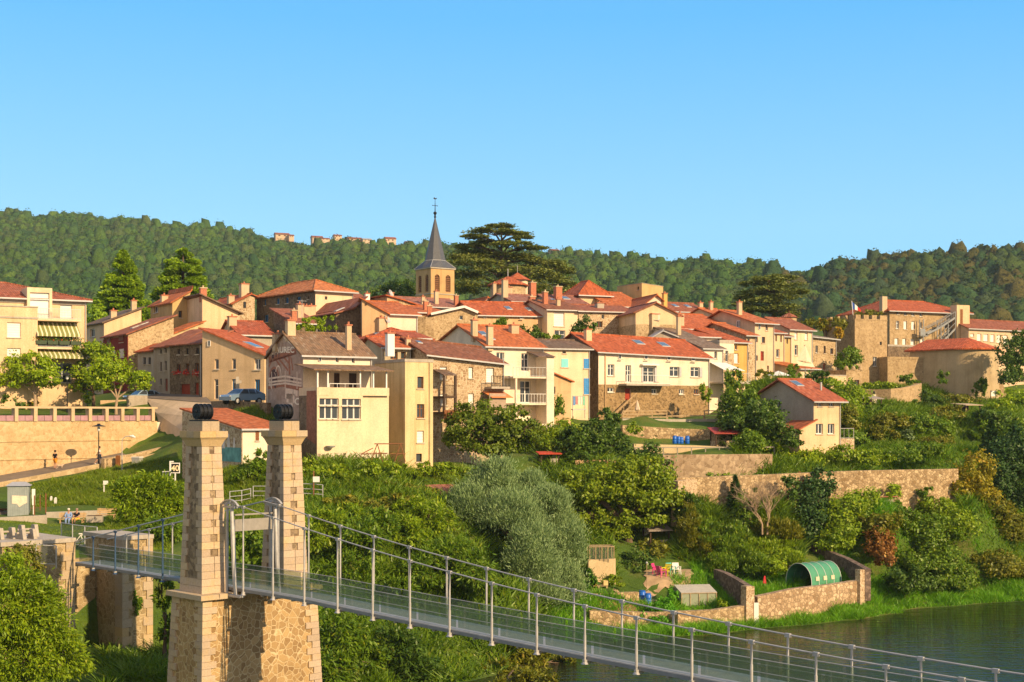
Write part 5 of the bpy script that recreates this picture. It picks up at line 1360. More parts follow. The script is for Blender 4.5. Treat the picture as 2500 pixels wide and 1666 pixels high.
# ---------------------------------------------------------------- church
def church():
    a = R(36); s = 4.75
    P = W(1052, 740, 240)
    r = empty('church_tower', P, a, "square church bell tower with paired arched louvres and a tall slate spire with a cross", 'church')
    zt = (CZ + (HY - 655) * 240 / F) - P.z
    m = MB(); zl_ = zt - 4.1
    A = [(.78, 1.78), (2.97, 3.97)]
    def arch(mp):
        zsill, zsp = zt - 3.9, zt - 1.5
        us = [0, A[0][0], A[0][1], A[1][0], A[1][1], s]
        for i in range(0, 5, 2):
            m.face([mp(us[i], 0, -6), mp(us[i + 1], 0, -6), mp(us[i + 1], 0, zt), mp(us[i], 0, zt)])
        for (u0, u1) in A:
            m.face([mp(u0, 0, -6), mp(u1, 0, -6), mp(u1, 0, zsill), mp(u0, 0, zsill)])
            n = 10; c = (u0 + u1) / 2; rr = (u1 - u0) / 2
            pts = [(c - rr * math.cos(math.pi * i / n), zsp + rr * math.sin(math.pi * i / n)) for i in range(n + 1)]
            for (a0, b0), (a1, b1) in zip(pts, pts[1:]):
                m.face([mp(a0, 0, b0), mp(a1, 0, b1), mp(a1, 0, zt), mp(a0, 0, zt)])
                m.face([mp(a0, 0, b0), mp(a1, 0, b1), mp(a1, .3, b1), mp(a0, .3, b0)])
            for u in (u0, u1): m.face([mp(u, 0, zsill), mp(u, .3, zsill), mp(u, .3, zsp), mp(u, 0, zsp)])
            m.face([mp(u0, 0, zsill), mp(u1, 0, zsill), mp(u1, .3, zsill), mp(u0, .3, zsill)])
    fr = lambda u, d, z: (u, d, z)
    lf = lambda u, d, z: (d, u, z)
    arch(fr); arch(lf)
    m.face([(s, 0, -6), (s, s, -6), (s, s, zt), (s, 0, zt)]); m.face([(0, s, -6), (s, s, -6), (s, s, zt), (0, s, zt)])
    m.build('tower_wall', plaster((.56, .36, .165, 1), .6), r)
    LV = plain("louvre_brown", (.22, .105, .05, 1), .8, 0, .2)
    for mp in (fr, lf):
        for (u0, u1) in A:
            l = MB(); n = 9
            for i in range(n):
                z0 = zt - 3.9 + 2.9 * i / n
                hw = (u1 - u0) / 2 if z0 < zt - 1.5 else math.sqrt(max(.01, .25 - (z0 + .25 - zt + 1.5) ** 2))
                c = (u0 + u1) / 2
                l.hexa([mp(c - hw, .08, z0), mp(c + hw, .08, z0), mp(c + hw, .29, z0 + .2), mp(c - hw, .29, z0 + .2)], [mp(c - hw, .08, z0 + .05), mp(c + hw, .08, z0 + .05), mp(c + hw, .29, z0 + .25), mp(c - hw, .29, z0 + .25)])
            l.build('louvre', LV, r)
    c = MB()
    for z in (zt - 4.35, zt - 5.2):
        c.box(-.1, s + .1, -.1, -.004, z, z + .16); c.box(-.1, -.004, 0, s + .1, z, z + .16)
    c.box(-.18, s + .18, -.18, s + .18, zt + .003, zt + .2)
    c.build('string_course', CONC, r)
    SL = plain("slate", (.085, .09, .105, 1), .55, 0, .3, 6)
    q = MB(); cx = s / 2; b = s / 2 + .22
    sq = lambda k: [(cx + b * x, cx + b * y, zt + .2) for x, y in ((-1, -1), (0, -1), (1, -1), (1, 0), (1, 1), (0, 1), (-1, 1), (-1, 0))][k]
    z1 = zt + 1.55; r1 = 1.85; zA = CZ + (HY - 522) * 241 / F - P.z
    oc = [(cx + r1 * math.cos(R(-135 + 45 * k)), cx + r1 * math.sin(R(-135 + 45 * k)), z1) for k in range(8)]
    bb = [sq(k) for k in range(8)]
    for k in range(8): q.face([bb[k], bb[(k + 1) % 8], oc[(k + 1) % 8], oc[k]])
    for k in range(8): q.face([oc[k], oc[(k + 1) % 8], (cx, cx, zA)])
    q.build('spire', SL, r)
    e = MB()
    for k in range(8): e.tube([oc[k], oc[(k + 1) % 8]], .06, 6)
    for k in range(0, 8, 2): e.tube([bb[k], oc[k]], .05, 6)
    e.build('spire_flashing', ZINC, r)
    k = MB()
    k.lathe((cx, cx, zA - .4), [(.16, 0), (.2, .1), (.12, .5), (.3, .75), (.28, .95), (.08, 1.1), (.05, 2.6)], 10)
    zc = zA + 1.7
    k.bar((cx - .5, cx, zc), (cx + .5, cx, zc), .06, .08); k.bar((cx, cx, zc - .6), (cx, cx, zc + 1.0), .06, .06)
    for sx in (-.5, .5): k.lathe((cx + sx, cx, zc - .08), [(.02, 0), (.1, .08), (.02, .16)], 8)
    k.build('cross', IRON, r)
    w_ = MB(); zz = zc + 1.05
    w_.face([(cx - .35, cx, zz + .12), (cx - .05, cx, zz), (cx + .2, cx, zz + .02), (cx + .42, cx, zz + .3), (cx + .2, cx, zz + .28), (cx + .02, cx, zz + .2), (cx - .18, cx, zz + .42)])
    w_.build('weathercock', IRON, r)
church()

# ---------------------------------------------------------------- rounded keep behind the roofs
def round_keep():
    c = W(1240, 745, 238); zt = CZ + (HY - 698) * 238 / F - c.z; rr = 43 * 238 / F
    r = empty('round_keep', c, 0, "low round stone keep with a conical red roof and a smaller turret behind it", 'castle keep')
    m = MB(); m.lathe((0, 0, -5), [(rr, 0), (rr, zt + 5)], 28); m.build('wall', ROUGH, r, True)
    m = MB(); za = CZ + (HY - 680) * 238 / F - c.z
    m.lathe((0, 0, 0), [(rr + .55, zt - .05), (rr + .5, zt + .12), (.05, za + .35)], 28); m.build('roof', rf(T_RED, 'x', .1), r)
    t = MB(); t.lathe((1.6, 1.8, -1), [(1.75, 0), (1.75, CZ + (HY - 684) * 240 / F - c.z + 1)], 18); t.build('turret', P_CREAM2, r, True)
    t = MB(); zb_ = CZ + (HY - 684) * 240 / F - c.z
    for i in range(6):
        a0, a1 = R(60 * i), R(60 * i + 60)
        t.face([(1.6 + 2.4 * math.cos(a0), 1.8 + 2.4 * math.sin(a0), zb_ - .1), (1.6 + 2.4 * math.cos(a1), 1.8 + 2.4 * math.sin(a1), zb_ - .1), (1.6, 1.8, zb_ + 1.25)])
    t.build('turret_roof', rf(T_RED, 'y', .1), r)
    for (x, z) in ((-1.9, .8), (-.5, .9)):
        o = MB(); o.box(x - .2, x + .2, -rr * .99 - .03, -rr * .93, zt - 1.6, zt - .7); o.build('window', WOODD, r)
    f = MB()
    f.tube([(1.6, 1.8, zb_ + 1.2), (1.6, 1.8, zb_ + 2.4)], .04, 6); f.tube([(0.0, 0, za + .3), (0.0, 0, za + 1.6)], .07, 6)
    f.build('finial', ZINC, r)
round_keep()
def turret():
    c = W(1926, 815, 222); zt = CZ + (HY - 776) * 222 / F - c.z
    r = empty('dovecote', c, 0, "small round stone dovecote with a pointed red roof behind the cream house row", 'dovecote')
    m = MB(); m.lathe((0, 0, -4), [(1.18, 0), (1.18, zt + 4)], 18); m.build('wall', ROUGH, r, True)
    m = MB(); m.lathe((0, 0, zt), [(1.5, 0), (.9, .42), (.06, .75), (.05, 1.2)], 8); m.build('roof', rf(T_DULL, 'x', .3), r)
turret()

# ---------------------------------------------------------------- castle
STK = rubble((.36, .25, .13, 1), (.56, .41, .23, 1), (.50, .38, .23, 1), 3.8, .035)
h = house("long four-storey castle wing of ochre stone with a hipped red roof and rows of windows", 2172, 2365, 232, 24, 985, 13, ('h', 758, 733, 4.0), STK, rf(T_RED, 'x', .15),
          [(2189, 760, 2195, 768, 'w'), (2207, 762, 2214, 770, 'w'), (2225, 763, 2233, 772, 'w'), (2245, 764, 2252, 773, 'w'), (2187, 784, 2195, 803, 'w'), (2206, 784, 2214, 804, 'sh'), (2225, 785, 2233, 805, 'sh'), (2244, 787, 2251, 802, 'w'),
           (2184, 826, 2193, 844, 'sh'), (2203, 827, 2212, 844, 'sh'), (2223, 828, 2232, 843, 'sh'), (2247, 828, 2254, 842, 'sh'), (2306, 790, 2313, 803, 'w')],
          [], name='castle', cat='castle', ov=.55, eav1=None, chim=[])
m = MB(); x, y = .3, 1.2; m.box(-.9, .1, .7, 1.5, h.ze - .4, h.ze + 2.3); m.build('chimney', CHIMP, h.root)
m = MB(); ua, ub = h.fz(2320, 750)[0], h.fz(2351, 750)[0]; zt = h.fz(2335, 747)[1]
m.box(ua, ub, -1.6, -.003, -4, zt); m.build('stair_tower', P_CREAM, h.root)
m = MB(); ua2, ub2 = h.fz(2328, 750)[0], h.fz(2334, 750)[0]; m.box(ua2, ub2, -1.64, -1.604, h.fz(2331, 828)[1], h.fz(2331, 757)[1]); m.build('window', WOODB, h.root)
st = MB(); ua, ub = h.fz(2238, 800)[0], h.fz(2318, 800)[0]; uc = h.fz(2283, 800)[0]
zA_, zB_, zC_ = h.fz(2280, 800)[1], h.fz(2280, 822)[1], h.fz(2280, 840)[1]; zD_ = h.fz(2310, 777)[1]
for d in (-.5, -1.4):
    st.bar((uc, d, zA_), (ub, d, zD_), .12, .3); st.bar((uc, d, zA_), (ua + 1, d, zB_ + .3), .12, .3); st.bar((uc, d, zC_), (ub, d, zA_ - .2), .12, .3)
    st.bar((uc, d, zA_ + 1), (ub, d, zD_ + 1), .08); st.bar((uc, d, zC_ + 1), (ub, d, zA_ + .8), .08); st.bar((uc, d, zA_ + 1), (ua + 1, d, zB_ + 1.3), .08)
    for u in (ua + .2, uc, (uc + ub) / 2, ub): st.bar((u, d, zC_ - 2), (u, d, zA_ + (1.2 if u < ub - .1 else 2.6)), .12)
    for i in range(8): st.bar((uc + (ub - uc) * i / 8, d, zA_ + (zD_ - zA_) * i / 8), (uc + (ub - uc) * i / 8, d, zA_ + (zD_ - zA_) * i / 8 + 1), .05)
for i in range(10):
    f_ = i / 10; u = uc + (ub - uc) * f_; z = zA_ + (zD_ - zA_) * f_; st.box(u, u + .35, -1.38, -.52, z - .03, z + .03)
st.box(uc - .9, uc, -1.4, -.4, zA_ - .12, zA_); st.box(ua - .4, ua + 1.2, -1.4, -.4, zB_ - .1, zB_ + .05); st.box(ua - .4, ua + .6, -1.45, -1.4, zB_ + .06, zB_ + 1.1)
st.build('metal_stair', plain('stair_steel', (.24, .25, .26, 1), .6), h.root)
h = house("long low pinkish castle wing with tall white shuttered windows at the right edge", 2365, 2560, 234, 22, 985, 10, ('y', 802, 780), P_PINK, rf(T_DULL, 'x', .2),
          [(2369, 815, 2378, 822, 'sh'), (2385, 815, 2396, 832, 'sh'), (2401, 816, 2413, 833, 'sh'), (2418, 817, 2428, 835, 'sh'), (2433, 818, 2444, 837, 'sh'), (2449, 819, 2460, 839, 'sh'), (2468, 819, 2478, 839, 'sh')], [], name='castle_wing', cat='castle', eav1=811)
h = house("square crenellated stone castle tower with a barred window, flying a small flag", 2087, 2166, 216, 24, 985, 7.6, ('f', 781, 0), STK, STK, [(2148, 835, 2153, 843, 'dk'), (2131, 872, 2141, 895, 'w')], [], name='castle_tower', cat='castle', gutter=False)
m = MB()
for i in range(4):
    u = h.W * (i + .12) / 4; m.box(u, u + h.W * .15, .0, .4, h.ze + .165, h.ze + .8); m.box(.0, .4, h.D * (i + .2) / 4, h.D * (i + .75) / 4, h.ze + .165, h.ze + .8)
m.box(h.W - .45, h.W, 0, .4, h.ze + .168, h.ze + .82)
m.build('merlons', STK, h.root)
pt = h.root.matrix_basis @ Vector((.1, .5, h.ze + .2))
fl = empty('flag', pt, 0, "small blue white and red flag hanging from a pole on the square castle tower", 'flag')
m = MB(); m.tube([(0, 0, 0), (-.25, 0, 2.7)], .05, 6); m.build('pole', WHITE, fl)
for i, c in enumerate(((.03, .09, .35, 1), (.75, .73, .7, 1), (.6, .04, .03, 1))):
    m = MB(); x0, x1 = -.22 + .46 * i, -.22 + .46 * (i + 1)
    zz = lambda x: 2.6 - .75 * (x + .22) - .12 * (x + .22) ** 2
    m.hexa([(x0, 0, zz(x0) - 1.15 + .6 * (x0 + .22)), (x1, .05, zz(x1) - 1.15 + .6 * (x1 + .22)), (x1, .06, zz(x1) - 1.15 + .6 * (x1 + .22)), (x0, .01, zz(x0) - 1.15 + .6 * (x0 + .22))],
           [(x0, 0, zz(x0)), (x1, .05, zz(x1)), (x1, .06, zz(x1)), (x0, .01, zz(x0))])
    m.build('flag_band', plain("flag_cloth%d" % i, c, .8, 0, .05), fl)
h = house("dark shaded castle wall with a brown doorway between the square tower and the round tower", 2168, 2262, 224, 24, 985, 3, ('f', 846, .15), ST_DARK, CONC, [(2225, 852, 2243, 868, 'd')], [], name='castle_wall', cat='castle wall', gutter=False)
m = MB(); ua = h.fz(2254, 850)[0]; m.box(ua, h.W + .4, -.8, -.003, -3, h.ze + .25); m.build('buttress', STK, h.root)
h = house("blank square stone bastion below the castle, left of the round tower", 2167, 2290, 215, 14, 1000, 6, ('f', 877, .2), STK, STK, [], [], name='castle_bastion', cat='castle wall', gutter=False)
m = MB()
for i in range(5): 
    for j in range(2): m.box(h.W * (.12 + .19 * i), h.W * (.12 + .19 * i) + .14, -.012, -.003, h.ze - 2.2 - 2.0 * j + .2 * (i % 2), h.ze - 2.05 - 2.0 * j + .2 * (i % 2))
m.build('putlog_holes', WOODD, h.root)
def round_tower():
    c = W(2366, 985, 215); rr = 69 * 212 / F; zt = CZ + (HY - 851) * 212 / F - c.z
    r = empty('round_castle_tower', c, 0, "big smooth round castle tower with a half-conical bright red roof", 'castle')
    m = MB(); n = 40; a = R(-52)                       # half-round front, straight flank running back to the left
    ux, uy = -math.cos(a), -math.sin(a)                # along the flank, away from the round end
    L = 7.6
    ring = [(math.cos(a - math.pi + math.pi / 2 + math.pi * 1.0 * i / n), math.sin(a - math.pi + math.pi / 2 + math.pi * i / n)) for i in range(n + 1)]
    base = [(rr * x, rr * y) for x, y in ring] + [(rr * ring[-1][0] + ux * L, rr * ring[-1][1] + uy * L), (rr * ring[0][0] + ux * L, rr * ring[0][1] + uy * L)]
    k = len(base)
    for i in range(k):
        p, q = base[i], base[(i + 1) % k]; m.face([(p[0] * 1.04, p[1] * 1.04, -4), (q[0] * 1.04, q[1] * 1.04, -4), (q[0], q[1], zt), (p[0], p[1], zt)])
    m.build('wall', plaster((.52, .40, .24, 1), .5), r)
    m = MB(); za = zt + 1.75
    e_ = [(p[0] * 1.1, p[1] * 1.1) for p in base]
    for i in range(k):
        p, q = e_[i], e_[(i + 1) % k]
        if i < n: m.face([(*p, zt - .03), (*q, zt - .03), (0, 0, za)])
        m.face([(*p, zt - .03), (*q, zt - .03), (*q, zt - .22), (*p, zt - .22)])
    rl = (ux * L, uy * L, za)
    m.face([(*e_[n], zt - .03), (*e_[n + 1], zt - .03), rl, (0, 0, za)]); m.face([(*e_[k - 1], zt - .03), (*e_[0], zt - .03), (0, 0, za), rl]); m.face([(*e_[n + 1], zt - .03), (*e_[k - 1], zt - .03), rl])
    m.build('roof', rf((.46, .105, .035, 1), 'x', .05), r)
    m = MB(); m.hexa([(rr - .6, -2.2, -4), (rr + 2.6, -2.2, -4), (rr + 2.6, .2, -4), (rr - .6, .2, -4)], [(rr - .6, -1.4, 4.2), (rr - .05, -1.4, 4.2), (rr - .05, 0, 4.2), (rr - .6, 0, 4.2)]); m.build('buttress', STK, r)
round_tower()
s_ = W(2425, 968, 205)
sg = empty('notice_board', s_, R(25), "blank white notice board on two posts at the foot of the round castle tower", 'sign')
m = MB()
m.box(-.45, .45, -.03, .03, 0, .8); m.build('board', WHITE, sg)
m = MB(); m.box(-.5, -.44, -.04, .04, -1.2, .85); m.box(.44, .5, -.04, .04, -1.2, .85); m.build('post', IRON, sg)

# ---------------------------------------------------------------- houses along the far ridge
RH = plaster((.62, .46, .32, 1), .2)
for (px, py, wpx, hpx, lab, t, col) in (
    (690, 573, 34, 11, "pale gabled house on the ridge, the largest at the left end of the hilltop row", .95, 1), (712, 576, 12, 8, "tiny ochre outbuilding beside the largest hilltop house", .95, 1),
    (776, 580, 26, 10, "hilltop house with a red roof half hidden by trees, third from the left", .95, 1), (795, 583, 22, 6, "low red-roofed hilltop house adjoining the half-hidden one", .93, 1), (826, 576, 18, 8, "small ochre hilltop house under the rounded crown of trees", .97, 1),
    (868, 583, 34, 9, "long pale hilltop house just left of the dark-roofed one", .95, 1), (897, 585, 22, 8, "dark-roofed hilltop house in the middle of the ridge row", .95, 0), (936, 588, 18, 8, "little cream hilltop house below the white one", .93, 1), (955, 584, 26, 12, "white hilltop house with a reddish roof nearest the church spire", .97, 1),
    (1001, 592, 18, 7, "last small hilltop house left of the church spire", .96, 1), (1357, 612, 20, 9, "lone pale house on the ridge right of the big cedar", .96, 1)):
    Yr = float(np.interp(px, yr_px[:, 0], yr_px[:, 1])) * t - 8
    P = W(px - wpx / 2, py + hpx / 2, Yr); wd, hh = wpx * Yr / F, hpx * Yr / F
    r = empty('hilltop_house', P, R(20), lab, 'house', "houses along the far ridge")
    m = MB(); m.box(0, wd, 0, 7, -3, hh * .62); m.face([(0, 0, hh * .62), (0, 7, hh * .62), (0, 3.5, hh)]); m.face([(wd, 0, hh * .62), (wd, 7, hh * .62), (wd, 3.5, hh)]); m.build('wall', RH, r)
    m = MB(); e_ = .3
    for ya, yb_ in ((-.5, 3.5), (7.5, 3.5)):
        z0 = hh * .62 - .15; m.hexa([(-e_, ya, z0), (wd + e_, ya, z0), (wd + e_, yb_, hh + .02), (-e_, yb_, hh + .02)], [(-e_, ya, z0 + .2), (wd + e_, ya, z0 + .2), (wd + e_, yb_, hh + .22), (-e_, yb_, hh + .22)])
    m.build('roof', rf(T_DULL, 'x', .2) if col else ZINC, r)
    for k in range(2):
        m = MB(); m.box(wd * (.2 + .4 * k), wd * (.2 + .4 * k) + wd * .14, -.04, -.005, hh * .2, hh * .45); m.build('window', WOODD, r)
# ---------------------------------------------------------------- roads and street at the left
ASPH = None
def m_asph():
    t = NT("worn_asphalt"); v = t.coord()
    n = t.noise(v, .8, 6, .65)
    t.col(t.ramp(n, [(.3, (.13, .105, .085, 1)), (.7, (.22, .18, .14, 1))])); t.bump(t.noise(v, 25, 3), .3, .01)
    return t.done(.9)
ASPH = m_asph()
def strip(name, A, B, mat, lift=.0, nn=4, kind='structure'):
    """sheet between two rows of photo points (px, py, Y)"""
    m = MB(); a = [W(*p) for p in A]; b = [W(*p) for p in B]
    for i in range(len(a) - 1):
        m.face([b[i] + Vector((0, 0, lift)), b[i + 1] + Vector((0, 0, lift)), a[i + 1] + Vector((0, 0, lift)), a[i] + Vector((0, 0, lift))])
    return tag(m.build(name, mat), kind=kind)
strip("road", RT, RBt, ASPH, .12)
strip("road", R2A[:4], R2B[:4], plain("sunlit_paving", (.52, .40, .27, 1), .9, 0, .15, 1), .10)
strip("road", R2A[3:], R2B[3:], ASPH, .14)
def row_pt(px, py):
    """point on the sloping road under a photo position"""
    best = None
    for s in np.linspace(0, 1, 60):
        for (i) in range(len(RT) - 1):
            if RT[i][0] <= px <= RT[i + 1][0]:
                f_ = (px - RT[i][0]) / (RT[i + 1][0] - RT[i][0])
                a = W(*RT[i]).lerp(W(*RT[i + 1]), f_); b = W(*RBt[i]).lerp(W(*RBt[i + 1]), f_)
                p = a.lerp(b, s); yy = HY - (p.z - CZ) / p.y * F; xx = 1250 + p.x / p.y * F
                e_ = abs(yy - py) + abs(xx - px) * .0
                if best is None or e_ < best[0]: best = (e_, p)
    p = best[1]; return Vector(((px - 1250) / F * p.y, p.y, p.z + .12))
k = MB()
for a, b in zip(RBt, RBt[1:]):
    k.bar(W(*a) + Vector((0, -.1, .12)), W(*b) + Vector((0, -.1, .12)), .3, .5)
tag(k.build("kerb", rubble((.40, .29, .16, 1), (.60, .46, .28, 1), (.5, .38, .22, 1), 2.5)), kind='structure')

SAND = rubble((.52, .36, .18, 1), (.68, .51, .29, 1), (.64, .48, .27, 1), 3.4, .04)
pl, pr = W(-260, 1000, 122), W(384, 1000, 141.6)
wa = math.atan2(pr.y - pl.y, pr.x - pl.x); Lw = math.hypot(pr.x - pl.x, pr.y - pl.y)
rw = empty("retaining_wall", (pl.x, pl.y, 9), wa, "long sand-coloured stone retaining wall with pillared parapet above the sloping road", "wall")
m = MB(); zc = 16.45 - 9
m.box(0, Lw, 0, 1.3, -4, zc); m.box(Lw - 3.4, Lw, -.003, 1.25, -3, zc - 1.7)
m.build("wall", SAND, rw)
m = MB()
for z in (zc - 1.75, zc - 3.4): m.box(0, Lw - 3, -.08, -.004, z - .12, z)
m.build("string_course", SAND, rw)
m = MB(); m.box(Lw + .003, Lw + 1.6, .2, 1.2, -2, zc - .1); m.build("end_pier", P_WHITE, rw)
ps = []
for px in (-215, -158, -106, -55, -7, 39, 86, 133, 177, 219.5, 260, 298.5, 336, 373):
    mm_ = (px - 1250) / F; u = (mm_ * pl.y - pl.x) / (math.cos(wa) - mm_ * math.sin(wa)); ps.append(u)
PARA = plaster((.58, .44, .27, 1), .4)
for u in ps:
    m = MB(); m.box(u - .17, u + .17, -.12, .5, zc + .003, zc + 1.22); m.build("pillar", PARA, rw)
m = MB(); m.box(0, Lw, -.05, .35, zc + 1.223, zc + 1.40); m.build("top_rail", PARA, rw)
PINKP = plain("purple_panel", (.36, .21, .24, 1), .7, 0, .2, 2)
for a, b in zip(ps, ps[1:]):
    m = MB(); c = (a + b) / 2
    m.box(a + .18, c - .02, .1, .16, zc + .06, zc + .56); m.box(c + .02, b - .18, .1, .16, zc + .06, zc + .56); m.build("panel", PINKP, rw)

# upper square: hedge wall, dark planting is added with the plants
def wall_px(name, pts, py_top, thick, mat, label, cat='wall', zbot=-1.5, group=None):
    """free-standing wall through photo points (px, py_base, Y) with top rows py_top"""
    m = MB(); g = [W(*p) for p in pts]; tp = [W(p[0], t, p[2]) for p, t in zip(pts, py_top)]
    root = g[0].copy()
    for i in range(len(g) - 1):
        d = (g[i + 1] - g[i]); n = Vector((-d.y, d.x, 0)).normalized() * thick
        a, b, ta, tb = g[i] + Vector((0, 0, zbot)), g[i + 1] + Vector((0, 0, zbot)), tp[i], tp[i + 1]
        m.hexa([a - root, b - root, b + n - root, a + n - root], [ta - root, tb - root, tb + n - root, ta + n - root])
    o = m.build(name, mat); o.location = root
    return tag(o, label, cat, group)
wall_px("stone_wall", [(515, 1005, 135), (560, 1035, 129), (652, 1035, 126)], [980, 979, 984], .5, ST_DARK, "dark shaded rubble wall under the parked blue car behind the left tower")
wall_px("low_wall", [(245, 1003, 150), (318, 1000, 150.5)], [978, 976], .4, P_BEIGE, "low beige wall in front of the closed shop under the right-hand terrace tree")
wall_px("low_wall", [(312, 1000, 147), (360, 998, 148)], [966, 966], .4, P_GREY, "grey rendered wall beside the half-hidden white car at the end of the parapet")
wall_px("road_wall", [(255, 1142, 130.5), (330, 1128, 133.5), (395, 1110, 135.5), (455, 1095, 137)], [1120, 1108, 1092, 1078], .45, ST_WARM, "rough low stone wall along the lower side of the road near the left tower")
wall_px("concrete_wall", [(-40, 1290, 109), (115, 1281, 110.5)], [1266, 1258], .4, CONC, "pale concrete wall in front of the grey metal cabin")
wall_px("concrete_wall", [(113, 1270, 113.5), (262, 1262, 115)], [1251, 1246], .35, CONC, "long pale concrete wall behind the couple on the bench")

def lamp(px, py, pyt, Y, label, kind_):
    b = W(px, py, Y); h = (py - pyt) * Y / F
    r = empty("street_lamp", b, 0, label, "street lamp")
    m = MB()
    if kind_ == 'T':
        m.tube([(0, 0, 0), (0, 0, .9), (0, 0, .95), (0, 0, h - .55)], [.09, .08, .055, .045], 8); m.build("pole", IRON, r)
        m = MB(); m.lathe((0, 0, h - .55), [(.06, 0), (.14, .1), (.13, .4), (.05, .42)], 10); m.build("lantern", WHITE, r)
        m = MB(); m.lathe((0, 0, h - .10), [(.02, -.02), (.62, .0), (.60, .05), (.2, .14), (.1, .26), (.02, .27)], 16); m.build("hood", IRON, r)
    else:
        arc_ = [(.0 + .55 * (1 - math.cos(t)), 0, h - .55 + .5 * math.sin(t)) for t in np.linspace(0, math.pi * .62, 8)]
        m.tube([(0, 0, 0), (0, 0, h * .5)] + arc_, [.06, .05] + [.035] * 8, 8); m.build("pole", STEEL, r)
        m = MB(); e_ = arc_[-1]; m.tube([(e_[0] - .05, 0, e_[2] + .05), (e_[0] + .2, 0, e_[2] + .03), (e_[0] + .45, 0, e_[2] - .1)], [.07, .14, .08], 8); m.build("lamp_head", WHITE, r)
lamp(241, 1141, 1039, 131.2, "dark street lamp with flat round hood by the road before the sandy wall", 'T')
lamp(298, 1172, 1064, 129, "slim pale street lamp with a curved neck on the grass bank below the road", 'C')
lamp(164, 1008, 914, 142.5, "dark hooded street lamp between the terrace trees behind the parapet", 'T')

# ---------------------------------------------------------------- people
def skin_mesh(name, joints, edges, radii, mat, parent, sub=2):
    me = bpy.data.meshes.new(name); me.from_pydata(joints, edges, [])
    o = bpy.data.objects.new(name, me); S.collection.objects.link(o)
    md = o.modifiers.new("skin", 'SKIN'); md.use_smooth_shade = True
    for v, rr in zip(me.skin_vertices[0].data, radii): v.radius = (rr, rr) if not isinstance(rr, tuple) else rr
    me.skin_vertices[0].data[0].use_root = True
    s = o.modifiers.new("sub", 'SUBSURF'); s.levels = sub; s.render_levels = sub
    bpy.context.view_layer.update()
    dg = bpy.context.evaluated_depsgraph_get()
    nm = bpy.data.meshes.new_from_object(o.evaluated_get(dg))
    nm.name = name; nm.materials.clear(); nm.materials.append(mat)
    bpy.data.objects.remove(o)
    return link(bpy.data.objects.new(name, nm), parent)
SKIN = plain("skin", (.50, .27, .17, 1), .55, 0, .05)
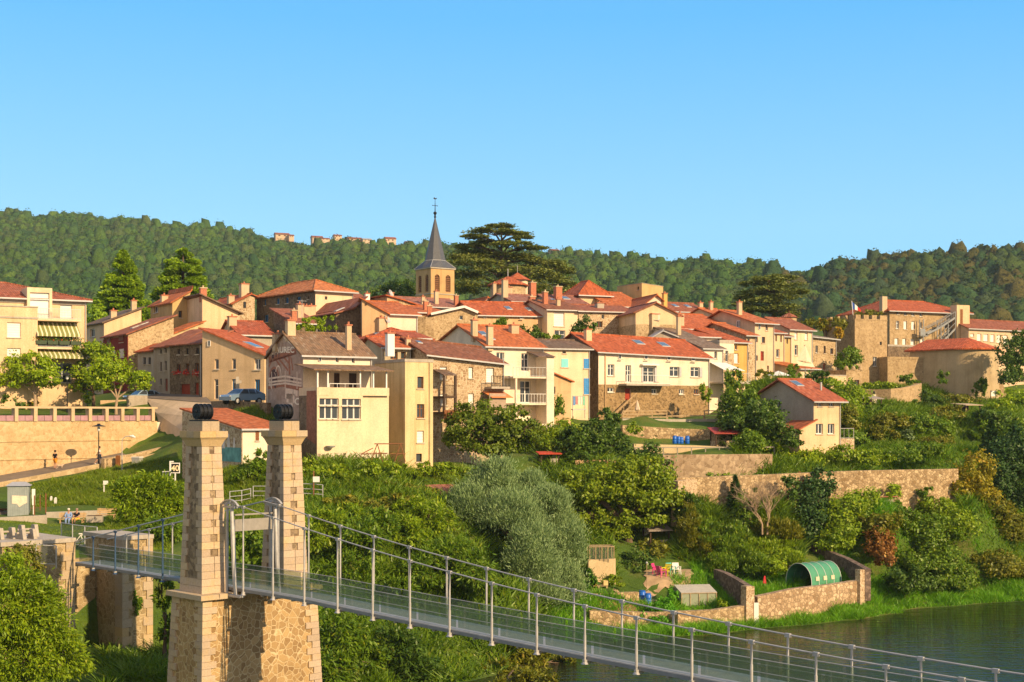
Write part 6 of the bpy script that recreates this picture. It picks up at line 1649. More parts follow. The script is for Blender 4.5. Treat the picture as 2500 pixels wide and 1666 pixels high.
def person(loc, rz, label, pose, top, bottom, hair, shoe, long_sleeve=False, long_leg=False, k=1.0):
    r = empty("person", loc, rz, label, "person")
    J = {}
    if pose == 'sit':
        hip = .47
        J.update(pelvis=(0, 0, hip), waist=(0, .03, hip + .16), chest=(0, .05, hip + .36), neck=(0, .03, hip + .50), head0=(0, .0, hip + .60), head=(0, -.02, hip + .70), head1=(0, -.01, hip + .78))
        for s, sx in (('l', -1), ('r', 1)):
            J.update({'hip' + s: (.09 * sx, -.02, hip - .01), 'kn' + s: (.13 * sx, -.44, hip - .0), 'an' + s: (.13 * sx, -.42 - .04 * sx, .08), 'to' + s: (.15 * sx, -.60 - .04 * sx, .035),
                      'sh' + s: (.19 * sx, .04, hip + .44), 'el' + s: (.26 * sx, -.10, hip + .20), 'wr' + s: (.12 * sx, -.30, hip + .12), 'ha' + s: (.05 * sx, -.36, hip + .10)})
    else:
        w_ = .0 if pose == 'stand' else 1.0
        J.update(pelvis=(0, 0, .92), waist=(0, 0, 1.08), chest=(0, -.01, 1.28), neck=(0, -.01, 1.45), head0=(0, -.02, 1.54), head=(0, -.03, 1.63), head1=(0, -.02, 1.72))
        for s, sx in (('l', -1), ('r', 1)):
            st = w_ * .34 * sx
            J.update({'hip' + s: (.09 * sx, 0, .90), 'kn' + s: (.10 * sx, -.03 - st * .6, .49), 'an' + s: (.10 * sx, .02 - st * (1.0 if st > 0 else 1.2), .09 + (.08 if st < 0 else 0)), 'to' + s: (.12 * sx, -.14 - st, .035 + (.02 if st < 0 else 0)),
                      'sh' + s: (.20 * sx, 0, 1.39), 'el' + s: (.27 * sx, .03 + st * .5, 1.13), 'wr' + s: ((.22 if w_ else .15) * sx, (-.10 if not w_ else .0) + st * .9, .98 if not w_ else .93), 'ha' + s: ((.22 if w_ else .10) * sx, (-.15 if not w_ else -.03) + st * 1.1, .93 if not w_ else .85)})
    names = list(J); ix = {n: i for i, n in enumerate(names)}
    RR = dict(pelvis=(.135, .10), waist=(.125, .09), chest=(.15, .105), neck=.055, head0=.07, head=.095, head1=.07)
    for s in 'lr': RR.update({'hip' + s: .085, 'kn' + s: .058, 'an' + s: .04, 'to' + s: .032, 'sh' + s: .062, 'el' + s: .042, 'wr' + s: .03, 'ha' + s: .036})
    E = [('pelvis', 'waist'), ('waist', 'chest'), ('chest', 'neck'), ('neck', 'head0'), ('head0', 'head'), ('head', 'head1')]
    for s in 'lr': E += [('pelvis', 'hip' + s), ('hip' + s, 'kn' + s), ('kn' + s, 'an' + s), ('an' + s, 'to' + s), ('chest', 'sh' + s), ('sh' + s, 'el' + s), ('el' + s, 'wr' + s), ('wr' + s, 'ha' + s)]
    sc_ = lambda p: tuple(c * k for c in p)
    skin_mesh("body", [sc_(J[n]) for n in names], [(ix[a], ix[b]) for a, b in E], [RR[n] if not isinstance(RR[n], tuple) else RR[n] for n in names], SKIN, r)
    def cloth(name, ns, es, mat, g, cut=None):
        P_ = {n: J[n] for n in ns}
        if cut: P_.update(cut)
        nn_ = list(P_); jx = {n: i for i, n in enumerate(nn_)}
        rad = []
        for n in nn_:
            b = n.rstrip('_'); q = RR.get(b, .05); rad.append(tuple(c + g for c in q) if isinstance(q, tuple) else q + g)
        skin_mesh(name, [sc_(P_[n]) for n in nn_], [(jx[a], jx[b]) for a, b in es], rad, mat, r)
    lerp = lambda a, b, t: tuple(J[a][i] + (J[b][i] - J[a][i]) * t for i in range(3))
    cut = {}; es = [('pelvis', 'waist'), ('waist', 'chest')]
    for s in 'lr':
        if long_sleeve: es += [('chest', 'sh' + s), ('sh' + s, 'el' + s), ('el' + s, 'wr' + s)]
        else: cut['el' + s + '_'] = lerp('sh' + s, 'el' + s, .75); es += [('chest', 'sh' + s), ('sh' + s, 'el' + s + '_')]
    cloth("shirt", ['pelvis', 'waist', 'chest', 'shl', 'shr'] + (['ell', 'elr', 'wrl', 'wrr'] if long_sleeve else []), es, top, .016, cut)
    cut = {}; es = [('pelvis', 'hipl'), ('pelvis', 'hipr')]
    for s in 'lr':
        if long_leg: es += [('hip' + s, 'kn' + s), ('kn' + s, 'an' + s)]
        else: cut['kn' + s + '_'] = lerp('hip' + s, 'kn' + s, .92); es += [('hip' + s, 'kn' + s + '_')]
    cloth("trousers", ['pelvis', 'hipl', 'hipr'] + (['knl', 'knr', 'anl', 'anr'] if long_leg else []), es, bottom, .024, cut)
    for s in 'lr':
        skin_mesh("shoe", [sc_(J['an' + s]), sc_(J['to' + s])], [(0, 1)], [.05 * k, .045 * k], shoe, r, 1)
    hd = Vector(J['head']) * k
    m = MB(); m.lathe((0, 0, 0), [(.085, -.05), (.112, .03), (.105, .09), (.07, .125), (.01, .14)], 12)
    o = m.build("hair", hair, r, True); o.location = hd + Vector((0, .025, .0))
    m = MB(); m.lathe((0, 0, 0), [(.006, -.02), (.016, -.012), (.012, .02), (.004, .03)], 6)
    o = m.build("nose", SKIN, r, True); o.location = hd + Vector((0, -.098, -.02))
    m = MB()
    for sx in (-.035, .035): m.box(sx - .012, sx + .012, -.099, -.085, .0, .016)
    m.box(-.025, .025, -.098, -.08, -.062, -.05)
    o = m.build("face_features", IRON, r); o.location = hd
    return r
C_ = lambda n, c: plain("cloth_" + n, c, .85, 0, .12, 12)
person(row_pt(134.5, 1149), R(150), "person in a black T-shirt and orange shorts standing on the road beside a small dog", 'stand', C_("black", (.012, .012, .016, 1)), C_("orange", (.62, .26, .03, 1)), C_("dark_hair", (.02, .015, .012, 1)), C_("grey_shoe", (.3, .28, .26, 1)))
person(row_pt(242.5, 1139), R(95), "person in a white top and dark shorts walking behind the dark street lamp", 'walk', C_("white", (.7, .68, .64, 1)), C_("dark", (.05, .06, .09, 1)), C_("dark_hair", (.02, .015, .012, 1)), C_("white_shoe", (.6, .58, .55, 1)))
def dog():
    p = row_pt(147, 1147)
    r = empty("dog", p, R(100), "small pale dog walking beside the person in orange shorts", "dog")
    Jn = [(0, .02, .26), (0, .20, .27), (0, -.16, .27), (0, -.27, .36), (0, -.37, .37), (0, .33, .38), (-.06, -.16, .13), (-.06, -.17, .02), (.06, -.14, .13), (.06, -.12, .02), (-.06, .22, .14), (-.06, .26, .09), (-.06, .23, .02), (.06, .2, .14), (.06, .23, .09), (.06, .2, .02)]
    En = [(0, 1), (0, 2), (2, 3), (3, 4), (1, 5), (2, 6), (6, 7), (2, 8), (8, 9), (1, 10), (10, 11), (11, 12), (1, 13), (13, 14), (14, 15)]
    skin_mesh("body", Jn, En, [.085, .08, .09, .065, .035, .018, .03, .022, .03, .022, .035, .024, .02, .035, .024, .02], C_("dog_fur", (.50, .38, .27, 1)), r)
    m = MB()
    for sx in (-.05, .05): m.hexa([(sx - .02, -.26, .40), (sx + .02, -.26, .40), (sx + .02, -.24, .40), (sx - .02, -.24, .40)], [(sx - .005, -.25, .47), (sx + .005, -.25, .47), (sx + .005, -.245, .47), (sx - .005, -.245, .47)])
    m.build("ears", C_("dog_ear", (.2, .14, .1, 1)), r)
dog()
# bench with a couple
def bench(px, py, Y, label, wid=1.9):
    r = empty("park_bench", W(px, py, Y), R(4), label, "bench")
    SL = plain("bench_slats", (.46, .31, .15, 1), .7, 0, .2)
    m = MB()
    for i in range(4): m.box(-wid / 2, wid / 2, -.48 + .12 * i, -.38 + .12 * i, .42, .46)
    m.build("seat", SL, r)
    m = MB()
    for i in range(3): m.hexa([(-wid / 2, .02 + .03 * i, .56 + .13 * i), (wid / 2, .02 + .03 * i, .56 + .13 * i), (wid / 2, .06 + .03 * i, .56 + .13 * i), (-wid / 2, .06 + .03 * i, .56 + .13 * i)],
                              [(-wid / 2, .04 + .03 * i, .66 + .13 * i), (wid / 2, .04 + .03 * i, .66 + .13 * i), (wid / 2, .08 + .03 * i, .66 + .13 * i), (-wid / 2, .08 + .03 * i, .66 + .13 * i)])
    m.build("backrest", SL, r)
    for sx in (-wid / 2 + .2, wid / 2 - .2):
        m = MB(); m.box(sx - .05, sx + .05, -.45, -.35, 0, .417); m.box(sx - .05, sx + .05, -.06, .02, 0, .417); m.hexa([(sx - .04, .06, .42), (sx + .04, .06, .42), (sx + .04, .10, .42), (sx - .04, .10, .42)], [(sx - .04, .13, .95), (sx + .04, .13, .95), (sx + .04, .17, .95), (sx - .04, .17, .95)]); m.build("leg", SL, r)
    return r
bp = W(177, 1281, 112)
gz = bp.z
bench(177, 1281, 112, "slatted wooden bench with a seated couple, in front of the pale concrete wall", 2.1)
bench(262, 1270, 113.5, "second wooden bench half hidden by the acacia leaves right of the concrete planter", 1.6)
for (px, lab, tp, bt, hr, ls, ll) in ((169.5, "person with white hair in a light blue outfit sitting on the left of the bench", C_("light_blue", (.22, .32, .55, 1)), C_("light_blue", (.22, .32, .55, 1)), C_("white_hair", (.62, .58, .5, 1)), True, True),
                              (189.5, "person in a black top and yellow shorts sitting on the right of the bench", C_("black", (.012, .012, .016, 1)), C_("yellow", (.66, .42, .05, 1)), C_("grey_hair", (.3, .2, .16, 1)), False, False)):
    x = (px - 1250) / F * 112
    person((x, 112 - .2, gz), R(4 if ls else -18), lab, 'sit', tp, bt, hr, C_("sandal", (.3, .16, .09, 1)), ls, ll)
pb = empty("concrete_planter", W(231, 1279, 112.5), R(8), "rectangular concrete planter box right of the couple's bench", "planter")
m = MB(); m.box(-.62, .62, -.35, .35, 0, .62); m.build("box", CONC, pb)
m = MB(); m.box(-.55, .55, -.28, .28, .622, .66); m.build("soil", plain("soil", (.08, .05, .03, 1), .95), pb)

# metal cabin
cb_ = empty("metal_cabin", W(18, 1262, 114), R(14), "grey corrugated metal cabin with a patch of pale paint at the far left", "cabin")
CABM = plain("cabin_sheet", (.30, .34, .34, 1), .5, .2, .12)
m = MB(); wd_ = 1.62
m.box(0, wd_, 0, 1.6, -.3, 2.45); m.build("body", CABM, cb_)
m = MB()
for i in range(9): m.box(.05 + i * .18, .11 + i * .18, -.025, -.003, -.2, 2.4)
m.build("ribs", CABM, cb_)
m = MB(); m.hexa([(-.15, -.15, 2.453), (wd_ + .15, -.15, 2.453), (wd_ + .15, 1.75, 2.453), (-.15, 1.75, 2.453)], [(.3, .5, 2.75), (wd_ - .3, .5, 2.75), (wd_ - .3, 1.1, 2.75), (.3, 1.1, 2.75)]); m.build("roof", ZINC, cb_)
m = MB(); m.face([(.35, -.03, 1.7), (1.5, -.03, 1.65), (1.5, -.03, 1.1), (1.2, -.03, .95), (.9, -.03, .75), (.75, -.03, 1.0), (.35, -.03, 1.05)]); m.build("paint_patch", P_WHITE, cb_)
m = MB(); m.box(wd_ + .25, wd_ + .5, -.1, .1, .9, 2.2); m.box(wd_ + .33, wd_ + .40, -.03, .03, -.3, .9); m.build("meter_box", WHITE, cb_)

# railway
RA, RB_ = W(40, 1247, 117), W(300, 1240, 123)
m = MB(); d = (RB_ - RA).normalized(); n = Vector((-d.y, d.x, 0)).normalized(); A0, B0_ = RA - d * 40, RB_ + d * 6
m.hexa([A0 - n * 1.8 - Vector((0, 0, 1)), B0_ - n * 1.8 - Vector((0, 0, 1)), B0_ + n * 2.2 - Vector((0, 0, 1)), A0 + n * 2.2 - Vector((0, 0, 1))], [A0 - n * 1.3, B0_ - n * 1.3, B0_ + n * 1.7, A0 + n * 1.7])
tag(m.build("railway_ballast", rubble((.20, .15, .12, 1), (.38, .3, .25, 1), (.16, .12, .1, 1), 9, .05)), kind='structure')
rl = empty("railway_track", RA, 0, "rusty railway rails on ballast behind the bench wall", "railway track")
m = MB()
for o_ in (-.55, .88): m.bar(A0 + n * o_ + Vector((0, 0, .16)) - RA, B0_ + n * o_ + Vector((0, 0, .16)) - RA, .07, .15)
m.build("rails", plain("rusty_rail", (.17, .085, .045, 1), .7, .3), rl)
m = MB(); L_ = (B0_ - A0).length
for i in range(int(L_ / .7)): c = A0 + d * (i * .7) - RA; m.bar(c - n * 1.05 + n * .17 + Vector((0, 0, .04)), c + n * 1.05 + n * .17 + Vector((0, 0, .04)), .22, .1)
m.build("sleepers", WOODD, rl)
# small posts by the line
RUST = plain("rusty_post", (.22, .09, .04, 1), .8)
for (px, py, pt, Y, nm, lab, cat, mt, w_) in ((84, 1252, 1212, 114, "fence_post", "rusty fence post just right of the grey cabin", "post", RUST, .08), (112, 1252, 1207, 114, "fence_post", "rusty fence post at the end of the concrete wall", "post", RUST, .08), (98, 1250, 1210, 116, "fence_post", "thin rusty fence post between the two thicker ones", "post", RUST, .06),
                        (125, 1229, 1214, 121, "marker_post", "small white marker post beside the railway, left one of the pair", "post", WHITE, .16), (135.5, 1234, 1217, 119.5, "marker_post", "small white marker post beside the railway, right one of the pair", "post", WHITE, .18),
                        (288, 1135, 1114, 131, "bollard", "dark wooden bollard with a pale side at the edge of the road", "bollard", WOODB, .35), (38, 1139, 1116, 131, "bollard", "brown square post against the foot of the sandy wall", "bollard", WOODB, .14), (500, 979, 958, 146, "bollard", "red and white bollard in front of the beige gable house", "bollard", plain("red_paint", (.55, .06, .04, 1)), .16)):
    b = W(px, py, Y); hh = (py - pt) * Y / F
    o = MB(); o.hexa([(-w_ / 2, -w_ / 2, -.3), (w_ / 2, -w_ / 2, -.3), (w_ / 2, w_ / 2, -.3), (-w_ / 2, w_ / 2, -.3)], [(-w_ / 2, -w_ / 2, hh), (w_ / 2, -w_ / 2, hh), (w_ / 2, w_ / 2, hh), (-w_ / 2, w_ / 2, hh)]); o.lathe((0, 0, hh + .003), [(w_ * .55, 0), (w_ * .5, .06), (.01, .08)], 8)
    o = o.build(nm, mt); o.location = b; tag(o, lab, cat)
for (px, py, pt, Y, w_, hh_, lab) in ((254, 1197, 1174, 122, .36, .36, "small white box sign on a short post in the grass below the road"), (766, 1222, 1150, 107.8, .45, .42, "small pale box on a rusty post in the meadow right of the right tower")):
    r = empty("box_sign", W(px, py, Y), 0, lab, "sign"); H_ = (py - pt) * Y / F
    m = MB(); m.box(-.04, .04, -.04, .04, -.3, H_); m.build("post", RUST if px > 700 else WHITE, r)
    m = MB(); m.box(-.05, w_, -.09, -.045, H_ * .62 if px > 700 else H_ - hh_, H_ * .62 + hh_ if px > 700 else H_); m.build("box", WHITE, r)
r = empty("utility_cabinet", W(335, 1134, 131.5), R(-20), "pale grey utility cabinet on the bank under the road wall", "cabinet")
m = MB(); m.box(-.4, .4, -.3, .3, 0, .62); m.build("body", STEEL, r); m = MB(); m.box(-.44, .44, -.34, .34, .623, .70); m.build("lid", WHITE, r)
# 40 sign
sg = empty("speed_sign", W(428, 1196, 112), R(5), "square black railway speed board with a white frame reading 40", "sign")
m = MB(); m.box(-.05, .05, -.03, .03, -.6, 1.3); m.build("post", WHITE, sg)
m = MB(); m.box(-.37, .37, -.06, -.033, 1.3, 2.12); m.build("frame", WHITE, sg)
m = MB(); m.box(-.30, .30, -.066, -.062, 1.37, 2.05); m.build("board", IRON, sg)
cu = bpy.data.curves.new("digits", 'FONT'); cu.body = "40"; cu.size = .62; cu.align_x = 'CENTER'; cu.offset = .012
ob = bpy.data.objects.new("digits", cu); me = ob.to_mesh().copy(); ob.to_mesh_clear(); bpy.data.objects.remove(ob)
me.transform(Matrix.Translation((0, -.072, 1.49)) @ Matrix.Rotation(R(90), 4, 'X')); me.materials.append(plain("digit_cream", (.75, .62, .38, 1)))
link(bpy.data.objects.new("digits", me), sg)
r = empty("signal_mast", W(415.5, 1192, 113), 0, "thin white railway mast with small brackets beside the 40 board", "signal")
m = MB(); m.box(-.05, .05, -.05, .05, -.4, 2.15); m.box(.05, .28, -.03, .03, 2.05, 2.15); m.box(.05, .28, -.03, .03, .72, .77); m.build("post", WHITE, r)
m = MB(); m.box(-.62, -.05, -.03, .03, 1.28, 1.34); m.box(-.60, -.54, -.03, .03, -.3, 1.28); m.box(-.36, -.31, -.03, .03, .95, 1.28); m.build("bracket", WHITE, r)

# cars
def car(loc, rz, label, col, est=False):
    r = empty("parked_car", loc, rz, label, "car")
    pc = plain("car_paint_%.2f" % col[2], col, .25, .3, .04)
    prof = [(-2.0, .35), (-2.03, .70), (-1.85, .86), (-1.1, .95), (-.45, 1.42), (.9, 1.46), (1.65, 1.10), (1.95, .98), (2.0, .40)]
    def body(pr, w0, w1, m):
        for (a, b), (c, d_) in zip(pr, pr[1:]):
            wa_, wb2 = (w0 if b < 1.0 else w0 - (b - 1.0) * .45), (w0 if d_ < 1.0 else w0 - (d_ - 1.0) * .45)
            m.face([(a, -wa_, b), (c, -wb2, d_), (c, wb2, d_), (a, wa_, b)])
        for s in (-1, 1):
            m.face([(a, s * (w0 if b < 1.0 else w0 - (b - 1.0) * .45), b) for a, b in pr])
        m.face([(pr[0][0], -w0, pr[0][1]), (pr[-1][0], -w0, pr[-1][1]), (pr[-1][0], w0, pr[-1][1]), (pr[0][0], w0, pr[0][1])])
    m = MB(); body(prof, .86, .7, m); m.build("body", pc, r)
    g = MB()
    for s in (-1, 1):
        y = lambda z: s * (.868 - max(0, z - 1.0) * .45)
        for (a, b, c, d_) in ((-.92, .04, -.40, .04), (.12, .85, .12, .80)):
            g.face([(a, y(1.0), 1.0), (b, y(1.0), 1.0), (d_, y(1.38), 1.38), (c, y(1.38), 1.38)])
        g.face([(.93, y(1.0), 1.0), (1.5, y(1.05), 1.05), (.95, y(1.36), 1.36)])
    g.face([(-1.06, -.78, .99), (-1.06, .78, .99), (-.52, .62, 1.38), (-.52, -.62, 1.38)]); g.face([(1.62, -.72, 1.13), (1.62, .72, 1.13), (1.0, .62, 1.43), (1.0, -.62, 1.43)])
    for v in range(len(g.v)): pass
    g.build("windows", GLASS, r)
    for x in (-1.25, 1.22):
        for s in (-1, 1):
            m = MB(); m.tube([(x, s * .70, .32), (x, s * .89, .32)], .32, 16); w_ = m.build("wheel", IRON, r)
            m = MB(); m.tube([(x, s * .891, .32), (x, s * .90, .32)], .19, 12); m.build("hubcap", STEEL, w_)
    for x, mt in ((-2.02, WHITE), (1.99, plain("tail_light", (.4, .02, .02, 1), .3))):
        for s in (-1, 1):
            m = MB(); m.box(x - .02, x + .02, s * .72 - .13, s * .72 + .13, .68, .82); m.build("headlight" if x < 0 else "tail_light", mt, r)
    return r
p = W(592, 988, 129.5); car(p, R(50), "silver-blue hatchback parked in the shade behind the left tower", (.20, .30, .42, 1))
p = W(350, 986, 152); car(p, R(40), "pale blue car half hidden behind the grey wall at the end of the parapet", (.30, .42, .55, 1))
p = W(383, 957, 160); car(p, R(60), "silver car parked further up the lane by the grey-rendered house", (.42, .42, .42, 1))
# stone cross
r = empty("stone_cross", W(580, 982, 132), R(10), "plain stone cross on a low base standing beside the silver-blue hatchback", "cross")
m = MB(); m.box(-.5, .5, -.5, .5, -.3, .3); m.build("base", ST_DARK, r)
m = MB(); m.hexa([(-.2, -.16, .303), (.2, -.16, .303), (.2, .16, .303), (-.2, .16, .303)], [(-.15, -.13, 2.35), (.15, -.13, 2.35), (.15, .13, 2.35), (-.15, .13, 2.35)]); m.box(-.36, .36, -.11, .11, 1.75, 2.0); m.build("shaft", CONC, r)

# railings in the meadow
def guard(pts, rows, label):
    g = [W(*p) for p in pts]; r = empty("guard_rail", g[0], 0, label, "railing"); m = MB()
    for i in range(len(g)):
        m.tube([g[i] - g[0] - Vector((0, 0, .3)), g[i] - g[0] + Vector((0, 0, 1.1))], .035, 6)
    m.build("posts", ZINC, r); m = MB()
    for hh in (1.08, .7, .35):
        m.tube([q - g[0] + Vector((0, 0, hh)) for q in g], .028, 6)
    m.build("rails", ZINC, r)
guard([(561, 1236, 106), (590, 1233, 107), (612, 1228, 108)], 3, "galvanised railing on the meadow between the two towers")
guard([(618, 1222, 108), (650, 1222, 108)], 3, "short galvanised railing just left of the right tower in the meadow")
guard([(738, 1216, 108), (765, 1217, 108), (788, 1219, 108)], 3, "galvanised railing right of the right tower beside the box on a post")
# wire fences by the abutment
def m_wire():
    t = NT("wire_mesh"); tr = t.new("ShaderNodeBsdfTransparent"); d = t.new("ShaderNodeBsdfDiffuse"); d.inputs[0].default_value = (.12, .14, .13, 1)
    x = t.n.new("ShaderNodeMixShader"); x.inputs[0].default_value = .38
    t.link(tr.outputs[0], x.inputs[1]); t.link(d.outputs[0], x.inputs[2]); t.n.remove(t.b); t.link(x.outputs[0], t.n["Material Output"].inputs[0]); return t.mat
WIRE = m_wire()
def wire(pts, hgt, label):
    g = [W(*p) for p in pts]; r = empty("wire_fence", g[0], 0, label, "fence")
    m = MB()
    for a, b in zip(g, g[1:]): m.face([a - g[0] + Vector((0, 0, .05)), b - g[0] + Vector((0, 0, .05)), b - g[0] + Vector((0, 0, hgt - .05)), a - g[0] + Vector((0, 0, hgt - .05))])
    m.build("mesh", WIRE, r); m = MB()
    for a in g: m.tube([a - g[0] - Vector((0, 0, .2)), a - g[0] + Vector((0, 0, hgt))], .04, 6)
    for a, b in zip(g, g[1:]): m.tube([a - g[0] + Vector((0, 0, hgt)), b - g[0] + Vector((0, 0, hgt))], .03, 6); m.tube([a - g[0] + Vector((0, 0, .05)), b - g[0] + Vector((0, 0, .05))], .025, 6)
    m.build("frame", ZINC, r)
wire([(150, 1325, 97), (177, 1330, 96), (207, 1334, 95.5), (237, 1337, 95)], 1.35, "grey wire fence across the grass behind the left end of the footbridge")
wire([(88, 1378, 84.5), (137, 1380, 84.8)], 1.15, "grey wire fence panel on top of the left abutment above the shrub")
r = empty("bicycle", W(203, 1336, 94.6), R(15), "white bicycle leaning on the grey wire fence", "bicycle")
for x in (-.5, .5):
    m = MB(); m.tube([(x + .32 * math.cos(t), 0, .33 + .32 * math.sin(t)) for t in np.linspace(0, 2 * math.pi, 17)], .025, 6, cap=False); m.build("wheel", IRON, r)
m = MB()
for a, b in (((-.5, .33), (-.15, .8)), ((-.15, .8), (.36, .8)), ((.36, .8), (0, .33)), ((0, .33), (-.5, .33)), ((-.15, .8), (0, .33)), ((.5, .33), (.33, .95)), ((.25, 1.0), (.45, .95))): m.tube([(a[0], 0, a[1]), (b[0], 0, b[1])], .028, 6)
m.box(-.28, -.05, -.06, .06, .86, .92); m.build("frame", WHITE, r)
# ---------------------------------------------------------------- terraces and gardens on the right bank
GW = rubble((.30, .20, .10, 1), (.70, .53, .32, 1), (.26, .19, .11, 1), 3.6, .06)
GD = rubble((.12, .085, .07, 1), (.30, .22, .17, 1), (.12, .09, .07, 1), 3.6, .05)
GR = rubble((.26, .18, .11, 1), (.52, .39, .26, 1), (.36, .27, .18, 1), 2.8, .04)
BLK = plaster((.60, .46, .27, 1), .5)
wall_px("terrace_wall", [(1520, 1046, 157), (1660, 1046, 158.5), (1770, 1044, 160)], [1022, 1024, 1022], .5, CONC, "pale terrace retaining wall below the wooden fence of the big white house")
wall_px("garden_wall", [(1548, 1112, 144), (1700, 1110, 146), (1800, 1110, 147.5)], [1084, 1088, 1092], .4, BLK, "low ochre block wall under the blue barrels and the red-roofed hut")
wall_px("rubble_bank", [(1520, 1082, 152), (1640, 1082, 153), (1770, 1080, 154)], [1038, 1046, 1050], .8, GW, "rough rubble bank between the white terrace wall and the blue barrels")
wall_px("garden_wall", [(1610, 1180, 137), (1740, 1166, 139), (1886, 1140, 143)], [1111, 1110, 1109], .6, GR, "upper grey-brown garden wall streaked with pale stains below the red-roofed hut")
wall_px("garden_wall", [(1652, 1240, 130.5), (1900, 1222, 133.5), (2030, 1215, 136), (2125, 1220, 137), (2340, 1235, 140)], [1167, 1158, 1152, 1149, 1145], .6, GW, "long rubble garden wall crossing the right bank above the big shrubs")
wall_px("garden_wall", [(1655, 1290, 129), (1722, 1215, 132)], [1175, 1168], .8, ST_PALE, "short sunlit end of an old wall left of the conifer in the garden")
# wooden fence of the terrace
def rail_fence(pts, hgt, n, label, mat, rails=(.25, .6, .95)):
    g = [W(*p) for p in pts]; r = empty("wooden_fence", g[0], 0, label, "fence"); m = MB(); q = MB()
    for a, b in zip(g, g[1:]):
        d = b - a; L = d.length; k = max(1, int(L / n))
        for i in range(k + 1):
            c = a + d * i / k - g[0]; m.bar(c - Vector((0, 0, .2)), c + Vector((0, 0, hgt)), .11)
        for h_ in rails:
            q.bar(a - g[0] + Vector((0, -.08, h_ * hgt)), b - g[0] + Vector((0, -.08, h_ * hgt)), .04, .12)
    m.build("posts", mat, r); q.build("rails", mat, r)
WW = plain("weathered_fence_wood", (.40, .29, .17, 1), .85, 0, .25)
rail_fence([(1520, 1025, 157.2), (1628, 1024, 158.3)], 1.0, 1.6, "weathered post-and-rail fence along the left half of the white house terrace", WW)
rail_fence([(1720, 1024, 159.5), (1772, 1024, 160.2)], 1.0, 1.6, "weathered post-and-rail fence at the right end of the white house terrace", WW)
rail_fence([(1630, 1027, 158.4), (1718, 1026, 159.4)], .55, 2.2, "low single-rail fence in the middle of the white house terrace", WW, (.9,))
rail_fence([(1550, 1116, 143), (1890, 1114, 147)], .95, 1.5, "thin wire-and-post fence above the upper garden wall", plain("grey_post", (.28, .25, .2, 1), .8), (.98,))
fence = wall_px("board_fence", [(1405, 1147, 139), (1505, 1147, 140)], [1124, 1123], .06, plain("brown_boards", (.40, .255, .15, 1), .85, 0, .15), "plain brown board fence right of the tiny red-roofed shelter", "fence", -.3)
# parasols
def parasol_closed(px, py, pt, Y, label):
    r = empty("closed_parasol", W(px, py, Y), 0, label, "parasol"); H_ = (py - pt) * Y / F
    m = MB(); m.tube([(0, 0, -.2), (0, 0, H_ * .98)], .03, 6); m.build("pole", WOODB, r)
    m = MB(); n = 16
    pr = [(.20, .12 * H_), (.24, .2 * H_), (.15, .6 * H_), (.03, H_)]
    i0 = len(m.v)
    for (rr, z) in pr:
        for j in range(n):
            q = rr * (1.25 if j % 2 else .75); m.v.append((q * math.cos(2 * math.pi * j / n), q * math.sin(2 * math.pi * j / n), z))
    for k_ in range(3):
        for j in range(n): m.f.append((i0 + k_ * n + j, i0 + k_ * n + (j + 1) % n, i0 + (k_ + 1) * n + (j + 1) % n, i0 + (k_ + 1) * n + j)); m.m.append(j % 4 // 2)
    m.build("canopy", [plain("faded_red_cloth", (.60, .40, .30, 1), .85), plain("cream_cloth", (.72, .62, .48, 1), .85)], r)
parasol_closed(1556, 1005, 978, 157.5, "folded striped parasol on the terrace of the big white house")
r = empty("open_parasol", W(1900, 925, 178), R(10), "open white parasol on the terrace below the tall cream house", "parasol")
m = MB(); m.tube([(0, 0, -.5), (0, 0, 1.0)], .04, 6); m.build("pole", ZINC, r)
m = MB(); m.lathe((0, 0, .35), [(1.7, 0), (.9, .35), (.02, .62)], 8, cap=False); m.build("canopy", WHITE, r)
r = empty("shade_sail", W(1965, 892, 187), R(15), "peaked cream shade sail stretched in front of the wide cream house", "shade sail")
m = MB(); sc_ = 187 / F
m.face([(-1.2, 0, .6), (.2, .3, 2.7), (1.1, 0, .2), (.1, -.4, .55)]); m.face([(-.2, .3, .5), (.2, .3, 2.7), (-1.2, 0, .6)]); m.face([(-1.2, -.2, -.05), (1.3, -.3, -.3), (1.1, 0, .25), (-1.2, 0, .62)])
o = m.build("cloth", plain("cream_sailcloth", (.66, .54, .38, 1), .9), r)
sm_ = o.modifiers.new("thick", 'SOLIDIFY'); sm_.thickness = .03
m = MB(); m.tube([(.2, .33, -1), (.2, .33, 2.75)], .04, 6); m.build("pole", ZINC, r)
# blue barrels
BLUEP = plain("blue_plastic", (.02, .13, .52, 1), .35, 0, .06)
def barrel(px, py, Y, h, r_, label, group):
    r = empty("barrel", W(px, py, Y), 0, label, "barrel", group)
    m = MB(); m.lathe((0, 0, -.05), [(r_ * .9, 0), (r_, .08), (r_, h * .33), (r_ * 1.04, h * .35), (r_, h * .37), (r_, h * .64), (r_ * 1.04, h * .66), (r_, h * .68), (r_ * .97, h * .92), (r_ * .8, h)], 18); m.build("drum", BLUEP, r, True)
    m = MB(); m.lathe((0, 0, h - .045), [(r_ * .84, 0), (r_ * .84, .05)], 18); m.build("lid", BLUEP, r)
for (px, lab, py, h_) in ((1647, "leftmost and tallest of the four blue barrels by the rubble bank", 1083, .82), (1656.5, "second blue barrel from the left by the rubble bank", 1083, .74), (1663.5, "blue barrel with a pale label, third in the row by the rubble bank", 1083, .68), (1678, "blue barrel standing apart at the right of the row by the rubble bank", 1083, .80)):
    barrel(px, py, 149.2, h_, .23, lab, "blue barrels by the rubble bank")
barrel(1568, 1470, 118.2, .95, .30, "light blue barrel, the further of the two in the lower garden", "blue barrels in the lower garden")
barrel(1582, 1474, 117.4, .85, .28, "blue barrel, the nearer of the two in the lower garden", "blue barrels in the lower garden")
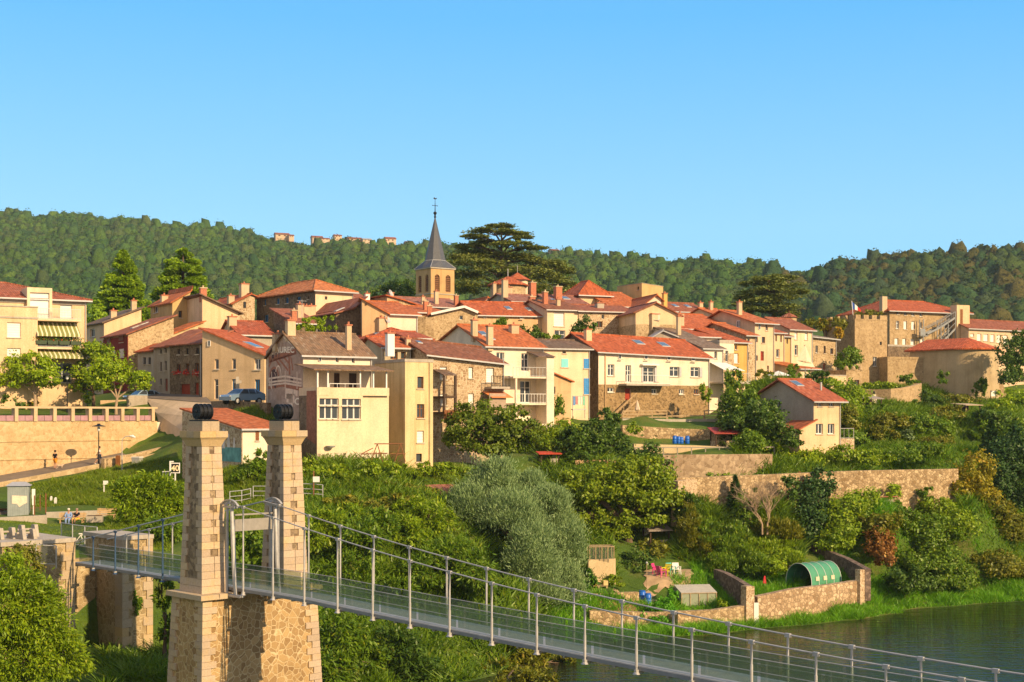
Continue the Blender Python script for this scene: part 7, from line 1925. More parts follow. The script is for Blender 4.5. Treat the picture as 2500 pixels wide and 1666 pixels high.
# huts
REDM = plain("red_sheet_roof", (.30, .05, .035, 1), .6, 0, .15)
def hut(px, py, Y, wd, dp, hh, label, rise, mat, rm, rz=20, posts=True):
    r = empty("garden_hut", W(px, py, Y), R(rz), label, "hut")
    m = MB()
    if posts:
        for x in (0, wd):
            for y in (0, dp): m.box(x - .06, x + .06, y - .06, y + .06, -.4, hh + (rise * (y / dp)) )
        m.build("posts", WOODD, r); m = MB(); m.box(-.05, wd + .05, dp - .02, dp + .04, -.4, hh + rise - .02); m.box(wd * .5, wd, -.04, .02, -.4, hh * .42); m.box(-.04, .02, 0, dp, -.4, hh * .4); m.build("wall", mat, r)
    else:
        m.box(0, wd, 0, dp, -.5, hh); m.build("wall", mat, r)
        m = MB(); m.box(wd * .2, wd * .6, -.04, -.003, 0, hh * .8); m.build("door", WOODD, r)
    m = MB(); o_ = .3
    m.hexa([(-o_, -o_, hh - .02 + (0 if posts else .02)), (wd + o_, -o_, hh - .02 + (0 if posts else .02)), (wd + o_, dp + o_, hh + rise + .05), (-o_, dp + o_, hh + rise + .05)], [(-o_, -o_, hh + .06), (wd + o_, -o_, hh + .06), (wd + o_, dp + o_, hh + rise + .13), (-o_, dp + o_, hh + rise + .13)])
    m.build("roof", rm, r)
    return r
hut(1748, 1089, 148, 2.3, 1.6, 1.25, "open-fronted garden hut with a dark red sloping roof beside the blue barrels", .55, ST_PALE, REDM, 12)
hut(1322, 1128, 139.5, 1.7, 1.2, .75, "tiny shelter with a bright red flat roof beside the board fence", .12, CONC, plain("bright_red_sheet", (.48, .06, .03, 1), .6), 10)
hut(1072, 1238, 117, 2.2, 2.0, 1.0, "little shed with a faded orange roof half hidden left of the silver willow", .6, P_GREY, rf((.36, .13, .08, 1), 'x'), 28, False)
hut(2108, 1012, 186, 2.6, 2.5, 2.0, "grey-roofed open shed under the curved wall below the castle", .4, WOODD, plain("grey_slab", (.30, .25, .21, 1), .9), 15)
hut(2358, 1020, 185, 2.4, 2.2, 1.6, "rickety timber pergola with pale poles among the shrubs below the round tower", .15, WOODD, plain("pale_poles", (.46, .35, .22, 1), .9), 25)
hut(1588, 1335, 128, 1.8, 1.6, 1.4, "small weathered shed among the fruit trees behind the coloured chairs", .5, CONC, plain("grey_slab", (.30, .25, .21, 1), .9), 18)
hut(2125, 1240, 136, 2.6, 1.6, 1.0, "faded red strip of roof showing over the bushes below the long garden wall", -.5, CONC, plain("pinkish_sheet", (.42, .14, .10, 1), .7), 20, False)
# small stone outbuilding with scalloped top, curved wall
h = house("small ruined stone outbuilding with a scalloped top edge, under the square castle tower", 2066, 2104, 200, 26, 960, 4.5, ('f', 906, 0), ROUGH, ROUGH, [(2070, 928, 2083, 944, 'wd'), (2086, 928, 2098, 944, 'wd')], [], gutter=False)
m = MB()
for i in range(3): m.lathe((h.W * (.05 + .45 * i), .15, h.ze + .163), [(.36, 0), (.22, .45), (.02, .6)], 10)
m.build("merlons", ROUGH, h.root)
h = house("low lean-to with a pale flat roof left of the ruined stone outbuilding", 2020, 2066, 197, 28, 960, 4, ('f', 918, 0), P_CREAM, CONC, [(2030, 928, 2042, 942, 'wd')], [], gutter=False)
m = MB(); pts = [W(px, 990, Y) for px, Y in ((2105, 203), (2140, 202), (2175, 201), (2205, 201.5), (2232, 203), (2250, 207))]
tps = [950, 951, 950, 947, 942, 936]
wall_px("curved_wall", [(px, 990, Y) for px, Y in ((2105, 203), (2140, 202), (2175, 201), (2205, 201.5), (2232, 203), (2250, 207))], tps, .6, ROUGH, "curved stone terrace wall sweeping below the castle bastion")
r = empty("stone_chimney", W(2134, 985, 190), 0, "stubby white chimney on the grey-roofed shed below the castle", "chimney")
m = MB(); m.hexa([(-.35, -.35, 0), (.35, -.35, 0), (.35, .35, 0), (-.35, .35, 0)], [(-.2, -.2, 1.2), (.2, -.2, 1.2), (.2, .2, 1.2), (-.2, .2, 1.2)]); m.build("stack", P_WHITE, r)
m = MB(); m.lathe((0, 0, 1.203), [(.15, 0), (.12, .4)], 8); m.build("chimney_cap", IRON, r)
# lower garden
wall_px("block_wall", [(1437, 1398, 119.5), (1503, 1394, 120.5)], [1367, 1364], .25, BLK, "ochre block wall with a wire cage above it beside the silver willow")
r = empty("wire_cage", W(1440, 1366, 119.6), R(4), "wooden-framed wire cage on top of the ochre block wall", "cage")
m = MB(); cw = 2.05
for i in range(5): m.box(cw * i / 4 - .03, cw * i / 4 + .03, .02, .08, .0, 1.05); m.box(cw * i / 4 - .03, cw * i / 4 + .03, 1.4, 1.46, 0, 1.05)
m.bar((0, .05, 1.05), (cw, .05, 1.05), .07); m.bar((0, 1.43, 1.05), (cw, 1.43, 1.05), .07); m.bar((0, .05, 1.05), (0, 1.43, 1.05), .06); m.bar((cw, .05, 1.05), (cw, 1.43, 1.05), .06); m.build("frame", WW, r)
m = MB(); m.face([(0, .05, 0), (cw, .05, 0), (cw, .05, 1.02), (0, .05, 1.02)]); m.face([(0, .05, 1.03), (cw, .05, 1.03), (cw, 1.43, 1.03), (0, 1.43, 1.03)]); m.build("mesh", WIRE, r)
wall_px("garden_wall", [(1445, 1484, 115.5), (1560, 1478, 117.5)], [1450, 1446], .5, GW, "low rough stone retaining wall left of the two lower blue barrels")
wall_px("garden_wall", [(1440, 1515, 112.2), (1600, 1520, 113), (1664, 1535, 113)], [1492, 1496, 1492], .5, GW, "lowest rough wall running behind the footbridge railings")
wall_px("river_wall", [(1655, 1548, 112), (1745, 1545, 113), (1826, 1528, 114.5)], [1494, 1490, 1478], .6, GW, "sunlit riverside rubble wall under the translucent greenhouse")
wall_px("gate_pillar", [(1822, 1530, 114.2), (1842, 1527, 114.6)], [1432, 1432], .7, ST_PALE, "tall pale stone pillar at the riverside corner of the garden")
wall_px("cross_wall", [(1742, 1425, 122.5), (1765, 1440, 120), (1795, 1464, 117.3), (1824, 1492, 114.8)], [1390, 1398, 1414, 1432], .5, GD, "dark shaded rubble wall climbing from the pale pillar towards the fruit trees")
r = empty("metal_gate", W(1846, 1525, 114.6), R(10), "white metal door standing beside the pale stone pillar at the river", "gate")
m = MB(); m.box(-.18, .22, 0, .06, 0, 1.75); m.build("panel", WHITE, r); m = MB(); m.box(-.30, -.2, -.02, .08, -.1, 1.8); m.build("frame", WOODB, r)
wall_px("river_wall", [(1850, 1524, 115.2), (1940, 1506, 117.3), (2030, 1488, 119.8), (2106, 1470, 122)], [1457, 1438, 1428, 1416], .6, rubble((.34, .22, .12, 1), (.74, .55, .36, 1), (.28, .20, .12, 1), 3.2, .07), "broad sunlit rubble wall along the river under the green polytunnel")
wall_px("garden_wall", [(1905, 1318, 134), (1990, 1352, 130), (2060, 1392, 125.5), (2112, 1425, 121.8)], [1300, 1334, 1362, 1390], .55, GD, "dark rubble wall descending behind the green polytunnel to the river corner")
wall_px("wall_end", [(2100, 1466, 121.4), (2113, 1464, 121.9)], [1391, 1391], .5, ST_PALE, "sunlit end pier of the wall at the right corner of the polytunnel garden")
wall_px("garden_wall", [(1934, 1420, 124.2), (1990, 1412, 126)], [1382, 1378], .4, GW, "low sunlit wall behind the open end of the polytunnel")
# polytunnel
def tunnel():
    a = W(1953, 1420, 123.3); b = W(2030, 1418, 121.8)
    r = empty("polytunnel", W(1950, 1432, 121.6), R(38), "green plastic polytunnel with small window patches and an open front", "polytunnel")
    GP = plain("green_plastic_sheet", (.075, .26, .15, 1), .4, 0, .12, 2); L = 3.9; wd = 1.42; hh = 1.95
    m = MB(); n = 14
    prof = [(-wd * math.cos(t) * (1 if math.sin(t) > .0 else 1), hh * min(1, math.sin(t) ** .75)) for t in np.linspace(0, math.pi, n + 1)]
    # tunnel runs along local x; its open front faces -x
    for (y0, z0), (y1, z1) in zip(prof, prof[1:]):
        m.face([(0, y0, z0), (L, y0, z0), (L, y1, z1), (0, y1, z1)])
    m.face([(L, y, z) for y, z in prof])
    m.build("cover", GP, r)
    m = MB()
    for i in range(5): m.tube([(L * i / 4, y * 1.012, z * 1.012) for y, z in prof], .022, 6)
    m.build("hoops", WHITE, r)
    m = MB()
    for i in range(3): m.face([(.55 + i * 1.0, -wd - .02, .55), (1.0 + i * 1.0, -wd - .02, .55), (1.0 + i * 1.0, -wd + .015, .9), (.55 + i * 1.0, -wd + .015, .9)])
    m.build("window_patch", plain("clear_sheet", (.55, .52, .36, 1), .4), r)
tunnel()
def greenhouse():
    r = empty("greenhouse", W(1664, 1492, 117), R(8), "boxy greenhouse of translucent sheets on a timber frame in the lower garden", "greenhouse")
    t = NT("translucent_sheet"); tr = t.new("ShaderNodeBsdfTransparent"); tr.inputs[0].default_value = (.8, .88, .8, 1); d = t.new("ShaderNodeBsdfDiffuse"); d.inputs[0].default_value = (.42, .46, .34, 1)
    x = t.n.new("ShaderNodeMixShader"); x.inputs[0].default_value = .68; t.link(tr.outputs[0], x.inputs[1]); t.link(d.outputs[0], x.inputs[2]); t.n.remove(t.b); t.link(x.outputs[0], t.n["Material Output"].inputs[0])
    w_, d_, h1, h2 = 2.95, 2.3, 1.45, 1.85
    m = MB()
    m.face([(0, 0, 0), (w_, 0, 0), (w_, 0, h1), (0, 0, h1)]); m.face([(0, 0, 0), (0, d_, 0), (0, d_, h2), (0, 0, h1)]); m.face([(w_, 0, 0), (w_, d_, 0), (w_, d_, h2), (w_, 0, h1)])
    m.build("side_sheets", t.mat, r)
    m = MB(); m.hexa([(-.05, -.05, h1), (w_ + .05, -.05, h1), (w_ + .05, d_, h2), (-.05, d_, h2)], [(-.05, -.05, h1 + .04), (w_ + .05, -.05, h1 + .04), (w_ + .05, d_, h2 + .04), (-.05, d_, h2 + .04)]); m.build("roof_sheets", plain("milky_sheet", (.46, .43, .36, 1), .5), r)
    m = MB()
    for i in range(5): m.bar((w_ * i / 4, -.03, 0), (w_ * i / 4, -.03, h1), .06)
    m.bar((0, -.03, h1), (w_, -.03, h1), .06); m.bar((w_, -.03, h1), (w_, d_, h2), .06); m.bar((w_, d_, 0), (w_, d_, h2), .06); m.build("frame", WW, r)
greenhouse()
# garden chairs
def chair(px, py, Y, rz, col, label):
    r = empty("garden_chair", W(px, py, Y), R(rz), label, "chair"); mt = plain("plastic_%.2f_%.2f" % col[:2], col + (1,), .4, 0, .05)
    m = MB(); m.hexa([(-.27, -.27, .40), (.27, -.27, .40), (.25, .25, .36), (-.25, .25, .36)], [(-.27, -.27, .43), (.27, -.27, .43), (.25, .25, .39), (-.25, .25, .39)]); m.build("seat", mt, r)
    m = MB()
    for i in range(5): x = -.23 + .115 * i; m.hexa([(x - .045, .24, .39), (x + .045, .24, .39), (x + .045, .27, .39), (x - .045, .27, .39)], [(x - .045, .40, .88), (x + .045, .40, .88), (x + .045, .43, .88), (x - .045, .43, .88)])
    m.bar((-.29, .42, .9), (.29, .42, .9), .05, .08); m.build("backrest", mt, r)
    for sx in (-1, 1):
        for y in (-.25, .27):
            m = MB(); m.hexa([(sx * .30 - .03, y - .03, -.03), (sx * .30 + .03, y - .03, -.03), (sx * .30 + .03, y + .03, -.03), (sx * .30 - .03, y + .03, -.03)], [(sx * .27 - .03, y - .03, .62), (sx * .27 + .03, y - .03, .62), (sx * .27 + .03, y + .03, .62), (sx * .27 - .03, y + .03, .62)]); m.build("leg", mt, r)
        m = MB(); m.bar((sx * .29, -.3, .64), (sx * .29, .34, .64), .07, .04); m.build("armrest", mt, r)
chair(1604, 1403, 121.8, 60, (.62, .06, .22), "pink plastic garden chair at the left of the coloured group"); chair(1615, 1408, 121, 120, (.60, .09, .25), "second pink chair, low and turned away in front of the yellow one")
chair(1626, 1405, 121.4, -35, (.70, .60, .02), "bright yellow plastic garden chair in the coloured group"); chair(1639, 1402, 121.8, 30, (.10, .42, .36), "teal plastic garden chair between the yellow and the white one"); chair(1652, 1402, 121.6, 10, (.74, .72, .68), "white plastic garden chair at the right of the coloured group")
r = empty("globe_lamp", W(1650, 1402, 122.6), 0, "white globe garden lamp behind the white chair", "lamp")
m = MB(); m.tube([(0, 0, -.1), (0, 0, .72)], .03, 6); m.build("stem", WHITE, r); m = MB(); m.lathe((0, 0, .72), [(.03, 0), (.13, .08), (.13, .2), (.02, .28)], 12); m.build("globe", WHITE, r, True)
r = empty("pallet", W(1440, 1437, 117.2), R(6), "wooden pallet carrying orange crates in the lower garden", "pallet")
m = MB()
for i in range(5): m.box(0, 1.5, i * .2, i * .2 + .14, .16, .2)
for x in (.0, .68, 1.36): m.box(x, x + .14, 0, .94, .0, .157)
m.build("boards", WW, r)
for (px, py, s_, lab) in ((1453, 1431, .3, "small orange crate at the left on the wooden pallet"), (1478, 1429, .38, "larger pale crate at the right on the wooden pallet")):
    r = empty("crate", W(px, py, 117.5) , R(8), lab, "crate"); m = MB(); mt = plain("crate_orange_%.1f" % s_, (.55, .28, .08, 1) if s_ < .35 else (.60, .44, .20, 1), .7)
    m.box(-s_ / 2, s_ / 2, -.2, -.17, 0, s_); m.box(-s_ / 2, s_ / 2, .17, .2, 0, s_); m.box(-s_ / 2, -s_ / 2 + .03, -.168, .168, 0, s_); m.box(s_ / 2 - .03, s_ / 2, -.168, .168, 0, s_); m.box(-s_ / 2, s_ / 2, -.168, .168, -.02, .02); m.build("sides", mt, r)
r = empty("scarecrow_stake", W(1867, 1442, 121.4), 0, "red cloth on a wooden stake left of the polytunnel", "stake")
m = MB(); m.tube([(0, 0, -.2), (0, 0, 1.0)], .035, 6); m.build("stake", WW, r); m = MB(); m.hexa([(-.16, -.03, .62), (.14, -.03, .58), (.14, .03, .58), (-.16, .03, .62)], [(-.05, -.03, 1.25), (.05, -.03, 1.25), (.05, .03, 1.25), (-.05, .03, 1.25)]); m.build("cloth", plain("red_cloth", (.55, .03, .04, 1), .8), r)
r = empty("hose_pole", W(1579, 1432, 119), 0, "thin garden pole with a small lamp head in front of the coloured chairs", "pole")
m = MB(); m.tube([(0, 0, -.1), (0, 0, 1.9)], .03, 6); m.build("pole", WW, r); m = MB(); m.lathe((0, 0, 1.9), [(.03, 0), (.12, .05), (.02, .18)], 8); m.build("lamp_head", ZINC, r)
def sun_terrace(px, py, Y, n):
    pass
# washing on the side balcony of the cream house
r = empty("laundry_rack", W(1398, 1000, 156.5), R(30), "washing hung on a rack on the little balcony between the cream and the white house", "laundry rack")
m = MB(); m.tube([(0, 0, -1), (0, 0, 1.5)], .04, 6); m.tube([(1.6, 0, -1), (1.6, 0, 1.5)], .04, 6); m.tube([(0, 0, 1.45), (1.6, 0, 1.45)], .03, 6); m.box(-.1, 1.7, -.2, 1.2, -.05, .05); m.build("frame", ZINC, r)
for i, c in enumerate(((.12, .25, .5, 1), (.45, .2, .2, 1), (.68, .6, .5, 1), (.66, .58, .5, 1), (.2, .45, .3, 1))):
    m = MB(); m.box(.08 + .31 * i, .34 + .31 * i, -.03, .03, .45 + .1 * (i % 2), 1.42); m.build("cloth", plain("washing_%d" % i, c, .85), r)
# swing frame in front of the cream block
r = empty("swing_frame", W(905, 1128, 118.5), R(10), "rusty metal swing frame in front of the cream terrace block", "swing frame")
m = MB()
for (a, b) in (((0, 0, 0), (.55, 0, 1.5)), ((1.0, 0, 0), (.55, 0, 1.5)), ((2.0, 0, 0), (2.5, 0, 1.5)), ((2.9, 0, 0), (2.5, 0, 1.5)), ((.3, 0, 1.5), (2.7, 0, 1.5)), ((-.8, 0, .65), (1.4, 0, .7)), ((-.8, 0, -.1), (-.8, 0, .65)), ((-.8, 0, .65), (.2, 0, 1.15)), ((1.6, 0, .65), (2.9, 0, .65))): m.tube([a, b], .045, 6)
m.build("frame", RUST, r)
# ---------------------------------------------------------------- trees and shrubs
BARK = plain("bark", (.13, .09, .06, 1), .95, 0, .3, 5); BARKP = plain("pale_bark", (.36, .26, .17, 1), .9, 0, .25, 5)
G_BRIGHT = leafm((.075, .16, .008, 1), (.16, .265, .012, 1), (.24, .30, .03, 1))
G_MID = leafm((.045, .115, .010, 1), (.10, .19, .014, 1), (.17, .22, .02, 1))
G_DARK = leafm((.022, .065, .012, 1), (.055, .115, .016, 1), (.09, .14, .02, 1), .25)
G_OLIVE = leafm((.07, .10, .012, 1), (.135, .165, .018, 1), (.22, .19, .03, 1))
G_LIME = leafm((.10, .20, .006, 1), (.19, .31, .010, 1), (.27, .33, .03, 1))
G_BROWN = leafm((.11, .055, .02, 1), (.19, .10, .03, 1), (.28, .17, .03, 1), .2)
G_YELL = leafm((.16, .15, .012, 1), (.30, .23, .02, 1), (.45, .26, .02, 1))
G_PINE = leafm((.075, .165, .012, 1), (.15, .27, .014, 1), (.22, .32, .02, 1), .3)
G_CEDAR = leafm((.065, .10, .028, 1), (.13, .175, .045, 1), (.18, .21, .07, 1), .2)
G_WILLOW = leafm((.085, .16, .085, 1), (.16, .265, .155, 1), (.22, .33, .21, 1), .25)
G_HEMLOCK = leafm((.012, .042, .014, 1), (.032, .078, .020, 1), None, .12)

def crown_mesh(name, blobs, size, mat, seed, root, dens=1.0, aspect=.55, style='leaf', cl=70, cr=.24):
    g = np.random.default_rng(seed)
    V, Fc, base = [], [], 0
    size *= .62
    for (cx, cy, Y, rx, ry, *rest) in blobs:
        c = np.array(W(cx, cy, Y)) - np.array(root); k = Y / F
        R3 = np.array([rx * k, (rest[0] if rest else min(rx, ry * 1.4)) * k, ry * k])
        area = 4 * math.pi * ((R3[0] * R3[1]) ** 1.6 / 3 + (R3[0] * R3[2]) ** 1.6 / 3 + (R3[1] * R3[2]) ** 1.6 / 3) ** (1 / 1.6)
        n = int(min(13000, max(250, dens * 1.9 * area / (size * size * aspect * 2))))
        nc = max(10, n // cl)
        d = g.normal(size=(nc, 3)); d /= np.linalg.norm(d, axis=1, keepdims=True)
        low = d[:, 2] < -.35; d[low, 2] *= .5
        rr = g.uniform(.30, 1.0, (nc, 1)) ** .45
        rr *= 1 + .16 * np.sin(d[:, :1] * 4 + seed) * np.sin(d[:, 2:3] * 5 + seed * 2) + .1 * np.sin(d[:, 1:2] * 7 + seed)
        cc = d * rr
        idx = g.integers(0, nc, n)
        R_ = R3.min()
        off = g.normal(size=(n, 3)) * (cr * .62) * g.uniform(.5, 1.4, (nc, 1))[idx]
        pos = cc[idx] * R3 + off * np.array([R3[0] * .55 + R_ * .45, R3[1] * .55 + R_ * .45, R3[2] * .5 + R_ * .4]) + c
        outd = cc[idx] * .7 + off * 2.0
        outd /= np.linalg.norm(outd, axis=1, keepdims=True) + 1e-9
        if style == 'willow':
            s = size * g.uniform(.7, 1.4, n)[:, None]
            a = outd * .55 + np.array([0, 0, .75]) + g.normal(size=(n, 3)) * .38; a /= np.linalg.norm(a, axis=1, keepdims=True)
            b = np.cross(a, g.normal(size=(n, 3))); b /= np.linalg.norm(b, axis=1, keepdims=True)
            v = np.stack([pos - a * s, pos + b * s * aspect, pos + a * s, pos - b * s * aspect], 1).reshape(-1, 3); f = np.arange(4 * n).reshape(n, 4)
        elif style == 'frond':
            s = size * g.uniform(.7, 1.4, n)[:, None]
            a = outd * 1.0 + np.array([0, 0, -.25]) + g.normal(size=(n, 3)) * .5; a /= np.linalg.norm(a, axis=1, keepdims=True)
            b = np.cross(a, np.array([0, 0, 1.0]) + g.normal(size=(n, 3)) * .5); b /= np.linalg.norm(b, axis=1, keepdims=True) + 1e-9
            v = np.stack([pos - a * s, pos + b * s * aspect, pos + a * s, pos - b * s * aspect], 1).reshape(-1, 3); f = np.arange(4 * n).reshape(n, 4)
        else:
            v, f = rand_quads(pos, size, g, aspect, .25, outd, .75)
        V.append(v); Fc.append(f + base); base += len(v)
    me = raw_mesh(name, np.concatenate(V), np.concatenate(Fc)); me.materials.append(mat)
    return me

_seed = [100]
def tree(label, px, Y, blobs, size, mat, trunk=.25, bark=None, name='tree', cat='tree', style='leaf', dens=1.0, aspect=.55, zb=None, cr=.24, fork=.5, group=None):
    _seed[0] += 1
    x = (px - 1250) / F * Y
    z = zb if zb is not None else tz1(x, Y) - .15
    B = [(b if len(b) > 4 and b[2] > 30 else (b[0], b[1], Y + (b[4] if len(b) > 4 else 0), b[2], b[3])) for b in blobs]
    r = empty(name, (x, Y, z), 0, label, cat, group)
    root = (x, Y, z)
    m = MB(); top = min(B, key=lambda b: b[1])
    c0 = sum((W(b[0], b[1], b[2]) for b in B), Vector()) / len(B) - Vector(root)
    fk = c0 * fork; fk.x *= .6; fk.y *= .6
    bend = Vector((rnd.uniform(-.15, .15), rnd.uniform(-.15, .15), 0)) * c0.length * .3
    m.tube([Vector((0, 0, -.3)), Vector((0, 0, .05)) + fk * .1, fk * .5 + bend * .5, fk], [trunk * 1.3, trunk, trunk * .82, trunk * .7], 9)
    for b in B:
        c = W(b[0], b[1], b[2]) - Vector(root); 
        m.tube([fk * .96, fk.lerp(c, .5) + Vector((0, 0, .15 * (c - fk).length * .3)), c], [trunk * .55, trunk * .38, trunk * .12], 7)
        for j in range(3):
            e_ = c + Vector((rnd.uniform(-.6, .6) * b[3], rnd.uniform(-.5, .5) * b[3], rnd.uniform(-.2, .6) * b[4])) * (b[2] / F)
            m.tube([fk.lerp(c, .55), fk.lerp(c, .6).lerp(e_, .5), e_], [trunk * .3, trunk * .2, trunk * .06], 5)
    m.build('trunk', bark or BARK, r)
    me = crown_mesh('crown', B, size, mat, _seed[0], root, dens, aspect, style, cr=cr)
    link(bpy.data.objects.new('crown', me), r)
    return r
def bush(label, blobs, size, mat, name='shrub', cat='shrub', style='leaf', dens=1.0, aspect=.55, cr=.26, group=None, fixed=False):
    _seed[0] += 1
    if not fixed:                                   # keep each clump above the ground it grows from
        nb = []
        for q in blobs:
            Y = q[2]
            for i in range(26):
                c = W(q[0], q[1], Y)
                if c.z - .42 * q[4] * Y / F >= tz1(c.x, c.y): break
                Y *= .99
            nb.append((q[0], q[1], Y) + tuple(q[3:]))
        blobs = nb
    b = blobs[0]
    p = W(b[0], b[1] + b[4] * .8, b[2])
    me = crown_mesh(name, blobs, size, mat, _seed[0], p, dens, aspect, style, cr=cr)
    o = bpy.data.objects.new(name, me); o.location = p
    return tag(link(o), label, cat, group)

def conifer(label, px, Y, top, bot, halfw, mat, rows=15, zb=None, size=.3, per=900, droop=.25, prof=1.0, name='conifer'):
    """a spire of drooping sprays around a straight trunk"""
    _seed[0] += 1; g = np.random.default_rng(_seed[0])
    x = (px - 1250) / F * Y; k = Y / F
    zt = CZ + (HY - top) * k; z0 = CZ + (HY - bot) * k
    r = empty(name, (x, Y, z0 - .5), 0, label, 'conifer')
    H_ = zt - z0; wd = halfw * k
    m = MB(); m.tube([(0, 0, -2.0), (0, 0, H_ * .5), (0, 0, H_ + .3)], [.38, .25, .03], 8); m.build('trunk', BARK, r)
    n = rows * per
    t = g.uniform(0, 1, n) ** .72; ang = g.uniform(0, 2 * math.pi, n)
    nb = rows * 9
    bt = np.sort(g.uniform(0, 1, nb) ** .75); ba = g.uniform(0, 2 * math.pi, nb); bl = g.uniform(.72, 1.12, nb)
    i = g.integers(0, nb, n)
    rad = (1 - (1 - bt) ** 1) ** prof * bl
    u = g.uniform(.12, 1, n) ** .6
    rr = rad[i] * u * wd
    ang = ba[i] + g.normal(size=n) * .20
    z = H_ * (1 - bt[i]) - rr * droop + g.normal(size=n) * H_ / rows * .22 + .5
    pos = np.stack([rr * np.cos(ang), rr * np.sin(ang), z], 1)
    a = np.stack([np.cos(ang), np.sin(ang), np.full(n, -.15 + .3 * (prof < .8))], 1) + g.normal(size=(n, 3)) * .45
    a /= np.linalg.norm(a, axis=1, keepdims=True); b = np.cross(a, g.normal(size=(n, 3))); b /= np.linalg.norm(b, axis=1, keepdims=True)
    s = size * g.uniform(.7, 1.4, n)[:, None]
    v = np.stack([pos - a * s, pos + b * s * .4, pos + a * s, pos - b * s * .4], 1).reshape(-1, 3)
    me = raw_mesh('crown', v, np.arange(4 * n).reshape(n, 4)); me.materials.append(mat); link(bpy.data.objects.new('crown', me), r)
    return r

def cedar(label, px, Y, base, tiers, mat, size=.34, per=1500, name='cedar_tree'):
    """flat spreading tiers of foliage (px, py, rx, ry, dY) on visible limbs"""
    _seed[0] += 1; g = np.random.default_rng(_seed[0])
    x = (px - 1250) / F * Y; z0 = CZ + (HY - base) * Y / F
    r = empty(name, (x, Y, z0), 0, label, 'cedar'); root = Vector((x, Y, z0))
    top = min(tiers, key=lambda t: t[1])
    m = MB(); tp = W(top[0], top[1] + 4, Y) - root
    m.tube([(0, 0, -3), Vector((0, 0, 0)), tp * .5, tp], [.6, .5, .3, .1], 9)
    V = []; 
    for (cx, cy, rx, ry, dY) in tiers:
        c = W(cx, cy, Y + dY) - root; k = (Y + dY) / F
        st = tp * min(.93, max(.1, (c.z - 1.2 * rx * k * .5) / max(tp.z, .1)))
        m.tube([st, st.lerp(c, .5) + Vector((0, 0, .3)), c], [.22, .15, .05], 6)
        for j in range(4):
            e_ = c + Vector((rx * k * rnd.uniform(-.8, .8), rx * k * rnd.uniform(-.6, .6), 0)); m.tube([st.lerp(c, .6), e_], [.10, .03], 5)
        n = per
        nb = 22
        d = g.uniform(0, 2 * math.pi, nb); q = g.uniform(.15, 1, nb) ** .55
        bc = np.stack([np.cos(d) * q * rx * k, np.sin(d) * q * rx * k * .8, (g.uniform(-.3, .4, nb) - .5 * q ** 2) * ry * k], 1)
        i = g.integers(0, nb, n)
        pos = bc[i] + g.normal(size=(n, 3)) * np.array([.20 * rx, .18 * rx, .13 * ry]) * k + np.array(c)
        a = g.normal(size=(n, 3)) * np.array([1, 1, .3]); a /= np.linalg.norm(a, axis=1, keepdims=True)
        b = np.cross(a, np.array([0, 0, 1.0]) + g.normal(size=(n, 3)) * .45); b /= np.linalg.norm(b, axis=1, keepdims=True)
        s = size * g.uniform(.6, 1.4, n)[:, None]
        V.append(np.stack([pos - a * s, pos + b * s * .42, pos + a * s, pos - b * s * .42], 1).reshape(-1, 3))
    m.build('trunk', BARK, r)
    v = np.concatenate(V); me = raw_mesh('crown', v, np.arange(len(v)).reshape(-1, 4)); me.materials.append(mat); link(bpy.data.objects.new('crown', me), r)
    return r

# ---- upper village
conifer("tall pointed dark green conifer, left one of the pair above the old street", 300, 198, 612, 790, 90, G_PINE, 18, size=.27, per=3600, prof=.72)
conifer("broad rounded dark green conifer, right one of the pair above the old street", 447, 204, 606, 760, 86, G_PINE, 18, size=.27, per=3800, prof=.42)
bush("low spreading evergreen at the foot of the pointed conifer by the apartment block", [(232, 775, 178, 28, 22)], .35, G_PINE)
bush("dark rounded tree crown directly left of the church tower", [(968, 715, 252, 50, 32), (935, 722, 252, 30, 22)], .4, G_DARK, 'round_tree', 'tree', fixed=True)
cedar("huge old cedar with flat tiers of branches and an umbrella-shaped top right of the church", 1222, 262, 720, [
    (1225, 550, 32, 9, 0), (1200, 562, 52, 9, -2), (1250, 568, 38, 9, 2), (1158, 576, 28, 7, -3), (1276, 578, 22, 7, 0), (1195, 590, 42, 9, 2), (1252, 594, 46, 10, -2), (1150, 600, 36, 9, 0), (1292, 604, 36, 10, 1), (1160, 612, 50, 12, 3), (1130, 625, 34, 14, -2), (1230, 620, 60, 12, 0), (1160, 640, 62, 18, -3), (1270, 630, 50, 18, 2),
    (1210, 655, 64, 20, -4), (1128, 665, 50, 22, 0), (1290, 660, 56, 24, -2), (1330, 640, 50, 20, 3), (1345, 675, 46, 22, 0), (1180, 690, 70, 24, -4), (1260, 690, 70, 22, -4), (1120, 700, 40, 22, -2), (1330, 705, 60, 20, -3), (1375, 655, 22, 16, 2), (1385, 695, 22, 20, 2)], G_CEDAR, .27, 2100)
cedar("grey-green cedar with ragged drooping tiers behind the wide cream house at the right", 1890, 232, 775, [
    (1905, 675, 34, 12, 0), (1870, 680, 40, 14, -2), (1838, 690, 28, 12, 2), (1915, 692, 38, 14, -2), (1885, 703, 46, 16, -3), (1945, 710, 24, 12, 1), (1840, 712, 38, 14, 0), (1910, 722, 44, 18, -3), (1860, 730, 44, 16, -3), (1815, 725, 24, 10, 0), (1812, 742, 24, 10, -2), (1845, 752, 46, 14, -3), (1905, 745, 44, 18, -3), (1925, 765, 30, 12, -3), (1800, 762, 30, 12, -2)], leafm((.055, .095, .028, 1), (.12, .165, .045, 1), None, .15), .22, 1500)
tree("orange-leaved tree between the wide cream house and the square castle tower", 2012, 222, [(2010, 785, 24, 12), (2020, 800, 14, 14)], .34, G_YELL)
bush("dark olive shrubs below the orange-leaved tree beside the castle tower", [(1990, 795, 216, 30, 16), (2045, 800, 217, 20, 20)], .34, G_OLIVE)
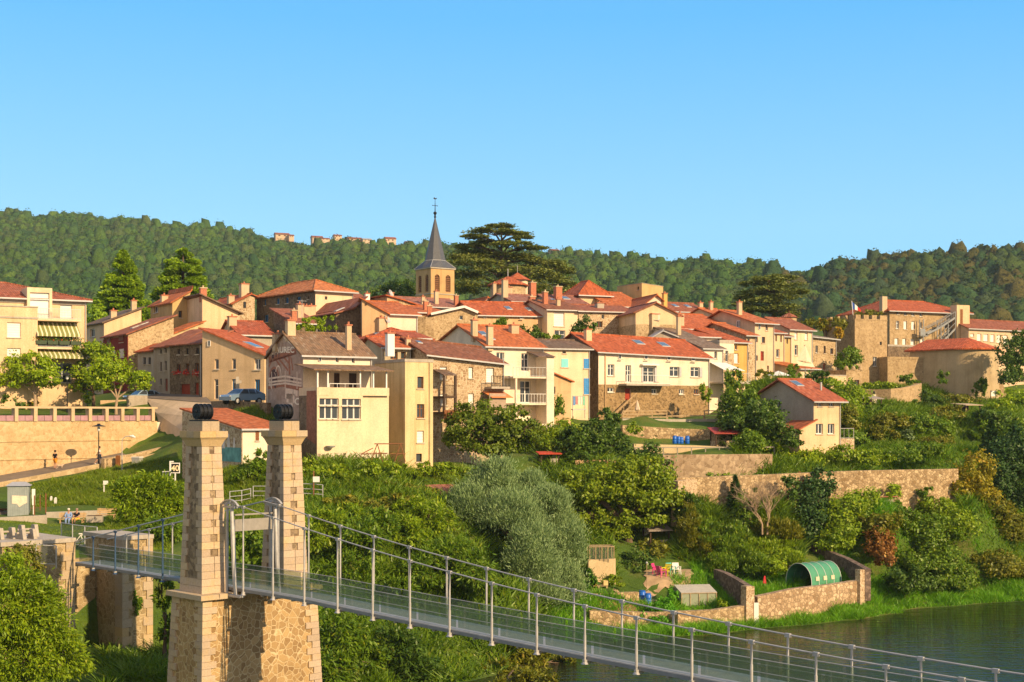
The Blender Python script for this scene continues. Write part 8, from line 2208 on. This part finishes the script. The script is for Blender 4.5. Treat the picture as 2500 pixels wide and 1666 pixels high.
bush("small yellowish shrub touching the left edge of the square castle tower", [(2050, 815, 214, 14, 16)], .3, G_YELL)
bush("brown creeping plant along the top of the square castle tower", [(2120, 768, 221, 30, 10)], .24, G_OLIVE, 'climber', 'climbing plant', fixed=True)
bush("bright green ivy covering the lower stone wall in the middle of the left roofs", [(745, 795, 156.5, 24, 22, 6), (797, 795, 158, 22, 24, 5), (770, 797, 157, 26, 22, 5)], .2, G_LIME, 'ivy', 'ivy', fixed=True)
bush("spiky shrub in front of the long tan house", [(1225, 790, 174, 16, 14)], .3, G_MID, style='willow')
bush("leafy shrub beside a chimney in front of the long tan house", [(1295, 815, 173, 30, 22)], .28, G_DARK)
bush("round green shrub in front of the cream house with the tall white shutter", [(1350, 822, 172, 24, 16)], .28, G_MID)
bush("dark bushy tree in front of the pale rubble house with pigeon holes", [(1432, 798, 172, 30, 22)], .28, G_DARK)
# ---- terrace trees
tree("round-crowned pale green tree at the far left behind the parapet", 86, 145, [(78, 905, 62, 40), (38, 930, 40, 30), (120, 930, 38, 28), (85, 880, 40, 20)], .26, G_LIME, .20, BARKP, dens=.8)
tree("tall pale green tree in the middle behind the parapet, partly hiding the awnings", 228, 149, [(225, 860, 40, 30), (262, 880, 44, 34), (200, 905, 34, 34), (235, 930, 40, 34), (190, 950, 24, 20)], .26, G_BRIGHT, .2, dens=.7)
tree("wide flat-crowned pale green tree at the right end of the parapet", 283, 143.5, [(305, 920, 62, 30), (270, 905, 44, 30), (345, 938, 32, 22), (255, 940, 40, 20)], .26, G_LIME, .17, BARKP, dens=.85)
bush("dark hedge behind the round tree on the terrace", [(20, 985, 147, 34, 22), (60, 990, 147.5, 24, 16)], .22, G_DARK)
bush("ochre grass clump on the terrace behind the parapet", [(75, 990, 146, 26, 10)], .2, G_YELL, 'ornamental_grass', 'grass clump')
bush("small bright shrub under the wide flat-crowned terrace tree", [(216, 975, 148, 12, 16)], .2, G_BRIGHT)
bush("dark shrub beside the small bright shrub behind the parapet", [(150, 970, 152, 50, 30)], .24, G_DARK)
# ---- bank and meadow, left
tree("dense bright green acacia bush on the bank left of the near tower", 360, 106, [(330, 1235, 60, 60), (400, 1240, 60, 70), (360, 1190, 50, 35), (432, 1212, 36, 32), (300, 1200, 36, 30), (345, 1275, 60, 40)], .24, G_BRIGHT, .12, style='frond', aspect=.3, dens=.9)
bush("dark lower side of the acacia thicket beside the abutment", [(400, 1300, 104, 46, 44)], .24, G_MID, style='frond', aspect=.3)
tree("large leafy tree filling the bottom left corner in front of the abutment", 60, 74, [(40, 1410, 60, 60), (30, 1500, 110, 90), (110, 1540, 70, 70), (150, 1620, 70, 60), (40, 1620, 120, 80), (85, 1470, 70, 50)], .20, G_BRIGHT, .3, style='frond', aspect=.33, dens=1.0, zb=0.5)
bush("small-leaved shrub growing over the top of the left abutment", [(45, 1360, 83, 42, 34), (70, 1385, 83, 34, 36)], .14, G_OLIVE)
bush("ivy hanging down the recess wall of the abutment under the footbridge", [(310, 1520, 91.2, 34, 60, 8), (330, 1470, 90.2, 22, 50, 8), (290, 1580, 91.0, 40, 36, 8)], .2, G_MID, 'ivy', 'ivy', fixed=True)
tree("leafy trees in the shade between the abutment and the near tower", 405, 86, [(405, 1450, 26, 60), (412, 1540, 30, 50), (390, 1400, 20, 30)], .22, G_MID, .15, style='frond', aspect=.35)
bush("green hedge running along the foot of the cream terrace block", [(752 + 48 * i, 1146 + (i % 3) * 3, 117.8 + .45 * i, 36, 22, 16) for i in range(9)], .24, G_BRIGHT, 'hedge', 'hedge', dens=1.1)
bush("bright green bush between the towers against the painted outbuilding", [(620, 1145, 110.5, 34, 26), (640, 1115, 111, 18, 24), (598, 1160, 110, 26, 16), (655, 1165, 110, 24, 16)], .22, G_MID, style='frond', aspect=.4)
bush("thin shrub sprouting above the hedge right of the far tower", [(735, 1140, 116, 22, 18), (760, 1160, 116, 30, 16)], .22, G_BRIGHT)
# ---- thicket behind the bridge
th = [("bright green acacia thicket right of the far tower", [(800, 1290, 102, 50, 46), (760, 1320, 100, 40, 50), (840, 1260, 104, 50, 34)], G_BRIGHT),
      ("acacia clump with drooping leaves behind the first bridge railings", [(880, 1330, 101, 62, 60), (930, 1290, 103, 50, 50), (860, 1390, 99, 60, 40)], G_MID),
      ("tallest acacia of the thicket, just left of the silver willow", [(1010, 1250, 108, 50, 44), (1060, 1270, 107, 44, 54), (985, 1310, 105, 60, 50)], G_BRIGHT),
      ("dark acacia under the silver willow, behind the railings", [(1090, 1370, 103, 70, 66), (1160, 1400, 102, 60, 60), (1030, 1400, 101, 60, 50)], G_MID),
      ("low shadowed acacia near the first glass panels of the footbridge", [(960, 1440, 98, 60, 40), (800, 1420, 98, 50, 40)], G_MID)]
for lab, B, mt in th:
    tree(lab, B[0][0], B[0][2], [(b[0], b[1], b[2], b[3], b[4]) for b in B], .30, mt, .14, style='frond', aspect=.30, dens=1.0)
for lab, B, mt in (("olive bramble mass at the top of the thicket below the meadow", [(900, 1245, 110, 70, 26), (830, 1222, 112, 60, 18), (970, 1225, 112, 50, 20)], G_OLIVE),
                   ("rounded bramble below the meadow beside the shed roof", [(1040, 1195, 117, 50, 16), (960, 1190, 117, 40, 14)], G_OLIVE)):
    bush(lab, B, .26, mt)
lo = [("leafy tree under the footbridge deck just right of the pier", [(830, 1560, 90, 70, 70), (800, 1640, 88, 60, 60), (880, 1620, 90, 60, 60)], G_MID),
      ("second tree under the footbridge deck, darker, with gaps", [(970, 1590, 92, 70, 60), (1010, 1650, 91, 60, 60)], G_DARK),
      ("bright tree under the footbridge deck in the middle of the bottom edge", [(1110, 1570, 97, 70, 46), (1080, 1640, 95, 70, 50), (1180, 1600, 98, 60, 50)], G_BRIGHT),
      ("olive bush at the water's edge under the footbridge deck", [(1260, 1600, 97, 60, 50), (1310, 1625, 96, 50, 40), (1210, 1650, 94, 50, 36), (1300, 1670, 91, 60, 36), (1375, 1620, 98, 36, 24), (1220, 1700, 89, 60, 40)], G_OLIVE)]
for lab, B, mt in lo: tree(lab, B[0][0], B[0][2], B, .28, mt, .16, style='frond', aspect=.34)
# ---- silver willow
tree("large silver-grey willow in the middle of the bank behind the footbridge", 1275, 114, [(1205, 1180, 115, 60, 58), (1150, 1240, 113, 50, 60), (1290, 1190, 116, 42, 44), (1250, 1250, 112, 70, 60), (1340, 1260, 115, 60, 60), (1380, 1340, 114, 50, 70), (1300, 1350, 110, 60, 80), (1380, 1430, 112, 44, 60), (1310, 1440, 110, 60, 50), (1215, 1165, 114, 34, 46), (1345, 1225, 114, 40, 40)],
     .24, G_WILLOW, .4, style='willow', aspect=.17, dens=1.5, cr=.30)
# ---- big trees and garden trees
tree("large dark green tree in front of the rubble house and the white balcony house", 1215, 128.5, [(1200, 1010, 80, 36), (1150, 1050, 62, 46), (1260, 1060, 66, 44), (1205, 1085, 90, 40), (1290, 1035, 34, 30), (1110, 1080, 30, 34)], .26, leafm((.045, .095, .010, 1), (.10, .165, .014, 1), (.16, .18, .03, 1)), .4, dens=.9)
bush("dark rounded conifer-like shrub at the side of the ochre annex", [(1352, 1000, 151, 26, 30), (1340, 970, 151, 14, 26)], .24, G_MID, style='willow')
bush("pale green bush below the ochre annex", [(1375, 1055, 147, 42, 30), (1340, 1075, 146, 34, 30)], .26, G_BRIGHT)
tree("dark leafy tree between the pale bush and the rubble bank", 1450, 143, [(1455, 1065, 46, 44), (1480, 1030, 34, 34), (1440, 1100, 40, 34), (1500, 1090, 40, 30)], .26, G_DARK, .2)
bush("round green bush against the rubble bank under the terrace fence", [(1545, 1050, 150, 18, 16)], .2, G_BRIGHT)
tree("broad bright green walnut tree above the lower garden", 1535, 129, [(1560, 1155, 74, 50), (1500, 1190, 80, 50), (1600, 1210, 70, 56), (1440, 1200, 60, 46), (1420, 1260, 50, 50), (1540, 1260, 80, 46), (1480, 1290, 60, 40), (1400, 1180, 40, 30)], .28, leafm((.075, .15, .008, 1), (.15, .235, .012, 1), (.22, .27, .02, 1)), .4)
bush("reddish-brown shrub at the corner of the board fence", [(1500, 1150, 137, 16, 26)], .24, G_BROWN)
tree("golden-green fruit tree behind the coloured chairs", 1590, 127, [(1590, 1350, 44, 34), (1560, 1370, 36, 30), (1625, 1375, 34, 30)], .22, G_OLIVE, .12)
tree("slender upright poplar-like fruit tree right of the walnut", 1690, 127, [(1690, 1290, 34, 40), (1705, 1330, 44, 34), (1680, 1250, 16, 26)], .22, G_OLIVE, .12, style='willow', aspect=.25)
tree("dense shrubs behind the coloured chairs at the foot of the walnut", 1545, 124, [(1550, 1375, 40, 30), (1520, 1395, 30, 30)], .22, G_DARK, .1)
conifer("small dark fir in the garden below the long garden wall", 1795, 131, 1165, 1330, 56, G_HEMLOCK, 12, size=.26, per=800, droop=.1)
tree("leafy tree beside the small dark fir", 1835, 130, [(1830, 1225, 30, 40), (1815, 1270, 36, 40)], .24, G_MID, .15)
bush("light green creeper on top of the long garden wall near the fir", [(1755, 1180, 134, 34, 24), (1740, 1210, 133, 20, 30)], .22, G_BRIGHT)
bush("tall hedge of garden shrubs above the dark cross wall", [(1800, 1355, 126, 60, 30), (1760, 1380, 124, 40, 26), (1850, 1380, 124.5, 40, 26)], .22, G_MID, style='willow', aspect=.3)
bush("bright green tomato plants beside the polytunnel", [(1890, 1385, 124, 34, 26), (1910, 1360, 126, 30, 20)], .18, G_LIME)
bush("lush bright vine spilling over the low wall left of the greenhouse", [(1620, 1490, 114.5, 36, 26), (1600, 1510, 113.5, 40, 26), (1640, 1460, 117, 12, 26)], .18, leafm((.04, .17, .008, 1), (.08, .27, .012, 1)), 'vine', 'vine')
bush("green shrub at the foot of the willow beside the pallet", [(1435, 1420, 118, 22, 30)], .2, leafm((.03, .11, .01, 1), (.06, .17, .015, 1)))
bush("leafy plants around the pallet in the lower garden", [(1490, 1415, 119.5, 24, 12), (1510, 1425, 119, 16, 10)], .16, G_BRIGHT)
bush("low plants along the dark cross wall inside the greenhouse garden", [(1765, 1475, 116.8, 14, 14), (1680, 1498, 114.6, 30, 8)], .14, G_LIME)
tree("tall full tree hiding part of the upper garden wall, right of the board fence", 1570, 134, [(1570, 1120, 44, 44), (1600, 1160, 50, 50), (1540, 1150, 40, 40), (1620, 1210, 40, 40)], .26, G_DARK, .25)
tree("dark spreading tree left of the rubble bank, above the board fence", 1400, 141, [(1400, 1075, 40, 36), (1425, 1110, 44, 30), (1375, 1105, 30, 26)], .26, G_DARK, .2)
tree("slim dark tree standing in front of the long garden wall by the red-brown shrub", 1920, 132, [(1925, 1205, 24, 44), (1935, 1245, 28, 40)], .24, G_DARK, .15)
bush("green shrubs seen through the masts between the two stone towers", [(600, 1320, 99, 44, 40), (640, 1360, 97, 44, 40), (575, 1370, 97, 34, 34)], .22, G_MID)
# bare shrub
def bare_tree(label, px, Y, base, top, halfw):
    r = empty('bare_tree', W(px, base, Y), 0, label, 'tree'); k = Y / F; m = MB()
    def br(p, d, L, rad, lev):
        q = p + d * L; mid = p + d * L * .5 + Vector((rnd.uniform(-.1, .1), rnd.uniform(-.1, .1), rnd.uniform(-.05, .1))) * L
        m.tube([p, mid, q], [rad, rad * .8, rad * .6], 5)
        if lev:
            for j in range(3 if lev < 4 else 4):
                nd = (d + Vector((rnd.uniform(-.9, .9), rnd.uniform(-.9, .9), rnd.uniform(-.25, .6)))).normalized()
                br(q if j else mid, nd, L * rnd.uniform(.62, .85), rad * .58, lev - 1)
    hh = (base - top) * k
    for a in (-.25, .2): br(Vector((a, 0, -.2)), Vector((a * .6, 0, 1)).normalized(), hh * .33, .10, 5)
    m.build('branches', BARKP, r)
bare_tree("leafless pale-branched tree in front of the long garden wall", 1868, 127.5, 1300, 1170, 45)
# ---- right bank shrubs, each with its own spot
RB = [
 ("dark hemlock-like tree in deep shade right of the leafless tree", [(1985, 1230, 133, 48, 62), (1965, 1290, 131, 54, 54), (2000, 1180, 134, 38, 36)], G_HEMLOCK),
 ("dull red-brown shrub on the long garden wall behind the leafless tree", [(1935, 1175, 135, 26, 16)], G_BROWN),
 ("bright leafy tree right of the dark gap under the long garden wall", [(2060, 1270, 132, 60, 60), (2100, 1225, 134, 44, 36), (2040, 1320, 129, 50, 36)], G_BRIGHT),
 ("rusty brown shrub with dead leaves on the river bank", [(2150, 1330, 130, 36, 46), (2165, 1370, 128, 26, 26)], G_BROWN),
 ("olive-brown shrub just above the rusty one", [(2150, 1285, 132, 46, 34)], G_OLIVE),
 ("light green shrub in front of the long garden wall near its middle", [(2180, 1205, 137, 24, 24)], G_LIME),
 ("large round green thicket in the centre of the right bank", [(2270, 1320, 134, 66, 60), (2240, 1370, 131, 50, 44), (2300, 1380, 132, 50, 44)], G_MID),
 ("bright green thicket rising to the long wall at its right end", [(2290, 1250, 138, 60, 34), (2340, 1280, 138, 40, 40)], G_BRIGHT),
 ("dark-leaved bush by the water with shaded gaps", [(2215, 1420, 127.5, 50, 36), (2270, 1435, 128.5, 34, 26)], G_DARK),
 ("rounded bush at the water's edge in front of the thicket", [(2330, 1415, 131, 56, 40), (2290, 1410, 130, 40, 36)], G_MID),
 ("yellow-green willow scrub along the waterline at the right edge", [(2440, 1385, 136, 60, 40), (2490, 1400, 136, 40, 36)], G_OLIVE),
 ("tall yellowing tree in front of the right end of the long wall", [(2380, 1160, 141, 44, 60), (2350, 1200, 140, 30, 36), (2400, 1220, 140, 40, 40)], leafm((.11, .13, .01, 1), (.22, .22, .015, 1), (.38, .25, .02, 1))),
 ("olive tree-like shrub below the yellowing tree", [(2430, 1250, 140, 50, 40), (2460, 1290, 139, 50, 44)], G_OLIVE),
 ("dark glossy tree at the right edge halfway up the bank", [(2465, 1120, 146, 56, 76), (2500, 1200, 144, 50, 70), (2440, 1180, 143, 40, 50)], G_HEMLOCK),
 ("small shrub sitting against the long wall near its right end", [(2262, 1210, 138, 24, 20)], G_MID),
 ("green thicket to the right of the rusty shrub", [(2215, 1280, 134.5, 40, 40), (2190, 1250, 135.5, 30, 26)], G_MID),
 ("bright grassy shrub bank above the long wall on the left", [(1950, 1120, 147, 60, 26), (1890, 1100, 149, 40, 24)], G_LIME),
 ("bright grassy shrub bank above the long wall in the middle", [(2060, 1118, 148, 60, 26), (2130, 1120, 148, 50, 22)], G_BRIGHT),
 ("green bushes above the long wall under the small red-roofed house", [(1830, 1085, 147, 40, 36), (1870, 1060, 148.5, 36, 30)], G_MID),
 ("dark bush below the porch of the small red-roofed house", [(1935, 1075, 146.5, 34, 26)], G_DARK),
 ("large dark green bush left of the small red-roofed house", [(1850, 1010, 149, 56, 36), (1800, 1035, 149, 40, 34), (1880, 1035, 147, 44, 34)], G_DARK),
 ("tall bushy tree between the big white house and the small red-roofed house", [(1810, 975, 156, 40, 46), (1790, 930, 160, 22, 36), (1830, 1000, 154, 36, 36)], G_MID),
 ("dark bush at the corner of the white house terrace", [(1775, 1005, 156, 26, 50), (1770, 1070, 151, 30, 40)], G_DARK),
 ("ivy covering the right corner of the big white house", [(1722, 965, 164.5, 14, 32)], G_BRIGHT),
 ("round-headed green tree right of the small red-roofed house", [(2080, 965, 172, 40, 34), (2060, 1000, 168, 40, 34), (2030, 950, 178, 30, 24)], G_BRIGHT),
 ("feathery shrub behind the red roof's right end", [(2075, 1030, 162, 34, 32)], G_OLIVE),
 ("tree with an open crown growing in front of the square castle tower", [(2075, 875, 205, 30, 30), (2060, 895, 204, 26, 20)], G_MID),
 ("small pointed tree beside the long orange garden-house roof", [(1940, 910, 181, 18, 24)], G_MID),
 ("shrubs to the right of the pointed tree under the castle outbuildings", [(2000, 925, 184, 36, 20), (2030, 965, 180, 40, 20)], G_DARK),
 ("flowering shrubs on the terrace beside the white parasol", [(1860, 915, 176, 28, 10)], G_OLIVE),
 ("vegetable patch behind the curved wall under the bastion", [(2140, 938, 208, 30, 9), (2175, 942, 207, 24, 8)], G_BRIGHT),
 ("domed green bush against the castle bastion", [(2218, 930, 209, 24, 16)], G_MID),
 ("ivy climbing the round castle tower", [(2400, 940, 208.5, 14, 36), (2385, 955, 208.3, 10, 26)], G_MID),
 ("shrub between the castle bastion and the round tower", [(2300, 925, 209.5, 14, 18)], G_MID),
 ("large dark tree at the right edge beside the round tower", [(2480, 870, 205, 40, 56), (2470, 920, 203, 34, 30), (2500, 830, 206, 30, 30)], G_DARK),
 ("bright young shrubs at the foot of the large dark tree by the round tower", [(2475, 975, 198, 40, 26), (2450, 1000, 195, 40, 20)], G_LIME),
 ("dark hollow bush under the round tower slope", [(2270, 990, 198, 36, 30)], G_DARK),
 ("spreading olive shrubs below the round castle tower", [(2330, 985, 200, 60, 22), (2310, 1010, 196, 50, 24)], G_OLIVE),
 ("mixed shrubs left of the pergola on the castle slope", [(2240, 1040, 186, 50, 30), (2290, 1050, 184, 40, 34)], G_MID),
 ("small blue-green shrub in the middle of the castle slope", [(2215, 1065, 176, 14, 16)], leafm((.06, .12, .07, 1), (.12, .20, .12, 1))),
 ("broad olive shrubs in the middle of the castle slope", [(2180, 1030, 182, 40, 24), (2150, 1060, 172, 40, 26)], G_OLIVE),
 ("green bushes above the right end of the long wall", [(2200, 1115, 150, 50, 24), (2260, 1100, 156, 50, 26)], G_MID),
 ("low olive bushes beside the grass patch on the castle slope", [(2290, 1085, 166, 50, 26)], G_OLIVE),
 ("dark scrub right of the pergola", [(2410, 1020, 184, 40, 24), (2450, 1040, 180, 40, 30)], G_DARK),
 ("dense scrub on the right edge of the castle slope", [(2480, 1060, 176, 40, 30), (2400, 1060, 176, 34, 24)], G_MID),
 ("dark scrub at the left end of the castle slope by the grey-roofed shed", [(2130, 1005, 184, 40, 20), (2080, 1070, 158, 40, 24)], G_MID),
]
for lab, B, mt in RB:
    Y = B[0][2]
    bush(lab, B, .20 + .0011 * (Y - 100), mt, dens=.95)
conifer("dark young spruce on the castle slope at the right", 2420, 160, 1025, 1130, 40, G_HEMLOCK, 12, size=.3, per=800, droop=.1)
conifer("second, smaller spruce at the right edge of the castle slope", 2475, 158, 1040, 1120, 34, G_HEMLOCK, 10, size=.3, per=700, droop=.1)

for lab, B, mt in (("tall garden shrubs under the long garden wall, left of the polytunnel", [(1760, 1330, 129, 44, 34), (1800, 1310, 130, 40, 30), (1720, 1300, 130, 36, 40)], G_MID), ("sunlit garden shrubs between the small dark fir and the polytunnel", [(1850, 1340, 128.5, 50, 30), (1900, 1330, 129.5, 40, 26), (1930, 1360, 127, 30, 22)], G_BRIGHT),
                   ("leafy scrub in front of the left end of the long garden wall", [(1680, 1250, 130.5, 30, 44), (1650, 1230, 131, 24, 40)], G_DARK), ("green scrub under the leafless tree", [(1880, 1290, 131, 34, 26), (1920, 1300, 131, 34, 30)], G_OLIVE)):
    bush(lab, B, .24, mt, style='willow', aspect=.3)
# ---------------------------------------------------------------- grass and rough ground cover
def on_ground_mesh(name, n, boxes, hmin, hmax, wd, mat, seed, lean=.5):
    """upright blades on the ground in patches (px0, px1, Y0, Y1, share)"""
    g = np.random.default_rng(seed); P = []
    tot = sum(b[4] for b in boxes)
    for (x0, x1, y0, y1, s) in boxes:
        k = int(n * s / tot); Y = g.uniform(y0, y1, k); px = g.uniform(x0, x1, k); P.append(np.stack([(px - 1250) / F * Y, Y], 1))
    P = np.concatenate(P); z = tz(P[:, 0], P[:, 1]); px = 1250 + P[:, 0] / P[:, 1] * F; py = HY - (z - CZ) / P[:, 1] * F
    rb = np.interp(px, [q[0] for q in RBt] + [470], [q[1] for q in RBt] + [1100])
    ok = (z > .02) & ~((px < 480) & (py < rb + 9))
    P, z = P[ok], z[ok]; n = len(P)
    h_ = g.uniform(hmin, hmax, n)[:, None] * (.6 + .8 * (np.sin(P[:, :1] * .7) * np.sin(P[:, 1:] * .9 + P[:, :1] * .3) > 0)); a = g.uniform(0, 2 * math.pi, n)
    d = np.stack([np.cos(a), np.sin(a), 0 * a], 1) * wd; ln = g.normal(size=(n, 3)) * lean * np.array([1, 1, 0]); 
    b = np.concatenate([P, z[:, None]], 1); t = b + (ln + np.array([0, 0, 1.0])) * h_
    v = np.stack([b - d, b + d, t + d * .2, t - d * .2], 1).reshape(-1, 3)
    me = raw_mesh(name, v, np.arange(4 * n).reshape(n, 4)); me.materials.append(mat)
    return tag(link(bpy.data.objects.new(name, me)), None, None, None, 'stuff')
GRASS = leafm((.06, .125, .008, 1), (.115, .19, .012, 1), (.22, .22, .05, 1), .3, "grass_blades")
GRASS2 = leafm((.05, .17, .008, 1), (.10, .28, .010, 1), (.17, .28, .03, 1), .3, "bank_grass")
on_ground_mesh("grass", 130000, [(540, 1130, 108, 127, 5), (60, 470, 118, 134, 4), (260, 420, 97, 118, 1), (480, 720, 98, 110, 1.2)], .08, .34, .028, GRASS, 21, .7)
on_ground_mesh("grass", 14000, [(0, 260, 96, 112, 1)], .02, .07, .02, GRASS, 24)
on_ground_mesh("grass", 130000, [(1640, 2180, 108, 121, 2), (1330, 1800, 101, 116, 2), (2000, 2520, 118, 136, 3), (2100, 2520, 128, 165, 2), (1690, 1960, 119, 127, .6)], .15, .6, .032, GRASS2, 22, .7)
on_ground_mesh("undergrowth", 150000, [(1790, 2520, 136, 175, 4), (2080, 2520, 170, 215, 3), (1320, 1500, 120, 150, .8), (1650, 1960, 126, 136, 1.3), (740, 1350, 88, 120, 2), (250, 460, 74, 90, .7)], .2, .8, .075, G_MID, 23, .9)
# bare soil in the lower garden
def soil_patch(x0, x1, y0, y1, mat):
    V = []; fs = []; nx, ny = 14, 12
    for j in range(ny + 1):
        for i in range(nx + 1):
            Y = y0 + (y1 - y0) * j / ny + .3 * math.sin(i * 1.3); px = x0 + (x1 - x0) * i / nx + 5 * math.sin(j * 1.7); x = (px - 1250) / F * Y; V.append((x, Y, tz1(x, Y) + .035))
    for j in range(ny):
        for i in range(nx): q = j * (nx + 1) + i; fs.append((q, q + 1, q + nx + 2, q + nx + 1))
    tag(link(bpy.data.objects.new('garden_soil', raw_mesh('garden_soil', np.array(V), np.array(fs)))), kind='structure').data.materials.append(mat)
SOIL = plain('bare_soil', (.30, .17, .085, 1), .95, 0, .35, 1.2); DIRT = plain('dry_dirt', (.42, .29, .16, 1), .95, 0, .3, 1.5)
soil_patch(1575, 1690, 119.2, 123.6, DIRT); soil_patch(1442, 1562, 111.8, 115.3, SOIL); soil_patch(1500, 1600, 116.5, 119, DIRT)
# ---------------------------------------------------------------- air
m = MB(); m.box(-620, 700, -30, 1420, -4, 240)
hz = m.build("haze", bpy.data.materials.new("haze_air"))
ht = hz.data.materials[0]; ht.use_nodes = True; hn = ht.node_tree; hn.nodes.remove(hn.nodes["Principled BSDF"])
pv = hn.nodes.new("ShaderNodeVolumePrincipled"); pv.inputs["Color"].default_value = (.72, .86, 1.0, 1); pv.inputs["Density"].default_value = .00008
hn.links.new(pv.outputs[0], hn.nodes["Material Output"].inputs["Volume"])
tag(hz, kind='stuff')
